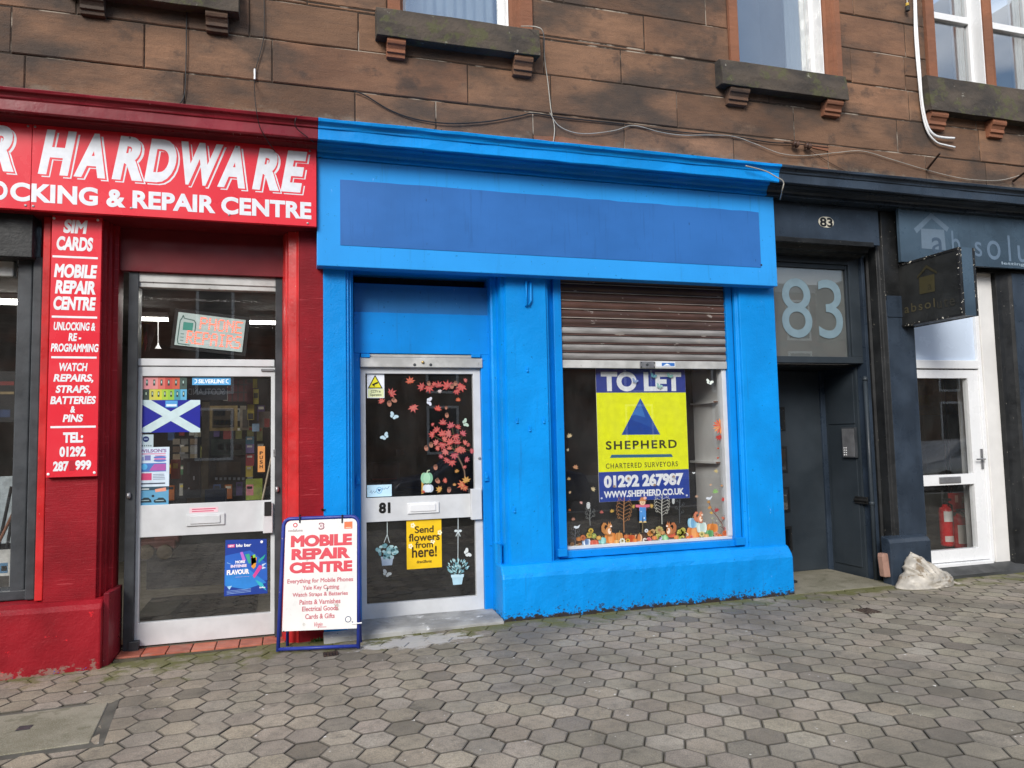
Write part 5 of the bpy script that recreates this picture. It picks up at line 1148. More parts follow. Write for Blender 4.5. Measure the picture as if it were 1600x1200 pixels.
# illuminated phone repairs board hanging in the transom
YLED = 0.42; a = PY(YLED); c3 = [a.w(*a.at(*p)) for p in ((278.3, 487.2), (384, 500), (377.5, 549.8), (272.5, 538.7))]
e1 = (c3[1] - c3[0]).normalized(); e2 = Vector((0, -1, 0)).cross(e1) * -1
if e2.z < 0: e2 = -e2
wl = ((c3[1] - c3[0]).length + (c3[2] - c3[3]).length) / 2; hl = ((c3[0] - c3[3]).length + (c3[1] - c3[2]).length) / 2
pled = Plane(c3[3], e1, e2)
ld = thing('repair_light_sign', 'tilted white sign spelling PHONE REPAIRS in orange light dots, hung in the transom', 'sign', tuple(c3[3]))
mb = MB(); mb.prism([pled.w(x, y, -0.012) for x, y in ((-0.03, -0.03), (wl + 0.03, -0.03), (wl + 0.03, hl + 0.03), (-0.03, hl + 0.03))], (0, 0.03, 0)); part('case', mb, M['black_rubber'], ld)
mb = MB(); mb.cur = lin('c8d8d4'); mb.prism([pled.w(x, y, 0) for x, y in ((0, 0), (wl, 0), (wl, hl), (0, hl))], (0, 0.011, 0)); part('panel', mb, M['print'], ld)
mb = MB(); U = lambda x, y: (x * wl, y * hl)
def st2(pts, c, wd=0.004):
    for p, q in zip(pts[:-1], pts[1:]):
        p, q = Vector(U(*p)), Vector(U(*q)); d = (q - p).normalized(); n_ = Vector((-d.y, d.x)) * wd; mb.poly(pled, [tuple(p + n_), tuple(q + n_), tuple(q - n_), tuple(p - n_)], 1, c, px=False)
st2([(.22, .04), (.05, .05), (.035, .15), (.04, .75), (.06, .82), (.075, .92), (.095, .83), (.24, .80), (.27, .72), (.27, .46)], '3d6e66'); mb.poly(pled, [U(.09, .48), U(.235, .48), U(.235, .72), U(.09, .72)], 1, '3f9c8c', px=False)
for k in range(3): mb.poly(pled, [U(.07, .34 - .1 * k), U(.12, .34 - .1 * k), U(.12, .37 - .1 * k), U(.07, .37 - .1 * k)], 1, '7d9a94', px=False)
part('print', mb, M['print'], ld)
F57 = {'P': '1111010001100011111010000100001 0000', 'H': '10001100011000111111100011000110001', 'O': '01110100011000110001100011000101110', 'N': '10001110011010110011100011000110001', 'E': '11111100001000011110100001000011111', 'R': '11110100011000111110101001001010001', 'A': '01110100011000111111100011000110001', 'I': '01110001000010000100001000010001110', 'S': '01111100001000001110000010000111110'}
F57['P'] = '11110100011000111110100001000010000'
mb = MB()
def dots(word, x0, x1, y0, y1):
    cw = (x1 - x0) / len(word)
    for i, ch in enumerate(word):
        for k, b in enumerate(F57[ch]):
            if b == '1':
                cx = (x0 + i * cw + (k % 5 + 0.5) * cw / 6.0) * wl; cy = (y1 - (k // 5 + 0.5) * (y1 - y0) / 7) * hl
                for (ox, oy) in ((-0.0028, 0), (0.0034, 0.002)):
                    mb.poly(pled, [(cx + ox + 0.0042 * math.cos(t * 1.0472), cy + oy + 0.0042 * math.sin(t * 1.0472)) for t in range(6)], 2, None, px=False)
dots('PHONE', .33, .985, .55, .93); dots('REPAIRS', .16, .985, .08, .48)
part('lamps', mb, M['led'], ld)

# ================================================================== AUTUMN STICKERS
def leafpts(cx, cy, s, rot):
    pr = [(90, 1.0), (74, .55), (62, .62), (48, .92), (38, .5), (22, .55), (8, .88), (-6, .45), (-28, .55), (-45, .30), (-80, .18), (-90, .55), (-100, .18)]
    pr = pr[:12] + [(180 - a, r) for a, r in pr[10:0:-1]]
    return [(cx + s / 2 * r * math.cos(math.radians(a + rot)), cy - s / 2 * r * math.sin(math.radians(a + rot))) for a, r in pr]
def leaf(mb, pl, cx, cy, s, rot, c, ly=1, vein=None):
    c = tuple(v * 0.85 for v in lin(c)); vein = tuple(v * 0.8 for v in lin(vein)) if vein else None
    mb.poly(pl, leafpts(cx, cy, s, rot), ly, c)
    if vein:
        for a in (90, 48, 8, 132, 172): mb.stroke(pl, [(cx, cy), (cx + s * .36 * math.cos(math.radians(a + rot)), cy - s * .36 * math.sin(math.radians(a + rot)))], max(0.35, s * 0.035), ly + 1, vein)
def butterfly(mb, pl, cx, cy, s, rot, c='d4dede', ly=1):
    r = math.radians(rot)
    for sgn in (-1, 1):
        for (dx, dy, rx, ry) in ((.30 * sgn, -.12, .30, .20), (.2 * sgn, .16, .2, .16)):
            mb.pell(pl, cx + s * (dx * math.cos(r) - dy * math.sin(r)), cy + s * (dx * math.sin(r) + dy * math.cos(r)), s * rx, s * ry, ly, c, 10, rot=-r + .5 * sgn); ly += 1
def acorn(mb, pl, cx, cy, s, rot, ly=1):
    mb.pell(pl, cx, cy, s * .32, s * .45, ly, 'a5705c', 12, rot=rot); mb.pell(pl, cx - s * .1 * math.sin(rot), cy - s * .26, s * .30, s * .2, ly + 1, '6d4a3c', 10, rot=rot)
RD = ('c24a48', 'cc5650', 'b54446', 'd4685c', 'bd5060', 'c86a66')
def g8(x, y): return (550 + x / 5.4545, 560 + y / 5.4545)
k8 = 1 / 5.4545
for (x, y, s, rot, c, lab) in ((497, 200, 95, 10, 'cb5c3c', 'orange red maple leaf sticker alone near the top centre of door 81 glass'), (330, 300, 105, -60, 'b84648', 'red maple leaf sticker beside the CCTV sticker on door 81'), (255, 370, 75, 30, 'c85a54', 'small red leaf sticker just under the CCTV sticker'), (520, 412, 105, 200, 'c66260', 'dusty pink maple leaf sticker in the middle of door 81 upper glass'), (905, 358, 55, 0, 'd0602c', 'small orange red leaf sticker under the garland of leaves'), (730, 435, 80, -15, 'd2483e', 'bright red maple leaf sticker just above the leaf bouquet'), (895, 965, 50, 20, 'c99a3c', 'small yellow leaf sticker beside the bouquet stem'), (800, 1040, 60, 100, 'd06250', 'salmon leaf sticker low on the glass between pumpkin and bouquet foot'), (873, 1080, 40, 0, 'c8a050', 'tiny golden leaf sticker near the bouquet foot'), (750, 1120, 75, 60, 'd0a848', 'golden oak leaf sticker on the bottom edge of the upper glass')):
    mb = MB(); leaf(mb, pg8, *g8(x, y), s * k8 * 1.1, rot, c, 1, 'dd8a78'); paper('leaf_sticker', lab, 'sticker', mb, 'autumn leaf stickers on door 81')
mb = MB()
for k, (x, y, s, rot) in enumerate(((600, 245, 95, 70), (655, 245, 105, 190), (740, 235, 90, 10), (815, 240, 115, 40), (935, 235, 115, 150), (890, 275, 80, 200), (850, 235, 70, 60), (700, 225, 60, 20), (960, 190, 50, 300))): leaf(mb, pg8, *g8(x, y), s * k8 * 1.1, rot, R.choice(RD), 1 + 2 * k, 'd98074')
leaf(mb, pg8, *g8(745, 275), 10, 190, 'd8c8c4', 22); acorn(mb, pg8, *g8(652, 215), 9, .4, 24); acorn(mb, pg8, *g8(880, 215), 9, -.4, 26); acorn(mb, pg8, *g8(850, 240), 9, 0, 28)
paper('leaf_garland_sticker', 'garland sticker of red maple leaves and acorns across the top of door 81 glass', 'sticker', mb)
mb = MB(); mb.stroke(pg8, [g8(895, 820), g8(935, 900), g8(958, 960), g8(965, 1040)], 2.2, 1, '6e5a4a'); 
for x, y in ((690, 570), (850, 545), (1030, 790), (955, 640), (660, 640), (990, 730)): mb.stroke(pg8, [g8(890, 800), g8((x + 880) / 2, (y + 760) / 2), g8(x, y)], 0.7, 2, '5d5a3e')
bl = [(775, 555, 85, 0), (845, 580, 85, 20), (900, 590, 65, -30), (725, 615, 80, 40), (690, 650, 80, 80), (770, 650, 90, 10), (940, 645, 75, -40), (830, 640, 90, 100), (880, 660, 90, 200), (720, 720, 70, 60), (770, 730, 95, 170), (840, 720, 95, 30), (905, 770, 95, 210), (955, 720, 60, 300), (985, 735, 45, 260), (1015, 790, 60, 280), (800, 790, 85, 130), (870, 820, 85, 190), (850, 880, 85, 185), (810, 860, 75, 150), (760, 830, 55, 150), (735, 765, 60, 90), (940, 780, 65, 240), (970, 860, 65, 250), (690, 565, 40, 60), (895, 720, 80, 0), (780, 690, 70, 300), (955, 920, 45, 200), (830, 770, 60, 0)]
for k, (x, y, s, rot) in enumerate(bl): leaf(mb, pg8, *g8(x, y), s * k8 * 1.15, rot, R.choice(RD), 4 + 2 * (k % 14), 'd98a80')
for k, (x, y, s, rot) in enumerate(((945, 1075, 105, 120), (975, 1045, 90, 20), (960, 1100, 70, 200))): leaf(mb, pg8, *g8(x, y), s * k8 * 1.1, rot, ('c85a4a', 'c8964a', 'bc4a44')[k], 4 + 2 * k, 'ddb070')
for x, y in ((632, 765), (673, 737)): acorn(mb, pg8, *g8(x, y), 10, 0.3, 4)
paper('leaf_bouquet_sticker', 'large bouquet sticker of red maple leaves on a brown stem on door 81 glass', 'sticker', mb)
for (x, y, s, rot, lab) in ((355, 490, 70, 35, 'pale blue butterfly sticker below the red leaf beside the CCTV sticker'), (280, 665, 70, -40, 'pale blue butterfly sticker lowest on the hinge side of the upper glass'), (965, 550, 65, 70, 'pale green butterfly sticker beside the bouquet top'), (658, 365, 65, 95, 'white butterfly sticker between the garland and the bouquet')):
    mb = MB(); butterfly(mb, pg8, *g8(x, y), s * k8, rot, 'b4cdd8' if x < 400 else ('b4cab8' if x > 900 else 'ccd0dc')); paper('butterfly_sticker', lab, 'sticker', mb, 'butterfly stickers on door 81')
for (x, y, lab) in ((604, 896, 'white butterfly sticker under the rounded hanging plant'), (730, 864, 'white butterfly sticker above the spiky hanging plant')):
    mb = MB(); butterfly(mb, pg8, x, y, 13, 30 if x < 650 else 60, 'd8dcd8'); paper('butterfly_sticker', lab, 'sticker', mb, 'butterfly stickers on door 81')
for (x, y, s, r_, lab) in ((318, 385, 60, .2, 'brown acorn sticker lower of the two beneath the CCTV sticker'), (360, 358, 55, 1.2, 'brown acorn sticker upper of the two beneath the CCTV sticker'), (712, 928, 55, .1, 'brown acorn sticker above the green pumpkin'), (730, 1045, 55, .8, 'brown acorn sticker right beside the white pumpkin'), (828, 1120, 55, -.2, 'reddish acorn sticker on the bottom edge near the golden oak leaf'), (802, 420, 36, 0, 'tiny pink acorn sticker above the bouquet'), (808, 485, 50, .2, 'dark pink acorn sticker touching the bouquet top')):
    mb = MB(); acorn(mb, pg8, *g8(x, y), s * k8, r_); paper('acorn_sticker', lab, 'sticker', mb, 'acorn stickers on door 81')
mb = MB(); mb.poly(pg8, [g8(592, 985), g8(605, 975), g8(612, 1150), g8(592, 1155)], 1, 'c09a4c')
for i, dx in enumerate((-22, 22, 0)): mb.pell(pg8, *g8(637 + dx, 1020), 5.4, 8.6, 2 + i, ('8fc0a0', '7fb294', 'a4d0b0')[i])
mb.stroke(pg8, [g8(640, 975), g8(643, 958), g8(662, 953)], 1.8, 5, 'b9c8a8')
for i, dx in enumerate((-20, 20, 0)): mb.pell(pg8, *g8(648 + dx, 1108), 4.8, 6.2, 6 + i, ('c8d2dc', 'b6c2d0', 'd6dee6')[i])
mb.stroke(pg8, [g8(650, 1075), g8(655, 1062)], 1.6, 9, '7d7a66'); leaf(mb, pg8, *g8(608, 1140), 8, 0, 'c05040', 10)
paper('pumpkin_sticker', 'stacked green and white pumpkin sticker at the foot of the upper glass', 'sticker', mb)

# window clings of the display window
YC = YGL + 0.0062; pc = Plane((0, YGL - 0.0012, 0), (1, 0, 0), (0, 0, 1))
def wz(x, y): return (860 + x / 5.0, 640 + y / 5.0)
LV = [(150, 210, 55, 20, 'c9b48a', 'tan leaf cling highest beside the window\'s edge'), (140, 315, 32, 80, 'cabfa2', 'thin tan leaf cling under the highest one'), (195, 455, 55, -20, 'bb8a66', 'brown maple leaf cling level with the board text'), (145, 545, 38, 10, 'c0a070', 'tan leaf cling cut by the frame, level with the telephone number'), (155, 648, 30, 60, 'c8aa84', 'small beige leaf cling level with the web address'), (330, 625, 50, -50, 'c9b890', 'long beige leaf cling just beside the letting board'), (238, 730, 34, -40, 'd0a29a', 'pink leaf cling above the sunflower'), (150, 788, 30, 0, 'a5653a', 'small rust leaf cling near the frame'), (180, 860, 40, 10, 'a87a68', 'dull brown leaf cling above the bird branch'), (400, 805, 40, 0, 'b5655c', 'red brown leaf cling above the squirrel'), (483, 797, 44, 15, 'c4a04e', 'yellow leaf cling above and beside the squirrel'),
      (1315, 210, 70, 200, 'b03a34', 'dark red leaf cling under the orange star leaf'), (1310, 305, 26, 0, 'b8543a', 'tiny red leaf cling above the shelf end'), (1310, 380, 26, 40, 'b8543a', 'tiny red leaf cling just over the shelf'), (1292, 485, 46, -20, 'bfae7c', 'tan leaf cling under the white shelf'), (1253, 590, 28, 20, 'c8a888', 'pale brown leaf cling left of the green leaf'), (1338, 597, 28, 0, 'bb8a5c', 'small brown leaf cling above the green leaf'), (1290, 645, 60, 10, '8cb870', 'fresh green leaf cling on the side partition'), (1355, 705, 50, 30, 'b8403a', 'red leaf cling above the red leaf branch'), (1143, 682, 34, 0, 'b89880', 'brown leaf cling beside the lower corner of the letting board')]
for (x, y, s, rot, c, lab) in LV:
    mb = MB(); leaf(mb, pc, *wz(x, y), s / 5.0 * 1.1, rot, c); paper('leaf_cling', lab, 'sticker', mb, 'leaf clings on the display window')
mb = MB()
for k in range(9): q = wz(1330, 130); a_ = math.radians(100 + k * 24); mb.poly(pc, [q, (q[0] + 9 * math.cos(a_ - .16), q[1] - 9 * math.sin(a_ - .16)), (q[0] + 13 * math.cos(a_), q[1] - 13 * math.sin(a_)), (q[0] + 9 * math.cos(a_ + .16), q[1] - 9 * math.sin(a_ + .16))], 1 + k % 4, R.choice(('d8683c', 'd88a50', 'c8543c')))
paper('leaf_cling', 'large orange star shaped leaf cling highest on the side partition edge', 'sticker', mb, 'leaf clings on the display window')
for (x, y, s, rot, lab, c) in ((1285, -135, 52, 20, 'white butterfly cling high above the white shelf', 'dfe8e0'), (1120, 495, 20, 0, 'tiny white butterfly cling beside the board near the shelf', 'd8dcdc')):
    mb = MB(); q = wz(x, y) if x != 1285 else (1108.7, 597); butterfly(mb, pc, *q, s / 5.0, rot, c); paper('butterfly_cling', lab, 'sticker', mb, 'butterfly clings on the display window')
for (x, y, c, lab) in ((992, 595, '7f94b8', 'grey blue butterfly cling over the O of TO LET'), (1046.5, 587, '6f9a94', 'green butterfly cling over the second T of TO LET'), (1030, 603, '8fb4b0', 'pale green butterfly cling over the E of TO LET'), (1021, 587, '5a8c9c', 'teal butterfly cling above the L of TO LET')):
    mb = MB(); butterfly(mb, pc, x, y, 9, 25, c); paper('butterfly_cling', lab, 'sticker', mb, 'butterfly clings on the display window')
for (x, y, lab) in ((610, 540, 'tan leaf cling over the first 2 of the telephone number'), (500, 602, 'tan leaf cling under the first digits of the telephone number'), (815, 592, 'brown leaf cling under the 6 of the telephone number'), (963, 525, 'tan leaf cling over the 8 of the telephone number')):
    mb = MB(); leaf(mb, pc, *wz(x, y), 7, R.uniform(-40, 40), 'a88c74'); paper('leaf_cling', lab, 'sticker', mb, 'leaf clings on the display window')
def pumpkin(mb, cx, cy, w_, h_, cs, stem='8a7a4a', ly=2):
    cs = [tuple(v * 0.95 for v in lin(q)) for q in cs]
    n = 5; order = (0, 4, 1, 3, 2)
    for i, k in enumerate(order):
        dx = (k - 2) * w_ * 0.17; mb.pell(pc, *wz(cx + dx, cy), w_ * 0.2 / 5, h_ * (0.5 - 0.03 * abs(k - 2)) / 5, ly + i, cs[k % len(cs)], 12)
    mb.stroke(pc, [wz(cx, cy - h_ * .44), wz(cx + 4, cy - h_ * .66)], 1.3, ly + 6, stem)
PK = [(280, 1035, 62, 56, ('8fa6c4', 'e0e6ee', '5d78a4'), 'blue and white striped pumpkin cling'), (342, 1042, 62, 52, ('c45a48', 'd0705c'), 'red pumpkin cling beside the striped blue one'), (402, 1022, 56, 54, ('8cc4bc', '74b0ac', 'a0d4cc'), 'teal pumpkin cling'), (468, 1002, 84, 92, ('d88a48', 'c87638', 'e09a5c'), 'orange pumpkin cling under the upright squirrel'), (535, 995, 54, 76, ('c88c4c', 'b87a40'), 'tan gourd cling beside the upright squirrel\'s pumpkin'), (622, 1008, 76, 66, ('c0562c', 'cc6a3a', 'b04a26'), 'rust pumpkin cling left of the scarecrow'), (692, 1002, 66, 62, ('d8b48c', '5a3426', 'c87a48'), 'brown striped gourd cling below the scarecrow'), (892, 995, 54, 46, ('8cc08c', '74ac7c', 'a4d0a0'), 'mint green gourd cling'), (940, 965, 60, 70, ('c85a40', 'd46a4c'), 'red pumpkin cling under the nut eating squirrel'), (1120, 958, 100, 92, ('d8884c', 'cc7840', 'e09c60'), 'biggest orange pumpkin cling under the blue pumpkin'), (1108, 885, 70, 84, ('88b8d0', 'a8d0dc', '74a4c4'), 'light blue pumpkin cling'), (1178, 920, 74, 92, ('c4d6cc', 'd8e4dc', 'b4c8c0'), 'white pumpkin cling beside the light blue one'), (1265, 925, 82, 76, ('d0803c', 'dc9050', 'c07030'), 'orange pumpkin cling nearest the red leaf branch'), (1240, 966, 60, 56, ('5f9c64', '74ac74', '4f8c58'), 'green squash cling')]
for i, (x, y, w_, h_, cs, lab) in enumerate(PK):
    mb = MB(); pumpkin(mb, x, y, w_, h_, cs, ly=2 + (i % 3) * 8); paper('pumpkin_cling', lab + ' on the display window', 'sticker', mb, 'pumpkin clings on the display window')
def squirrel(x, y, s, flip, c, lab):
    c = [tuple(v * 0.9 for v in lin(q)) for q in c]; mb = MB(); f = -1 if flip else 1; P = lambda a, b: wz(x + f * a * s, y + b * s)
    def e(a, b, rx, ry, ly, cc, rot=0): mb.pell(pc, *P(a, b), rx * s / 5, ry * s / 5, ly, cc, 14, rot=rot * f)
    mb.poly(pc, [P(*q) for q in ((-.28, .42), (-.50, .2), (-.52, -.2), (-.36, -.46), (-.16, -.44), (-.10, -.26), (-.24, -.28), (-.30, -.1), (-.2, .12), (-.12, .4))], 30, c[0])
    e(.02, .16, .23, .32, 31, c[1], .15); e(.10, -.24, .17, .155, 32, c[1]); e(.08, .18, .12, .22, 33, 'ead2bc', .15); e(.20, -.19, .08, .07, 33, 'ead2bc'); e(.14, -.28, .025, .028, 34, '241a14'); e(.16, .10, .06, .07, 35, '9a6a3c'); e(.1, .44, .18, .07, 32, c[0])
    for dx in (.02, .15): mb.poly(pc, [P(dx - .04, -.34), P(dx + .01, -.56), P(dx + .06, -.34)], 31, c[0])
    paper('squirrel_cling', lab, 'sticker', mb, 'squirrel clings on the display window')
squirrel(447, 930, 104, False, ('b97c44', 'c98a54'), 'tan squirrel cling sitting upright on the orange pumpkin under the board')
squirrel(925, 928, 104, True, ('b06a40', 'c07a4c'), 'brown squirrel cling holding a nut beside the scarecrow\'s sunflowers')
squirrel(1160, 838, 92, False, ('c87a5c', 'd48a68'), 'reddish squirrel cling on top of the light blue pumpkin')
mb = MB(); SC = lambda a, b: wz(a, b)
mb.stroke(pc, [SC(715, 880), SC(715, 960)], 1.6, 30, '6a5a3c'); mb.poly(pc, [SC(690, 762), SC(740, 762), SC(742, 875), SC(720, 878), SC(716, 815), SC(712, 878), SC(690, 875)], 31, '4a86c4'); mb.prect(pc, *SC(698, 790), *SC(710, 800), 32, '8fb4dc'); mb.prect(pc, *SC(722, 840), *SC(732, 852), 32, 'c8d8ec')
mb.poly(pc, [SC(660, 742), SC(770, 740), SC(770, 760), SC(742, 764), SC(742, 790), SC(688, 790), SC(688, 764), SC(660, 762)], 30, 'c8687c'); mb.prect(pc, *SC(694, 760), *SC(702, 790), 33, '4a86c4'); mb.prect(pc, *SC(730, 760), *SC(738, 790), 33, '4a86c4')
leaf(mb, pc, *SC(648, 756), 9, 80, 'b89a50', 32); leaf(mb, pc, *SC(780, 752), 10, -80, 'c0a058', 32)
mb.pell(pc, *SC(714, 722), 4.6, 4.8, 34, 'd8bc98', 14); mb.poly(pc, [SC(676, 714), SC(750, 712), SC(736, 706), SC(730, 684), SC(700, 684), SC(692, 706)], 36, 'b87848'); mb.pell(pc, *SC(732, 690), 2.6, 2.4, 37, 'e0b0a0', 10); mb.pell(pc, *SC(707, 722), .5, .6, 36, '2a2018', 6); mb.pell(pc, *SC(721, 722), .5, .6, 36, '2a2018', 6); mb.stroke(pc, [SC(707, 732), SC(714, 736), SC(721, 732)], .5, 36, '8a3a30')
for x in (700, 732): mb.poly(pc, [SC(x - 14, 882), SC(x - 8, 868), SC(x + 8, 868), SC(x + 14, 882)], 33, 'c8b078')
paper('scarecrow_cling', 'little scarecrow cling in blue dungarees below the letting board', 'sticker', mb)
def curl(mb, x, y, r, a0, dr, c, wd=0.55, ly=2):
    pts = []
    for k in range(16):
        t = a0 + dr * k * 0.42; q = r * (1 - k / 17); pts.append(wz(x + q * math.cos(t), y + q * math.sin(t)))
    mb.stroke(pc, pts, wd, ly, c)
def wiretree(x, y0, y1, n, c, lab, spread):
    mb = MB(); mb.stroke(pc, [wz(x, y1), wz(x - 3, (y0 + y1) / 2), wz(x + 2, y0)], 1.2, 1, c)
    for k in range(n):
        v = y0 + (y1 - y0) * (0.05 + 0.62 * k / n); sgn = 1 if k % 2 else -1; d = spread * (0.55 + 0.45 * math.sin(math.pi * (k + 1) / (n + 1)))
        mb.stroke(pc, [wz(x, v + 24), wz(x + sgn * d * .4, v + 12), wz(x + sgn * d * .8, v)], .5, 2, c); curl(mb, x + sgn * d * .8, v, 15, math.pi / 2 * -1 if sgn > 0 else -math.pi / 2, sgn, c)
    paper('wire_tree_cling', lab, 'sticker', mb, 'curly wire tree clings on the display window')
wiretree(575, 685, 960, 12, 'a87850', 'copper curly tree cling beside the scarecrow\'s glove', 62)
wiretree(872, 655, 895, 12, 'b8b8ae', 'silver curly tree cling below the web address', 62)
wiretree(310, 770, 905, 5, '6f7270', 'dim grey curly tree cling with an owl on top', 34)
wiretree(1010, 700, 890, 4, '4c5052', 'darkest bare curly tree cling near the board\'s lower corner', 30)
wiretree(195, 925, 1065, 5, '5c5e62', 'small curly branch cling under the white bird', 30)
mb = MB(); mb.pell(pc, *wz(296, 752), 3.0, 5.0, 2, 'b4b8b8', 12); mb.pell(pc, *wz(296, 735), 2.8, 2.4, 3, 'c4c8c8', 10); mb.pell(pc, *wz(291, 734), .6, .6, 4, '303030', 6); mb.pell(pc, *wz(301, 734), .6, .6, 4, '303030', 6); paper('owl_cling', 'grey owl cling perched on the dim curly tree', 'sticker', mb)
mb = MB(); mb.pell(pc, *wz(960, 718), 2.2, 4.2, 2, 'a8acaa', 12); mb.pell(pc, *wz(960, 704), 2.2, 2.0, 3, 'b4b8b4', 10); paper('owl_cling', 'small pale owl cling under the letting board beside the silver tree', 'sticker', mb)
for (x, y, lab) in ((205, 915, 'white bird cling over the small curly branch'), (1238, 690, 'white bird cling under the green leaf')):
    mb = MB(); mb.poly(pc, [wz(x - 25, y + 6), wz(x - 12, y - 6), wz(x + 8, y - 4), wz(x + 28, y - 18), wz(x + 16, y + 10), wz(x - 4, y + 16)], 2, 'c4ccd2'); mb.pell(pc, *wz(x - 14, y), 1.5, 1.4, 3, 'd4dae0', 8); paper('bird_cling', lab, 'sticker', mb, 'bird clings on the display window')
def flower(mb, x, y, r, c, ctr, ly):
    for k in range(8): mb.pell(pc, *wz(x + r * .62 * math.cos(k * .785), y + r * .62 * math.sin(k * .785)), r * .34 / 5, r * .34 / 5, ly, c, 7)
    mb.pell(pc, *wz(x, y), r * .36 / 5, r * .36 / 5, ly + 1, ctr, 8)
FL = [('sunflower spray cling with yellow petals beside the striped blue pumpkin', [(312, 945, 22, 'd0b04c', '5a4a20'), (300, 980, 26, 'c0a84c', '6a7a3c'), (335, 985, 22, '9aa85c', 'c8b860'), (250, 1000, 24, 'c07048', '8a4a30')]), ('white daisy cling under the copper curly tree', [(557, 1024, 24, 'dfe2d0', '7a6a38'), (600, 1022, 18, 'd8b44c', '3c2a18')]), ('pink and white blossom cling under the brown striped gourd', [(732, 1018, 18, 'ece4dc', '6a5a4a'), (765, 1015, 22, 'd87a7c', 'b04a54'), (748, 1028, 16, 'e0989a', 'c05a60')]), ('orange blossom spray cling right of the scarecrow post', [(775, 965, 26, 'd0904c', 'a8602c'), (795, 950, 20, 'c8a070', '8a6a3c'), (745, 945, 16, 'd8dce0', '8a8a8c')]), ('yellow and lilac blossom cling left of the mint gourd', [(838, 990, 26, 'c8c470', '8a8a3c'), (852, 1002, 18, 'ccc8dc', '8a7a9c'), (845, 940, 34, 'b8a868', '9a6a4c')]), ('yellow green sunflower bunch cling between squirrel and biggest pumpkin', [(1010, 960, 30, 'c8c45c', '8a8a34'), (1035, 975, 26, 'd4c860', '4a3a1c'), (1055, 978, 20, 'e4dcc8', 'a06a5c'), (1000, 990, 22, 'b4bc58', '7a7a30'), (1030, 940, 22, 'c0b458', '9aa040')]), ('cream blossom cling at the foot of the white pumpkin', [(1178, 972, 24, 'd8cc88', '6a6a34'), (1095, 995, 16, 'd8706c', 'b04848'), (1290, 972, 22, 'd8987c', 'a85a40')]), ('small red blossom cling at the far lower corner by the branch', [(1360, 965, 26, 'c8683c', 'a84a2c'), (1385, 955, 22, 'd08050', 'b05838')]), ('brown leaf and cone cling in the near lower corner', [(165, 1050, 16, '8a6a4c', '5a4030'), (225, 1052, 14, 'a87a58', '6a4a34'), (205, 1062, 14, 'a89a80', '6a6a5c')])]
for k_, (x_, y_, c_, l_) in enumerate(((215, 1010, 'a86a3c', 'small rust pumpkin cling behind the bird branch'), (372, 1000, 'c89a50', 'small gold gourd cling between the red and teal pumpkins'), (510, 1030, 'd0a060', 'small buff gourd cling before the tan gourd'), (585, 990, 'b8673c', 'small brown pumpkin cling behind the daisies'), (655, 1020, 'c87a40', 'small amber pumpkin cling before the rust pumpkin'), (805, 1000, 'c87848', 'small apricot pumpkin cling by the orange blossoms'), (868, 960, 'b88a58', 'small fawn pumpkin cling above the lilac blossoms'), (975, 995, 'd08a50', 'small peach pumpkin cling before the nut eating squirrel'), (1070, 1000, 'c86a3c', 'small copper pumpkin cling in front of the biggest pumpkin'), (1210, 985, 'c8a068', 'small straw gourd cling under the green squash'), (1315, 985, 'c06a38', 'small burnt orange pumpkin cling near the branch foot'))):
    mb = MB(); pumpkin(mb, x_, y_, 36, 32, (c_, c_, tuple(v * 1.25 for v in lin(c_))), ly=40); paper('pumpkin_cling', l_, 'sticker', mb, 'pumpkin clings on the display window')
for i, (lab, fl) in enumerate(FL):
    mb = MB()
    for (x, y, r, c, ct) in fl: flower(mb, x, y, r, c, ct, 26 + 2 * (i % 3))
    paper('blossom_cling', lab, 'sticker', mb, 'blossom clings on the display window')
mb = MB(); br = '6a4038'
mb.stroke(pc, [wz(1360, 975), wz(1345, 900), wz(1310, 845), wz(1265, 790), wz(1240, 730)], 1.0, 2, br); mb.stroke(pc, [wz(1350, 930), wz(1290, 880)], .7, 2, br); mb.stroke(pc, [wz(1335, 880), wz(1375, 830), wz(1390, 800)], .7, 2, br)
for (x, y, s, c) in ((1300, 790, 50, 'a83a3c'), (1380, 825, 44, 'a03038'), (1345, 850, 36, 'c06a50'), (1390, 880, 40, 'c8604c'), (1375, 930, 46, 'a83c48'), (1245, 770, 40, 'c8904c'), (1255, 810, 34, 'd0a850'), (1235, 725, 34, 'b88a50'), (1320, 905, 26, '9aa890'), (1300, 870, 24, 'a8b0a0'), (1375, 960, 34, 'b8503c'), (1265, 850, 24, 'b0b490')): leaf(mb, pc, *wz(x, y), s / 5 * 1.15, R.uniform(-60, 60), c, 4)
paper('leaf_branch_cling', 'branch cling with dark red and gold leaves in the far lower corner of the window', 'sticker', mb)

# ================================================================== THINGS ON THE PAVEMENT
# pavement board
g0 = gpt(431, 1021.5, -0.035); g1 = gpt(562, 1016, -0.025)
e1 = (g1 - g0).normalized(); nh = Vector((e1.y, -e1.x, 0)).normalized()        # horizontal normal, to the street
lean = math.radians(8.5); e2 = (Vector((0, 0, 1)) * math.cos(lean) - nh * math.sin(lean)).normalized()
e1 = Vector((e1.x, e1.y, e1.z)).normalized(); e2 = (e2 - e1 * e2.dot(e1)).normalized()
pa = Plane(g0, e1, e2)
ab = thing('pavement_board', 'white pavement board in a blue tubular frame reading MOBILE REPAIR CENTRE', 'pavement sign', tuple((g0 + g1) / 2))
A = lambda x, y, d=0.0: pa.w(*pa.at(x, y), d)
wA = (g1 - g0).length; tA = (pa.at(448, 806)[1] + pa.at(558, 806.5)[1]) / 2
xl0, xl1 = pa.at(441, 900)[0], pa.at(562.5, 900)[0]
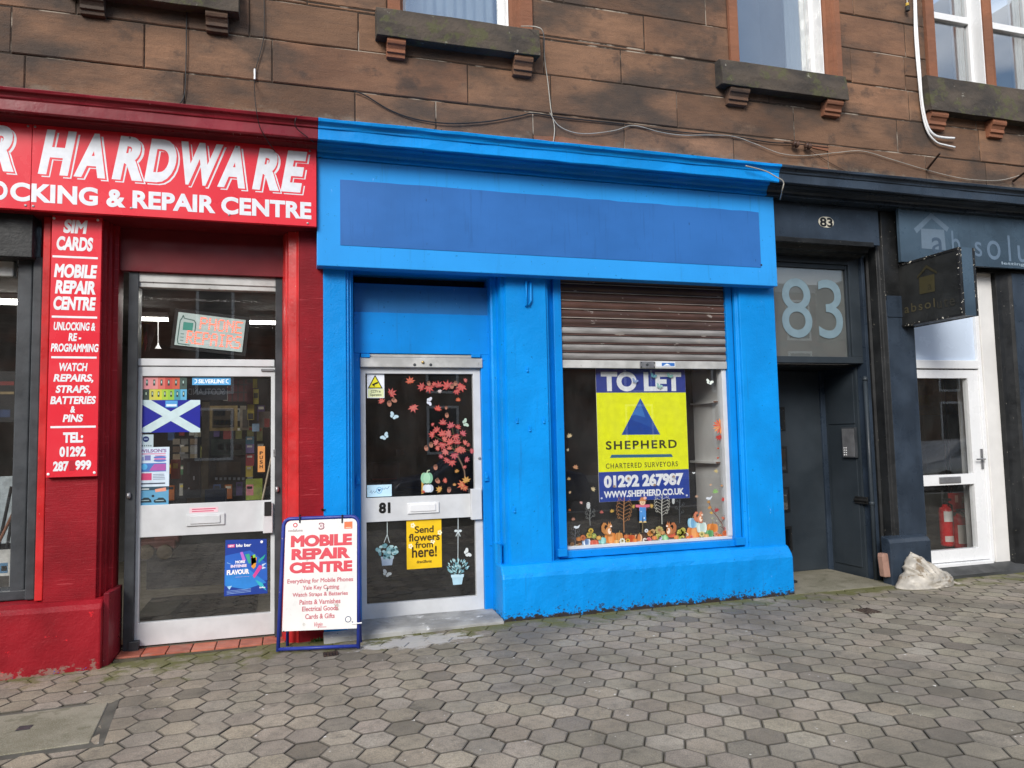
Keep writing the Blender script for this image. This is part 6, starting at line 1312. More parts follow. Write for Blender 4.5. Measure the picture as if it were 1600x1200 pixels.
def arc(cx, cy, r, a0, a1, n=6): return [(cx + r * math.cos(a0 + (a1 - a0) * k / n), cy + r * math.sin(a0 + (a1 - a0) * k / n)) for k in range(n + 1)]
rr = 0.055; off = 0.0
outline = [(0.012, 0.014), (0.012 + 0.008, tA * 0.5)] + [(x, y) for x, y in arc(0.028 + rr, tA - rr - 0.012, rr, math.pi, math.pi / 2)] + [(x, y) for x, y in arc(wA - 0.018 - rr, tA - rr - 0.012, rr, math.pi / 2, 0)] + [(wA - 0.012, tA * 0.5), (wA - 0.012, 0.014)]
mb = MB(); mb.tube([pa.w(x, y, -0.012) for x, y in outline], 0.0145, 10); mb.tube([pa.w(0.014, 0.030, -0.012), pa.w(wA - 0.014, 0.030, -0.012)], 0.0135, 10); part('frame', mb, M['aframe'], ab, smooth=True)
mb = MB()
back = [Vector((p.x, p.y, p.z)) for p in (pa.w(0.03, 0, 0), pa.w(wA - 0.03, 0, 0))]
bk = -nh * 0.20
mb.tube([back[0] + bk + Vector((0, 0, 0.0)), pa.w(0.05, tA - 0.05, -0.045), pa.w(wA - 0.05, tA - 0.05, -0.045), back[1] + bk], 0.012, 8); part('rear_frame', mb, M['aframe'], ab, smooth=True)
pts = [pa.at(*p) for p in ((441.5, 989), (556.5, 979))]
xb0, xb1 = pa.at(444.5, 900)[0], pa.at(557.5, 900)[0]; yb0 = (pts[0][1] + pts[1][1]) / 2; yb1 = tA - 0.028
r2 = 0.045; q = [(xb0 - 0.004, yb0), (xb1 + 0.004, yb0)] + arc(xb1 - r2, yb1 - r2, r2, 0, math.pi / 2, 5) + arc(xb0 + r2, yb1 - r2, r2, math.pi / 2, math.pi, 5)
mb = MB(); mb.prism([pa.w(x, y, 0.008) for x, y in q], -pa.n * 0.006); part('panel', mb, M['board_white'], ab)
mb = MB(); RED = 'c62f42'; pa2 = Plane(pa.w(0, 0, 0.0082), e1, e2)
for t, x0, y0, x1, y1, b in (('MOBILE', 454.5, 835, 550, 853.5, .06), ('REPAIR', 455.5, 856, 547.5, 873.5, .06), ('CENTRE', 452.5, 877, 550.5, 894.5, .06), ('Everything for Mobile Phones', 449, 903, 551.7, 912, .022), ('Yale Key Cutting', 473, 914, 530, 922.5, .022), ('Watch Straps & Batteries', 457, 924.8, 543.5, 933, .022), ('Paints & Varnishes', 468, 936, 532, 943.8, .022), ('Electrical Goods', 472, 946.6, 528, 954.4, .022), ('Cards & Gifts', 477, 958.6, 523, 966.6, .022)): mb.text(pa2, t, x0, y0, x1, y1, 2, RED if b > .03 else 'b65a66', b)
def ring(cx, cy, r0, r1, c):
    mb.pell(pa2, cx, cy, r1, r1, 2, c); mb.pell(pa2, cx, cy, r0, r0, 3, 'e4e2de')
ring(461.5, 820.5, 1.9, 3.6, 'c04050'); mb.text(pa2, 'vodafone', 450, 826.5, 473, 831, 2, '9a8a8c', .02); mb.text(pa2, '3', 498, 816.5, 507, 827.5, 2, '7a3048', .05); mb.text(pa2, '3', 499.4, 818, 505.6, 826, 4, 'd8c4c8', .015)
mb.prect(pa2, 538, 815, 550.7, 826, 2, 'e0642c'); mb.prect(pa2, 540, 823.6, 549, 824.6, 3, 'f0c8b0')
ring(544, 967.6, 3.6, 4.9, '3a4a6e'); mb.text(pa2, '2', 549.5, 970.5, 552, 974, 2, '3a4a6e', .03); mb.text(pa2, 'Virgin', 491, 972, 504, 981, 2, 'c05060', .01, .35); mb.prect(pa2, 500, 979, 510, 980.2, 2, 'c08890')
mb.stroke(pa2, [(510.5, 918.5), (512, 919.5), (511, 923.5)], 1.3, 4, '333336')
part('lettering', mb, M['print'], ab)
for px, py in ((469, 806), (535, 806)):
    mb = MB(); p = A(px, py - 1, 0.004); q = A(px, py + 11, 0.012); mb.tube([p + pa.n * -0.015, p + pa.n * 0.008, q], 0.006, 6); part('hook', mb, M['black_rubber'], ab)
mb = MB(); mb.tube([A(550, 974.5, 0.010), A(566, 973, 0.014)], 0.005, 6); part('cable_tie', mb, M['upvc'], ab)
mb = MB(); mb.tube([A(444, 986.5, 0.008), A(444, 986.5, 0.012)], 0.006, 8); part('bolt', mb, M['black_rubber'], ab)

# sack of rubbish
def sack():
    from mathutils import noise as mn
    mb = MB(); n, m_ = 84, 34; vs = []; fs = []
    Yb = -0.20; xL, xR = X(1402, 916, Yb), X(1486, 913, Yb); W_s = xR - xL; zt = Z(1435, 861, Yb + .06)
    def ip(t, tab):
        for (a, va), (b, vb) in zip(tab[:-1], tab[1:]):
            if t <= b: return va + (vb - va) * (t - a) / (b - a)
        return tab[-1][1]
    for j in range(m_ + 1):
        t = j / m_
        l = ip(t, ((0, 0), (.12, .03), (.45, .20), (.62, .24), (1, .375))); r = ip(t, ((0, .99), (.15, 1.0), (.34, .93), (.52, .74), (.78, .58), (1, .395)))
        d = ip(t, ((0, .15), (.2, .16), (.5, .105), (.75, .05), (1, .006)))
        for i in range(n):
            a = 2 * math.pi * i / n; ca, sa = math.cos(a), math.sin(a)
            sx = math.copysign(abs(ca) ** .85, ca)
            p = Vector((xL + W_s * ((l + r) / 2 + (r - l) / 2 * sx), Yb + .07 * t + d * sa, zt * t))
            q = Vector((p.x - (xL + .62 * W_s), p.z + .02)); fan = math.atan2(q.y, q.x)          # creases fan out from the tied corner
            cr = (1 - 2 * abs(mn.noise(Vector((fan * 5.5, 2.5, q.length * 1.5))))) - .6
            w_ = .040 * cr * (.3 + min(1, t * 2)) + .012 * mn.noise(p * 9) + .006 * mn.noise(p * 30)
            k = 0 if j == 0 else (1 if t < .85 else .3)
            p += Vector((ca * .35, sa, .25)) * w_ * k; p.z = max(.001, p.z); vs.append(p)
    for j in range(m_):
        for i in range(n):
            k = (i + 1) % n; a_, b_, c_, d_ = j * n + i, j * n + k, (j + 1) * n + k, (j + 1) * n + i
            fs += [(a_, b_, c_), (a_, c_, d_)] if (i + j) % 2 else [(a_, b_, d_), (b_, c_, d_)]
    fs.append(tuple(range(n - 1, -1, -1))); fs.append(tuple(m_ * n + i for i in range(n)))
    mb.add(vs, fs); return mb
bg_ = single('rubbish_sack', 'crumpled white plastic sack slumped against the charcoal plinth', 'sack', sack(), M['bag'], smooth=True)
tx = bpy.data.textures.new('crumple', 'STUCCI') if False else None
mb = MB(); xq_ = X(1482, 911, -.2); mb.tube([(xq_ - .03, -0.22, 0.03), (xq_ + .02, -0.25, 0.018), (xq_ + .05, -0.27, 0.006), (xq_ + .09, -0.28, 0.004)], [0.02, 0.014, 0.012, 0.004], 6); part('tied_corner', mb, M['bag'], bg_, smooth=True)
# broken sandstone
q0, q1, c0, c1 = PY(-0.03).rect(1380, 865, 1401, 901)
mb = MB(); mb.prism([(q0, -0.045, c0), (q1, -0.05, c0 - 0.004), (q1 - 0.004, -0.03, c1 - 0.01), (q1 - 0.02, -0.025, c1), (q0 + 0.012, -0.02, c1 + 0.003), (q0 - 0.004, -0.03, c1 - 0.03)], (0.0, 0.07, 0.0)); single('stone_fragment', 'pinkish broken sandstone lump wedged at the foot of the charcoal pilaster', 'stone', mb, M['pinkstone'], bevel=0.008)
# concrete cover with a metal tag
ct = thing('utility_cover', 'flush square concrete utility cover with a small metal tag, set among the hexagonal pavers', 'cover', (-1.8, -1.27, -0.07))
cz = lambda x: ground_z(x) + 0.002
mb = MB(); pts = [(-2.62, -1.66), (-0.955, -1.655), (-1.03, -0.875), (-2.62, -0.875)]
mb.add([(x, y, cz(x)) for x, y in pts] + [(x, y, cz(x) - 0.05) for x, y in pts], [(0, 1, 2, 3), (4, 7, 6, 5), (0, 4, 5, 1), (1, 5, 6, 2), (2, 6, 7, 3), (3, 7, 4, 0)]); part('surround', mb, paint('dark_mortar_surround', (0.085, 0.08, 0.065), 0.9, 0.4, 5, 0.4, 60, spots=('6a6650', 8, 0.6)), ct)
pts = [(-2.56, -1.60), (-1.035, -1.59), (-1.085, -0.92), (-2.56, -0.92)]
mb = MB(); mb.add([(x, y, cz(x) + 0.006) for x, y in pts] + [(x, y, cz(x) - 0.04) for x, y in pts], [(0, 1, 2, 3), (4, 7, 6, 5), (0, 4, 5, 1), (1, 5, 6, 2), (2, 6, 7, 3), (3, 7, 4, 0)]); part('slab', mb, M['concrete'], ct, bevel=0.006)
q = gpt(38, 1138, -0.05); mb = MB(); mb.box(q.x - 0.035, q.x + 0.035, q.y - 0.035, q.y + 0.035, cz(q.x) + 0.0065, cz(q.x) + 0.009); part('tag', mb, M['dark_steel'], ct)
# little iron grates
for (px, py, lab) in ((1355, 955, 'small rusty drain grate set in the pavers before entrance 83'), (517, 1022, 'dark iron drain grate behind the foot of the pavement board')):
    q = gpt(px, py); gz_ = ground_z(q.x); q = gpt(px, py, gz_); r_ = thing('drain_grate', lab, 'drain', (q.x, q.y, gz_)); s_ = 0.085 if px > 1000 else 0.055
    mb = MB(); mb.box(q.x - s_, q.x + s_, q.y - s_, q.y + s_, gz_ - 0.03, gz_ + 0.001); part('pit', mb, M['black_rubber'], r_)
    for k in range(5): mb = MB(); xx = q.x - s_ + (k + .5) * s_ * 2 / 5; mb.box(xx - 0.008, xx + 0.008, q.y - s_, q.y + s_, gz_ + 0.0012, gz_ + 0.007); part('bar', mb, M['rust'], r_)
# weeds
def weed(x, y, h, n, lab):
    mb = MB(); z0 = ground_z(x)
    for k in range(n):
        a = R.uniform(0, 6.28); b = R.uniform(0.2, 1.1); l = h * R.uniform(.4, 1); ox, oy = R.uniform(-.05, .05), R.uniform(-.025, .025)
        d = Vector((math.cos(a) * math.sin(b), math.sin(a) * math.sin(b), math.cos(b))); sd = d.cross(Vector((0, 0, 1))).normalized() * l * .16; p = Vector((x + ox, y + oy, z0))
        mb.add([p, p + d * l * .5 + sd, p + d * l, p + d * l * .5 - sd], [(0, 1, 2, 3)])
    mb.raw = True; single('weed', lab, 'plant', mb, M['weed'])
weed(0.36, -0.02, 0.07, 120, 'green weed tuft growing in the gap behind the pavement board')
weed(0.22, 0.00, 0.045, 60, 'low weed tuft at the foot of the red brick pilaster behind the board')
q = gpt(660, 1000)
for (px, py, Yw, zc, lab) in ((676, 194, -0.36, None, 'mossy tuft on the blue cornice ledge near the red end'), (1000, 232, -0.36, None, 'mossy tuft on the blue cornice ledge above the shutter'), (1085, 241, -0.36, None, 'moss patch on the blue cornice ledge toward the charcoal end'), (503, 797, 0.03, None, 'tiny fern sprouting from the joint of the red and blue pilasters')):
    mb = MB(); x = X(px, py, Yw); z = 4.10 if Yw < 0 else Z(px, py, Yw)
    for k in range(70 if Yw < 0 else 16):
        a = R.uniform(0, 6.28); l = R.uniform(.008, .02) if Yw < 0 else R.uniform(.015, .03); p = Vector((x + (R.uniform(-.10, .10) if Yw < 0 else R.uniform(-.01, .01)), Yw + R.uniform(-.015, .02), z + R.uniform(-.004, .004))); d = Vector((math.cos(a), math.sin(a) - .3, R.uniform(.2, 1))).normalized() * l; sd = Vector((-d.y, d.x, .3 * l)) * .35
        mb.add([p, p + d * .5 + sd, p + d, p + d * .5 - sd], [(0, 1, 2, 3)])
    mb.raw = True; single('moss_tuft', lab, 'plant', mb, M['weed'])

# ================================================================== CABLES AND IRONWORK ON THE STONE
def cable(name, lab, pts, r, m, Y=0.032, cat='cable', group=None, n=6):
    q = []
    P3 = [Vector((X(px, py, Y), Y + (R.uniform(-.004, .004)), Z(px, py, Y))) if len(p_) == 2 else Vector((X(px, py, p_[2]), p_[2], Z(px, py, p_[2]))) for p_ in pts for px, py in [p_[:2]]]
    for i in range(len(P3) - 1):                       # smooth through the points
        p0 = P3[max(i - 1, 0)]; p1 = P3[i]; p2 = P3[i + 1]; p3 = P3[min(i + 2, len(P3) - 1)]
        for k in range(6):
            t = k / 6; q.append(0.5 * ((2 * p1) + (p2 - p0) * t + (2 * p0 - 5 * p1 + 4 * p2 - p3) * t * t + (3 * p1 - p0 - 3 * p2 + p3) * t ** 3))
    q.append(P3[-1]); mb = MB(); mb.tube(q, r, n); return single(name, lab, cat, mb, m, smooth=True)
cable('cable', 'thin white cable dropping from the window sill to the blue cornice', [(814, 41, 0.0), (838, 42, -0.15), (849, 52, -0.15), (851, 90), (856, 130), (861, 170), (866, 195), (866, 210), (863, 231)], 0.0042, M['cable_w'])
cable('cable', 'black cable drooping along the stone just above the blue cornice', [(553, 142), (572, 150), (610, 172), (650, 186), (700, 193), (760, 190), (812, 181), (834, 177), (880, 184), (960, 192), (990, 196), (1060, 206), (1146, 213), (1200, 222), (1240, 224)], 0.006, M['cable_b'])
cable('cable', 'long pale cable looping along the stone from the blue cornice past the insulators', [(859, 176), (872, 195), (893, 206), (920, 209), (960, 204), (990, 196), (1030, 206), (1065, 211), (1110, 211), (1146, 213), (1180, 225), (1220, 240), (1260, 243), (1310, 238), (1348, 236), (1390, 248), (1450, 266), (1500, 278), (1540, 282), (1572, 280), (1610, 268)], 0.0036, M['cable_w'], 0.026)
cable('cable', 'pale cable bent over the end of the blue cornice', [(1165, 259, -0.385), (1195, 267, -0.39), (1212, 276, -0.39), (1224, 284, -0.39), (1222, 298, -0.36), (1219, 312, -0.2)], 0.006, M['cable_w'])
cable('cable', 'thin dark wire hanging down the stone onto the HARDWARE sign', [(412, -20), (413, 30), (411, 65), (399, 110), (397.5, 128), (399, 160, -0.39), (405, 195, -0.36), (415, 215, -0.3), (430, 237, -0.15)], 0.0035, M['cable_b'])
cable('cable', 'dark wire running down a joint to the maroon cornice', [(297, -20), (292, 20), (291, 80), (289, 140), (284, 158), (279, 163)], 0.005, M['cable_b'])
cable('cable', 'short looped wire over the maroon cornice beside the blue end', [(472, 181), (463, 184, -0.38), (461, 195, -0.40), (466, 203, -0.36), (480, 214, -0.33), (490, 222, -0.2)], 0.004, M['cable_b'])
mb = MB(); mb.tube([(X(398, 108, .03), .028, Z(398, 108, .03)), (X(398, 124, .03), .028, Z(398, 124, .03))], 0.008, 8); single('cable_joint', 'small white sleeve joint on the wire above the HARDWARE sign', 'cable joint', mb, M['upvc'])
cable('cable', 'thin dark stay wire running from the insulators down to the charcoal cornice', [(1262, 232), (1290, 250), (1315, 264), (1342, 276)], 0.0035, M['rust'])
for k, (pp_, lab) in enumerate(((((1430, -20), (1432, 40), (1437, 110), (1441, 160), (1449, 196), (1460, 211), (1475, 215), (1491, 216)), 'thicker white conduit bending at its foot below the sooted corner sill'), (((1428, -20), (1430, 60), (1436, 130), (1441, 175), (1449, 205), (1463, 222), (1478, 227), (1492, 230)), 'thinner white conduit with the lower bend beside its thicker twin'))):
    cable('conduit', lab, [(a, b, 0.018 if k else 0.005) for a, b in pp_], 0.013 if not k else 0.010, M['upvc'], cat='conduit', n=10)
ins = thing('insulator', 'pair of brown glazed insulators strung on a wire above the charcoal cornice', 'insulator', (X(1252, 226, 0.0), 0.0, Z(1252, 226, 0.0)))
for px, py in ((1243, 225), (1262, 228)):
    mb = MB(); c = Vector((X(px, py, -0.005), -0.005, Z(px, py, -0.005))); mb.lathe(c, [(0.010, -.035), (0.026, -.030), (0.034, -.018), (0.022, -.004), (0.022, .004), (0.036, .016), (0.030, .030), (0.010, .036)], 14, axis=(1, 0, -.15)); part('disc', mb, paint('brown_glaze', (0.09, 0.05, 0.035), 0.25, 0.3, 12, 0), ins, smooth=True)
mb = MB(); mb.tube([(X(1225, 222, .0), .0, Z(1225, 222, .0)), (X(1294, 231, .0), .0, Z(1294, 231, .0))], 0.006, 6); part('rod', mb, M['rust'], ins)
for (a, b, lab) in (((1449, 264), (1469, 239), 'rusty iron spike sticking out of the stone above the projecting sign'), ((1583, 283), (1606, 266), 'rusty iron spike sticking out of the stone at the far end of the pale cable')):
    mb = MB(); p = Vector((X(*a, 0.03), 0.03, Z(*a, 0.03))); d = Vector((X(*b, -0.22), -0.22, Z(*b, -0.22))); mb.tube([p, d], [0.014, 0.011], 6); single('iron_spike', lab, 'spike', mb, M['rust'])
mb = MB(); p = Vector((X(1418, 12, 0.0), 0.0, Z(1418, 12, 0.0))); mb.lathe(p, [(0.016, -.04), (0.024, -.035), (0.024, .01), (0.015, .016)], 10); mb.cur = lin('c0a040'); mb.lathe(p + Vector((0, 0, .02)), [(0.018, 0), (0.018, .03), (0.01, .034)], 10); mb.tube([p + Vector((0, 0, .05)), p + Vector((0.0, 0.0, .4))], 0.006, 6, (0.4, 0.4, 0.4))
for i in range(len(mb.c)):
    if mb.c[i] == (1, 1, 1): mb.c[i] = (0.02, 0.02, 0.02)
single('cable_gland', 'black and yellow cable end hanging beside the white conduits', 'cable end', mb, M['matt'])

# ================================================================== GOODS SEEN THROUGH THE HARDWARE GLASS
def good(name, cat, lab, r, Y, c, th=0.03, deco=None, group='goods inside the hardware shop', m=None):
    mb = MB(c); mb.pbox(*r, Y, th)
    if deco:
        pl = PY(Y - 0.0005)
        for (x0, y0, x1, y1, cc) in deco: mb.prect(pl, x0, y0, x1, y1, 2, cc)
    mb.raw = False
    return single(name, lab, cat, mb, m or M['matt'], group)
good('framed_picture', 'picture', 'gilt framed landscape picture hanging beyond the saltire flag', (327, 634, 371, 673), 1.5, 'a08a58', 0.03, [(332, 639, 366, 668, '4a3c28'), (333, 656, 365, 664, '8a6a28'), (334, 640, 352, 650, '2c2a26')])
good('framed_picture', 'picture', 'narrow pale framed picture beside the gilt landscape', (375, 634, 389, 672), 1.5, '8a8272', 0.03, [(379, 640, 388, 668, '4c4a46')])
good('relief_panel', 'panel', 'dark green carved panel under the gilt picture', (330, 686, 386, 711), 1.5, '2c3a30', 0.04, [(335, 690, 382, 707, '22302a'), (340, 694, 350, 703, '50604e'), (354, 693, 362, 704, '4a5a4a'), (366, 694, 378, 703, '506050')])
good('display_case', 'case', 'dark display case with a row of pale lettered keys under the green panel', (326, 716, 386, 752), 1.5, '16181a', 0.05, [(338, 722, 376, 742, '3a3226')] + [(336 + k * 7, 746, 340 + k * 7, 750, '8c9298') for k in range(7)])
good('upright', 'post', 'beige wooden post between the saltire flag and the pictures', (315, 628, 326, 788), 1.35, '5c5440', 0.06)
good('football_scarf', 'scarf', 'navy scarf seen from behind with SCOTLAND woven in grey', (285, 600, 355, 625), 0.9, '0f1626', 0.01)
mb = MB(); pl = PY(0.8990); a0, a1, b0, b1 = pl.rect(293, 607, 355, 617); mb.text(pl, 'SCOTLAND', 0, 0, 0, 0, 1, '5c6068', 0.012, 0, 1.0, ab=(a1 - 0.02, a0, b0, b1)); sc_ = [o for o in COL.objects if o.name.startswith('football_scarf')][0]; part('lettering', mb, M['print'], sc_)
good('tartan_cloth', 'cloth', 'dark red tartan cloth hanging beside the navy scarf', (356, 592, 386, 627), 0.9, '4a1a20', 0.01, [(362, 592, 364, 627, '20262a'), (371, 592, 373, 627, '20262a'), (380, 592, 382, 627, '20262a'), (356, 600, 386, 602, '20262a'), (356, 612, 386, 614, '20262a')])
good('packet', 'packet', 'yellow packet hanging highest near the door\'s opening edge', (395, 592, 402, 606), 1.0, '9a9024')
good('packet', 'packet', 'yellow packet hanging below the highest one', (395.5, 608, 404, 631), 1.0, '938a30', 0.03, [(396.5, 614, 403, 622, '3a3a28')])
good('packet', 'packet', 'yellow and black torch packet beside the pale framed picture', (386.5, 632, 397, 656), 1.0, '8a7c20', 0.03, [(387.5, 646, 396, 655, '1c1c1a')])
good('packet', 'packet', 'maroon packet hanging behind the yellow ones', (385, 598, 396, 640), 1.2, '4a1c2c')
good('packet', 'packet', 'pale blue packet low beside the pale framed picture', (394, 662, 405, 674), 1.0, '7c98b0')
good('packet', 'packet', 'grey and red boxed packet near the opening edge', (404, 643, 422, 668), 1.1, '5a524c', 0.03, [(413, 654, 421, 667, '7a2422')])
for (r, c, l) in (((384, 682, 397, 694), '2c5a6c', 'teal'), ((384, 694, 397, 708), '5a4c74', 'violet'), ((384, 710, 397, 728), '7c1c22', 'crimson'), ((384, 728, 395, 745), '98842a', 'mustard')):
    good('packet', 'packet', l + ' blister packet in the upright column beside the PUSH label', r, 0.95, c, 0.03, [(r[0] + 2, r[1] + 2, r[2] - 3, r[1] + 5, 'a09a90')])
good('notice_card', 'card', 'lime green card with a pink block, low beside the leaning stick', (384, 748, 410, 781), 0.9, '6f7c26', 0.01, [(384.5, 757, 396, 774, 'a86468'), (386, 760, 394, 764, '8a4448')])
for k, (x, y) in enumerate(((270, 690), (283, 690), (297, 690), (270, 702), (283, 702), (297, 702), (270, 714), (283, 714), (297, 714), (303, 678))):
    good('packet', 'packet', ('cream', 'grey', 'tan', 'brown', 'beige', 'white', 'fawn', 'ash', 'buff', 'ivory')[k] + (' packet on the pegs behind the saltire flag, ' + ('upper', 'upper', 'upper', 'middle', 'middle', 'middle', 'lower', 'lower', 'lower', 'topmost')[k] + ' row'), (x, y - 4.5, x + 11, y + 4.5), 1.9, ('6a6258', '5a5a58', '66543f', '4c3c30', '736a58', '80807c', '6c5e4c', '565656', '685c42', '78735f')[k])
names_r = ('top', 'second', 'third', 'fourth', 'fifth', 'lowest'); cols_c = ('first', 'second', 'third', 'fourth', 'fifth', 'sixth', 'seventh', 'eighth', 'ninth')
tone = (('olive', '6a6a3a'), ('red', '7a2c26'), ('blue', '2c4a78'), ('white', '9a9a94'), ('black', '1c1c1e'), ('yellow', '9a8a30'), ('green', '3a6a48'), ('orange', 'a05a28'), ('purple', '4a3a68'), ('grey', '6a6a6c'))
for i_ in range(6):
    for j_ in range(9):
        if R.random() < .12: continue
        nm, cc = R.choice(tone); x_ = 262 + j_ * 17.5 + R.uniform(-2, 2); y_ = 606 + i_ * 30 + R.uniform(-3, 3); ww = R.uniform(8, 13); hh = R.uniform(14, 24)
        good('packet', 'packet', '%s packet hanging on the back rack, %s row, %s peg from the hinge side' % (nm, names_r[i_], cols_c[j_]), (x_, y_, x_ + ww, y_ + hh), 2.6 + 0.02 * j_, cc, 0.04, [(x_ + 1.5, y_ + 2, x_ + ww - 1.5, y_ + 6, R.choice(('c8c4b8', '8a2a24', 'c0b050', '24303c')))], 'packets on the back rack of the hardware shop')
mb = MB(); mb.box(-1.5, 0.15, 2.85, 2.9, -.018, 2.3); single('display_rack', 'dark pegboard rack carrying rows of coloured packets at the back of the hardware shop', 'rack', mb, M['interior_dark'])
good('tool_bag', 'bag', 'orange and red bag hanging beside the white notice', (267, 718, 281, 748), 0.8, '7a2c1c', 0.05, [(270, 724, 278, 732, '9a7a28')])
good('jacket', 'jacket', 'dark jacket hanging in the middle of the hardware door', (286, 716, 313, 778), 1.1, '14161a', 0.08, [(292, 722, 297, 740, '2a2e34'), (302, 744, 304, 750, 'c8c8c4'), (294, 762, 296, 764, 'd0d0cc')])
good('storage_box', 'box', 'low navy box on the floor beyond the hardware door', (320, 765, 352, 790), 1.3, '1c2a44', 0.2)
good('storage_box', 'box', 'brown carton standing beside the navy box', (292, 775, 318, 800), 1.4, '4a3c26', 0.2)
mb = MB(); mb.tube([(X(408, 790, .55), .55, Z(408, 790, .55)), (X(424, 715, .75), .75, Z(424, 715, .75))], 0.009, 6); single('broom_handle', 'pale wooden stick leaning inside the hardware door', 'stick', mb, paint('pale_wood', (0.35, 0.28, 0.19), .6))
mb = MB(); mb.box(-1.35, -0.30, 0.95, 2.3, -0.0175, -0.006); single('door_mat', 'large dark mat on the floor inside the hardware shop', 'mat', mb, M['mat'])
mb = MB(); mb.box(-1.35, -0.02, 0.36, 0.52, -0.0172, 0.004); single('threshold_board', 'brown wooden board across the floor just inside the hardware door', 'board', mb, M['brownwood'])
# toy truck and goods seen low through the bottom pane
tk = thing('toy_truck', 'dull red toy truck with round wheels on the floor inside', 'toy', (X(245, 868, 2.4), 2.4, 0))
mb = MB('4a2420'); mb.pbox(214, 845, 275, 860, 2.4, .3); mb.pbox(240, 838, 280, 850, 2.45, .25); part('body', mb, M['matt'], tk, bevel=.02)
for px in (229, 258): mb = MB('3a3020'); mb.lathe((X(px, 862, 2.38), 2.38, Z(px, 862, 2.38)), [(.075, 0), (.075, .05), (.03, .06)], 16, axis=(0, -1, 0)); part('wheel', mb, M['matt'], tk)
# bunting
for k, (px, c) in enumerate(((216, '8a2420'), (224, '8a8024'), (231, '7c2a34'), (237, '6a6a6a'))):
    mb = MB(c); pl = PY(1.2); a_, b_ = pl.at(px, 503 + k); mb.prism([pl.w(a_ - .05, b_, 0), pl.w(a_ + .045, b_, 0), pl.w(a_ - .02, b_ - .26, 0)], (0, .004, 0)); single('bunting_flag', ('red', 'yellow', 'crimson', 'grey')[k] + ' bunting pennant hanging inside the transom', 'flag', mb, M['matt'], 'bunting inside the hardware transom')
for (x0, x1, y, Y, lab) in ((212, 262, 498, 2.2, 'lit fluorescent tube seen through the transom above the bunting'), (390, 440, 499.5, 2.2, 'lit fluorescent tube seen through the transom beyond the light sign')):
    t_ = thing('ceiling_light', lab, 'light', (X((x0 + x1) / 2, y, Y), Y, Z((x0 + x1) / 2, y, Y))); mb = MB(); mb.box(X(x0, y, Y), X(x1, y, Y), Y, Y + .05, Z(230, y + 2, Y), Z(230, y - 2, Y)); part('tube', mb, M['tube'], t_); mb = MB(); zz = Z(230, y - 2, Y); mb.box(X(x0, y, Y), X(x1, y, Y), Y - .02, Y + .07, zz + .002, zz + .05); part('housing', mb, M['shelf_white'], t_)
for (y, lab) in ((433, 'upper lit fluorescent tube in the cropped display window'), (471, 'lower lit fluorescent tube in the cropped display window')):
    t_ = thing('ceiling_light', lab, 'light', (X(0, y, 1.6), 1.6, Z(0, y, 1.6))); mb = MB(); mb.box(X(-60, y, 1.6), X(40, y, 1.6), 1.6, 1.66, Z(5, y + 3, 1.6), Z(5, y - 3, 1.6)); part('tube', mb, M['tube'], t_); mb = MB(); zz = Z(5, y - 3, 1.6); mb.box(X(-60, y, 1.6), X(40, y, 1.6), 1.56, 1.7, zz + .002, zz + .05); part('housing', mb, M['shelf_white'], t_)
mb = MB(); mb.tube([(X(247, 500, 1.5), 1.5, Z(247, 500, 1.5)), (X(247, 540, 1.5), 1.5, Z(247, 540, 1.5))], .004, 5); mb.lathe((X(247, 543, 1.5), 1.5, Z(247, 545, 1.5)), [(.03, 0), (.012, .03), (.004, .06)], 8); single('pull_cord', 'light pull cord with a small white bell, inside the transom', 'cord', mb, M['upvc'])
# cropped display window goods
good('poster', 'poster', 'dark stock board with red price strip in the cropped display window', (-60, 580, 24, 660), 0.7, '141618', .02, [(-20, 596, 22, 602, '6a2420'), (-20, 612, 22, 616, '7a6a4c'), (-10, 640, 16, 652, '2c3a58')], None)
good('display_card', 'card', 'white display card at the foot of the cropped display window', (-50, 860, 16, 930), 0.34, 'b8b8b4', .01, [(-20, 880, 12, 896, '3a6a8c'), (-10, 900, 14, 926, '2a2622'), (2, 884, 11, 892, 'c8987c')], None)
for (a, b, lab) in (((2, 905), (26, 770), 'black rod leaning nearest the frame of the cropped window'), ((-12, 900), (18, 760), 'second black rod leaning in the cropped window'), ((-3, 850), (24, 795), 'brown rod crossing the two black rods')):
    mb = MB(); mb.tube([(X(*a, .36), .36, Z(*a, .36)), (X(*b, .40), .40, Z(*b, .40))], .012, 8); single('fishing_rod', lab, 'rod', mb, M['black_rubber'] if 'brown' not in lab else M['brownwood'], 'rods in the cropped display window')
good('white_sack', 'packet', 'pale upright packet behind the leaning rods', (-40, 745, 22, 850), 0.5, '9aa4a8', .05, None, None)

# inside the vacant shop
ct_ = thing('shop_counter', 'dark counter standing inside the vacant shop behind door 81', 'counter', (1.15, 2.2, 0.035)); mb = MB('16181c'); mb.box(0.7, 1.6, 2.2, 2.7, .035, 0.95); part('base', mb, M['matt'], ct_); mb = MB('24262c'); mb.box(0.66, 1.64, 2.16, 2.74, .951, .99); part('top', mb, M['matt'], ct_, bevel=.01)
tm = thing('till_screen', 'rounded black till screen with a red strip on the dark counter', 'screen', (1.05, 2.35, .99)); mb = MB('2c2e34'); mb.box(.86, 1.22, 2.34, 2.40, 1.10, 1.32); part('screen', mb, M['matt'], tm, bevel=.03); mb = MB('1a1a1c'); mb.box(1.0, 1.08, 2.36, 2.42, .991, 1.12); part('stand', mb, M['matt'], tm); mb = MB('7a3c3c'); mb.box(.90, 1.18, 2.332, 2.339, 1.115, 1.13); part('strip', mb, M['matt'], tm)
good('notice_card', 'card', 'small grey notice beside the till screen in the vacant shop', (619, 702, 632, 712), 2.3, '5c5e62', .01, None, None)
zsh = lambda py: Z(1115, py, .6)
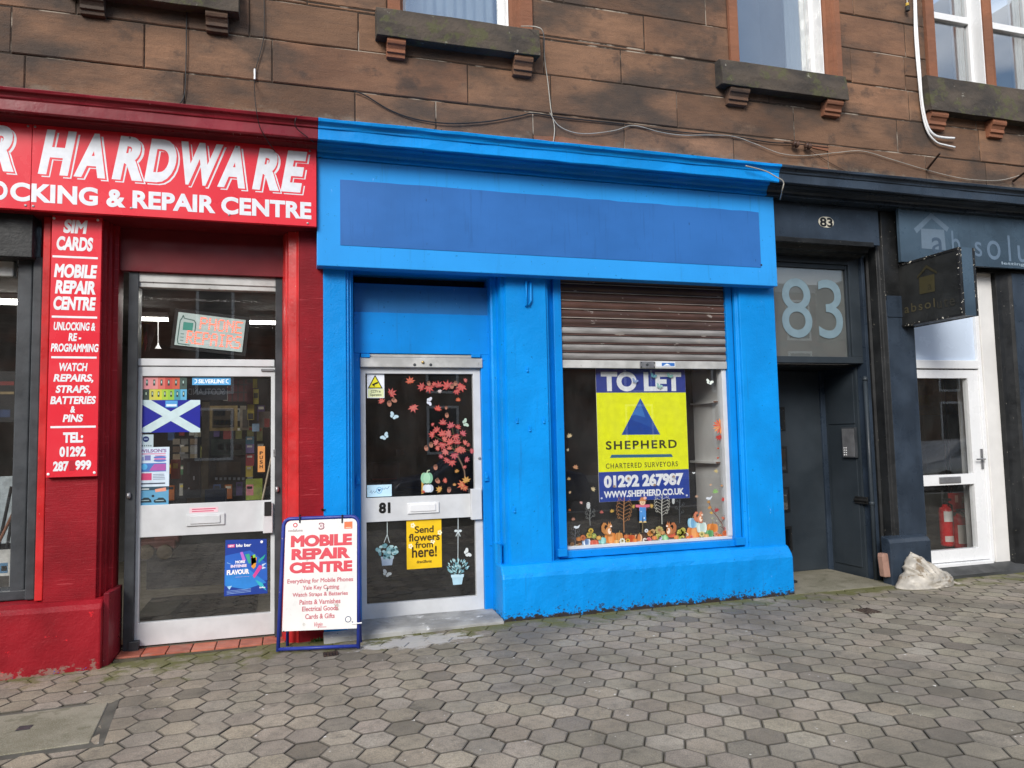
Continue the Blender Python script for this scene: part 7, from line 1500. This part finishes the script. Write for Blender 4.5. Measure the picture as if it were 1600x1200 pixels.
for (py, lab) in ((631, 'upper white shelf on the side partition of the shop window'), (723, 'lower white shelf on the side partition of the shop window')):
    r_ = thing('shelf', lab, 'shelf', (xsw - .1, .55, zsh(py))); mb = MB(); x0 = X(1078, py, .845); mb.add([(x0, .845, zsh(py)), (xsw + .004, .845, zsh(py)), (xsw + .004, .36, zsh(py)), (xsw - .05, .36, zsh(py)), (x0, .70, zsh(py))] + [(x0, .845, zsh(py) + .02), (xsw + .004, .845, zsh(py) + .02), (xsw + .004, .36, zsh(py) + .02), (xsw - .05, .36, zsh(py) + .02), (x0, .70, zsh(py) + .02)], [(0, 1, 2, 3, 4), (5, 9, 8, 7, 6)] + [(k, (k + 1) % 5, 5 + (k + 1) % 5, 5 + k) for k in range(5)]); part('board', mb, M['shelf_white'], r_)
    mb = MB(); mb.box(xsw - .05, xsw + .003, .354, .359, zsh(py) + .004, zsh(py) + .016); part('edge_strip', mb, M['brownwood'], r_)

# inside the office: extinguishers, table
def extinguisher(px, py0, py1, Y, lab, panel):
    x, z0, z1 = X(px, (py0 + py1) / 2, Y), Z(px, py1, Y), Z(px, py0, Y); h = z1 - z0; r = .072
    t_ = thing('fire_extinguisher', lab, 'fire extinguisher', (x, Y, z0), 'fire extinguishers inside the office')
    mb = MB(); mb.lathe((x, Y, z0), [(r * .9, 0), (r, .02), (r, h * .74), (r * .85, h * .80), (r * .4, h * .84), (r * .35, h * .88)], 20); part('cylinder', mb, M['red_ext'], t_, smooth=True)
    mb = MB(); mb.lathe((x, Y, z0 + h * .88), [(.02, 0), (.022, .03), (.012, .05)], 10); mb.box(x - .02, x + .09, Y - .012, Y + .012, z0 + h * .95, z0 + h); part('valve', mb, M['black_rubber'], t_)
    mb = MB(); mb.tube([(x + .02, Y, z0 + h * .92), (x + r + .03, Y, z0 + h * .85), (x + r + .025, Y, z0 + h * .5), (x + r + .01, Y, z0 + h * .25)], .013, 8); part('hose', mb, M['black_rubber'], t_, smooth=True)
    for (f0, f1, c) in panel:
        mb = MB(c); n = 8; vs = []; fs = []
        for k in range(n + 1):
            a = math.radians(-150 + 90 * k / n); vs += [(x + (r + .002) * math.cos(a), Y + (r + .002) * math.sin(a), z0 + h * f0), (x + (r + .002) * math.cos(a), Y + (r + .002) * math.sin(a), z0 + h * f1)]
        for k in range(n): fs.append((2 * k, 2 * k + 2, 2 * k + 3, 2 * k + 1))
        mb.add(vs, fs); mb.raw = True; part('label', mb, M['print'], t_, smooth=True)
YX = 0.82
extinguisher(1478, 779, 853, YX, 'taller red fire extinguisher with two white labels inside the white door', [(.52, .74, 'd8d6d2'), (.10, .22, 'c8b8b4')])
extinguisher(1499, 795, 856, YX + .02, 'shorter red fire extinguisher with a tall cream label inside the white door', [(.12, .60, 'd4d2c8')])
good('first_aid_board', 'sign', 'red safety sign leaning behind the fire extinguishers', (1483, 770, 1508, 800), YX + .14, 'a01418', .01, [(1492, 774, 1497, 785, 'c89a8c'), (1503, 776, 1507, 786, 'c89a8c')], None, M['print'])
mb = MB(); x = X(1490, 855, YX); mb.box(x - .16, x + .2, YX - .11, YX + .12, .0605, .075); single('extinguisher_stand', 'red base plate under the two fire extinguishers', 'stand', mb, M['red_ext'], bevel=.004)
tb = thing('office_chair', 'dark chair with thin legs standing inside the white door', 'chair', (X(1447, 760, 1.6), 1.6, .06)); mb = MB('15161a'); x = X(1453, 760, 1.6); z = Z(1453, 762, 1.6); mb.box(x - .3, x + .16, 1.5, 1.9, z - .03, z + .04); part('seat', mb, M['matt'], tb, bevel=.02); mb = MB('15161a'); mb.box(x - .2, x + .12, 1.88, 1.94, z + .1, z + .45); part('backrest', mb, M['matt'], tb, bevel=.03)
for (dx, y) in ((-.26, 1.53), (.12, 1.53), (-.26, 1.87), (.12, 1.87)): mb = MB(); mb.tube([(x + dx, y, .06), (x + dx, y, z - .03)], .012, 6); part('leg', mb, M['steel'], tb)
good('reflection_board', 'board', 'ochre board inside the office standing in for the tan building reflected in the door', (1425, 585, 1506, 648), 2.4, 'b08448', .03, [(1434, 617, 1452, 633, 'a8a030')], None)  # added board; its ochre imitates the street's reflection in the door glass
mb = MB(); 
for k in range(22): zz = 1.75 - k * .03; mb.box(6.35, 9.6, 4.30, 4.325, zz, zz + .012)
single('window_blind', 'pale slatted blind on the office wall below the ochre board', 'blind', mb, M['white'])
for k, px in enumerate((1470, 1476)): mb = MB('6a2c20'); mb.tube([(X(px, 600, 2.2), 2.2, .06), (X(px, 600, 2.2), 2.2, 3.3)], .012, 6); single('copper_pipe', ('thinner', 'brighter')[k] + ' reddish pipe rising inside the office doorway', 'pipe', mb, M['matt'])

# ================================================================== THE STREET BEHIND THE CAMERA (seen only as reflections)
OP = thing('tenement_building', 'long brown sandstone terrace across the road, seen reflected in the shop glass', 'building', (4, -22, 0))
mb = MB(); mb.box(-45, 60, -30, -22, -.1, 8.0); part('wall', mb, M['stone'], OP)
mb = MB(); mb.prism([(-45, -21.8, 8.001), (-45, -30.2, 8.001), (-45, -26, 9.4)], (105, 0, 0)); part('roof', mb, M['slate'], OP)
proto = None
for fl in range(3):
    for k in range(20):
        x = -32 + k * 4.2
        if proto is None:
            mb = MB(); mb.box(x - .65, x + .65, -22.02, -21.96, 1.0, 2.9); proto = part('window', mb, M['upvc'], OP); mb = MB('20242a'); mb.box(x - .55, x + .55, -21.96, -21.95, 1.1, 2.8); pp2 = part('pane', mb, M['print'], proto); X0 = x
            continue
        c = proto.copy(); COL.objects.link(c); c.parent = OP; c.location = (x - X0, 0, fl * 2.4); d = pp2.copy(); COL.objects.link(d); d.parent = c
def car(x0, y0, col, lab, L_=4.3):
    t_ = thing('parked_car', lab, 'car', (x0, y0, -.13)); zb = -.13
    body = [(-.5, .28), (-.5, .62), (-.47, .82), (-.30, .92), (-.16, 1.36), (.16, 1.42), (.30, 1.05), (.47, .88), (.5, .6), (.5, .28)]
    mb = MB(); vs = []; 
    for s_ in (-.84, .84): vs += [(x0 + u * L_, y0 + s_ * (0.86 if z > 1.2 else 1), z + zb) for u, z in body]
    n = len(body); mb.add(vs, [tuple(range(n)), tuple(range(2 * n - 1, n - 1, -1))] + [(i, (i + 1) % n, n + (i + 1) % n, n + i) for i in range(n)]); part('body', mb, col, t_, bevel=.08, smooth=True)
    mb = MB('101418'); q = [(-.26, .96), (-.145, 1.31), (.145, 1.36), (.25, 1.05)]; mb.prism([(x0 + u * L_, y0 + .80, z + zb) for u, z in q], (0, .05, 0)); part('side_window', mb, M['glass2'], t_)
    for u in (-.31, .31):
        for s_ in (-.80, .80): mb = MB(); mb.lathe((x0 + u * L_, y0 + s_ - .09, .31 + zb), [(.31, 0), (.33, .03), (.33, .16), (.31, .19), (.1, .2)], 20, axis=(0, 1, 0)); part('wheel', mb, M['black_rubber'], t_, smooth=True)
car(17.5, -9.4, M['silver_car'], 'silver parked car at the kerb, seen reflected in the white door')
car(4.2, -9.4, paint('navy_car_paint', (0.02, 0.03, 0.07), .25, .05, 2, 0), 'dark blue parked car at the kerb, seen reflected in the shop glass')

# the lit fluorescent tubes of the hardware shop also light its ceiling and shelves
for k, (x, y) in enumerate(((-0.9, 1.3), (-0.7, 3.0), (-3.0, 1.6))):
    al = bpy.data.lights.new('fluorescent_lamp', 'AREA'); al.shape = 'RECTANGLE'; al.size = 1.2; al.size_y = 0.12; al.energy = 9; al.color = (1.0, 0.97, 0.9)
    lo = bpy.data.objects.new('fluorescent_lamp', al); COL.objects.link(lo); lo.location = (x, y, 2.93)
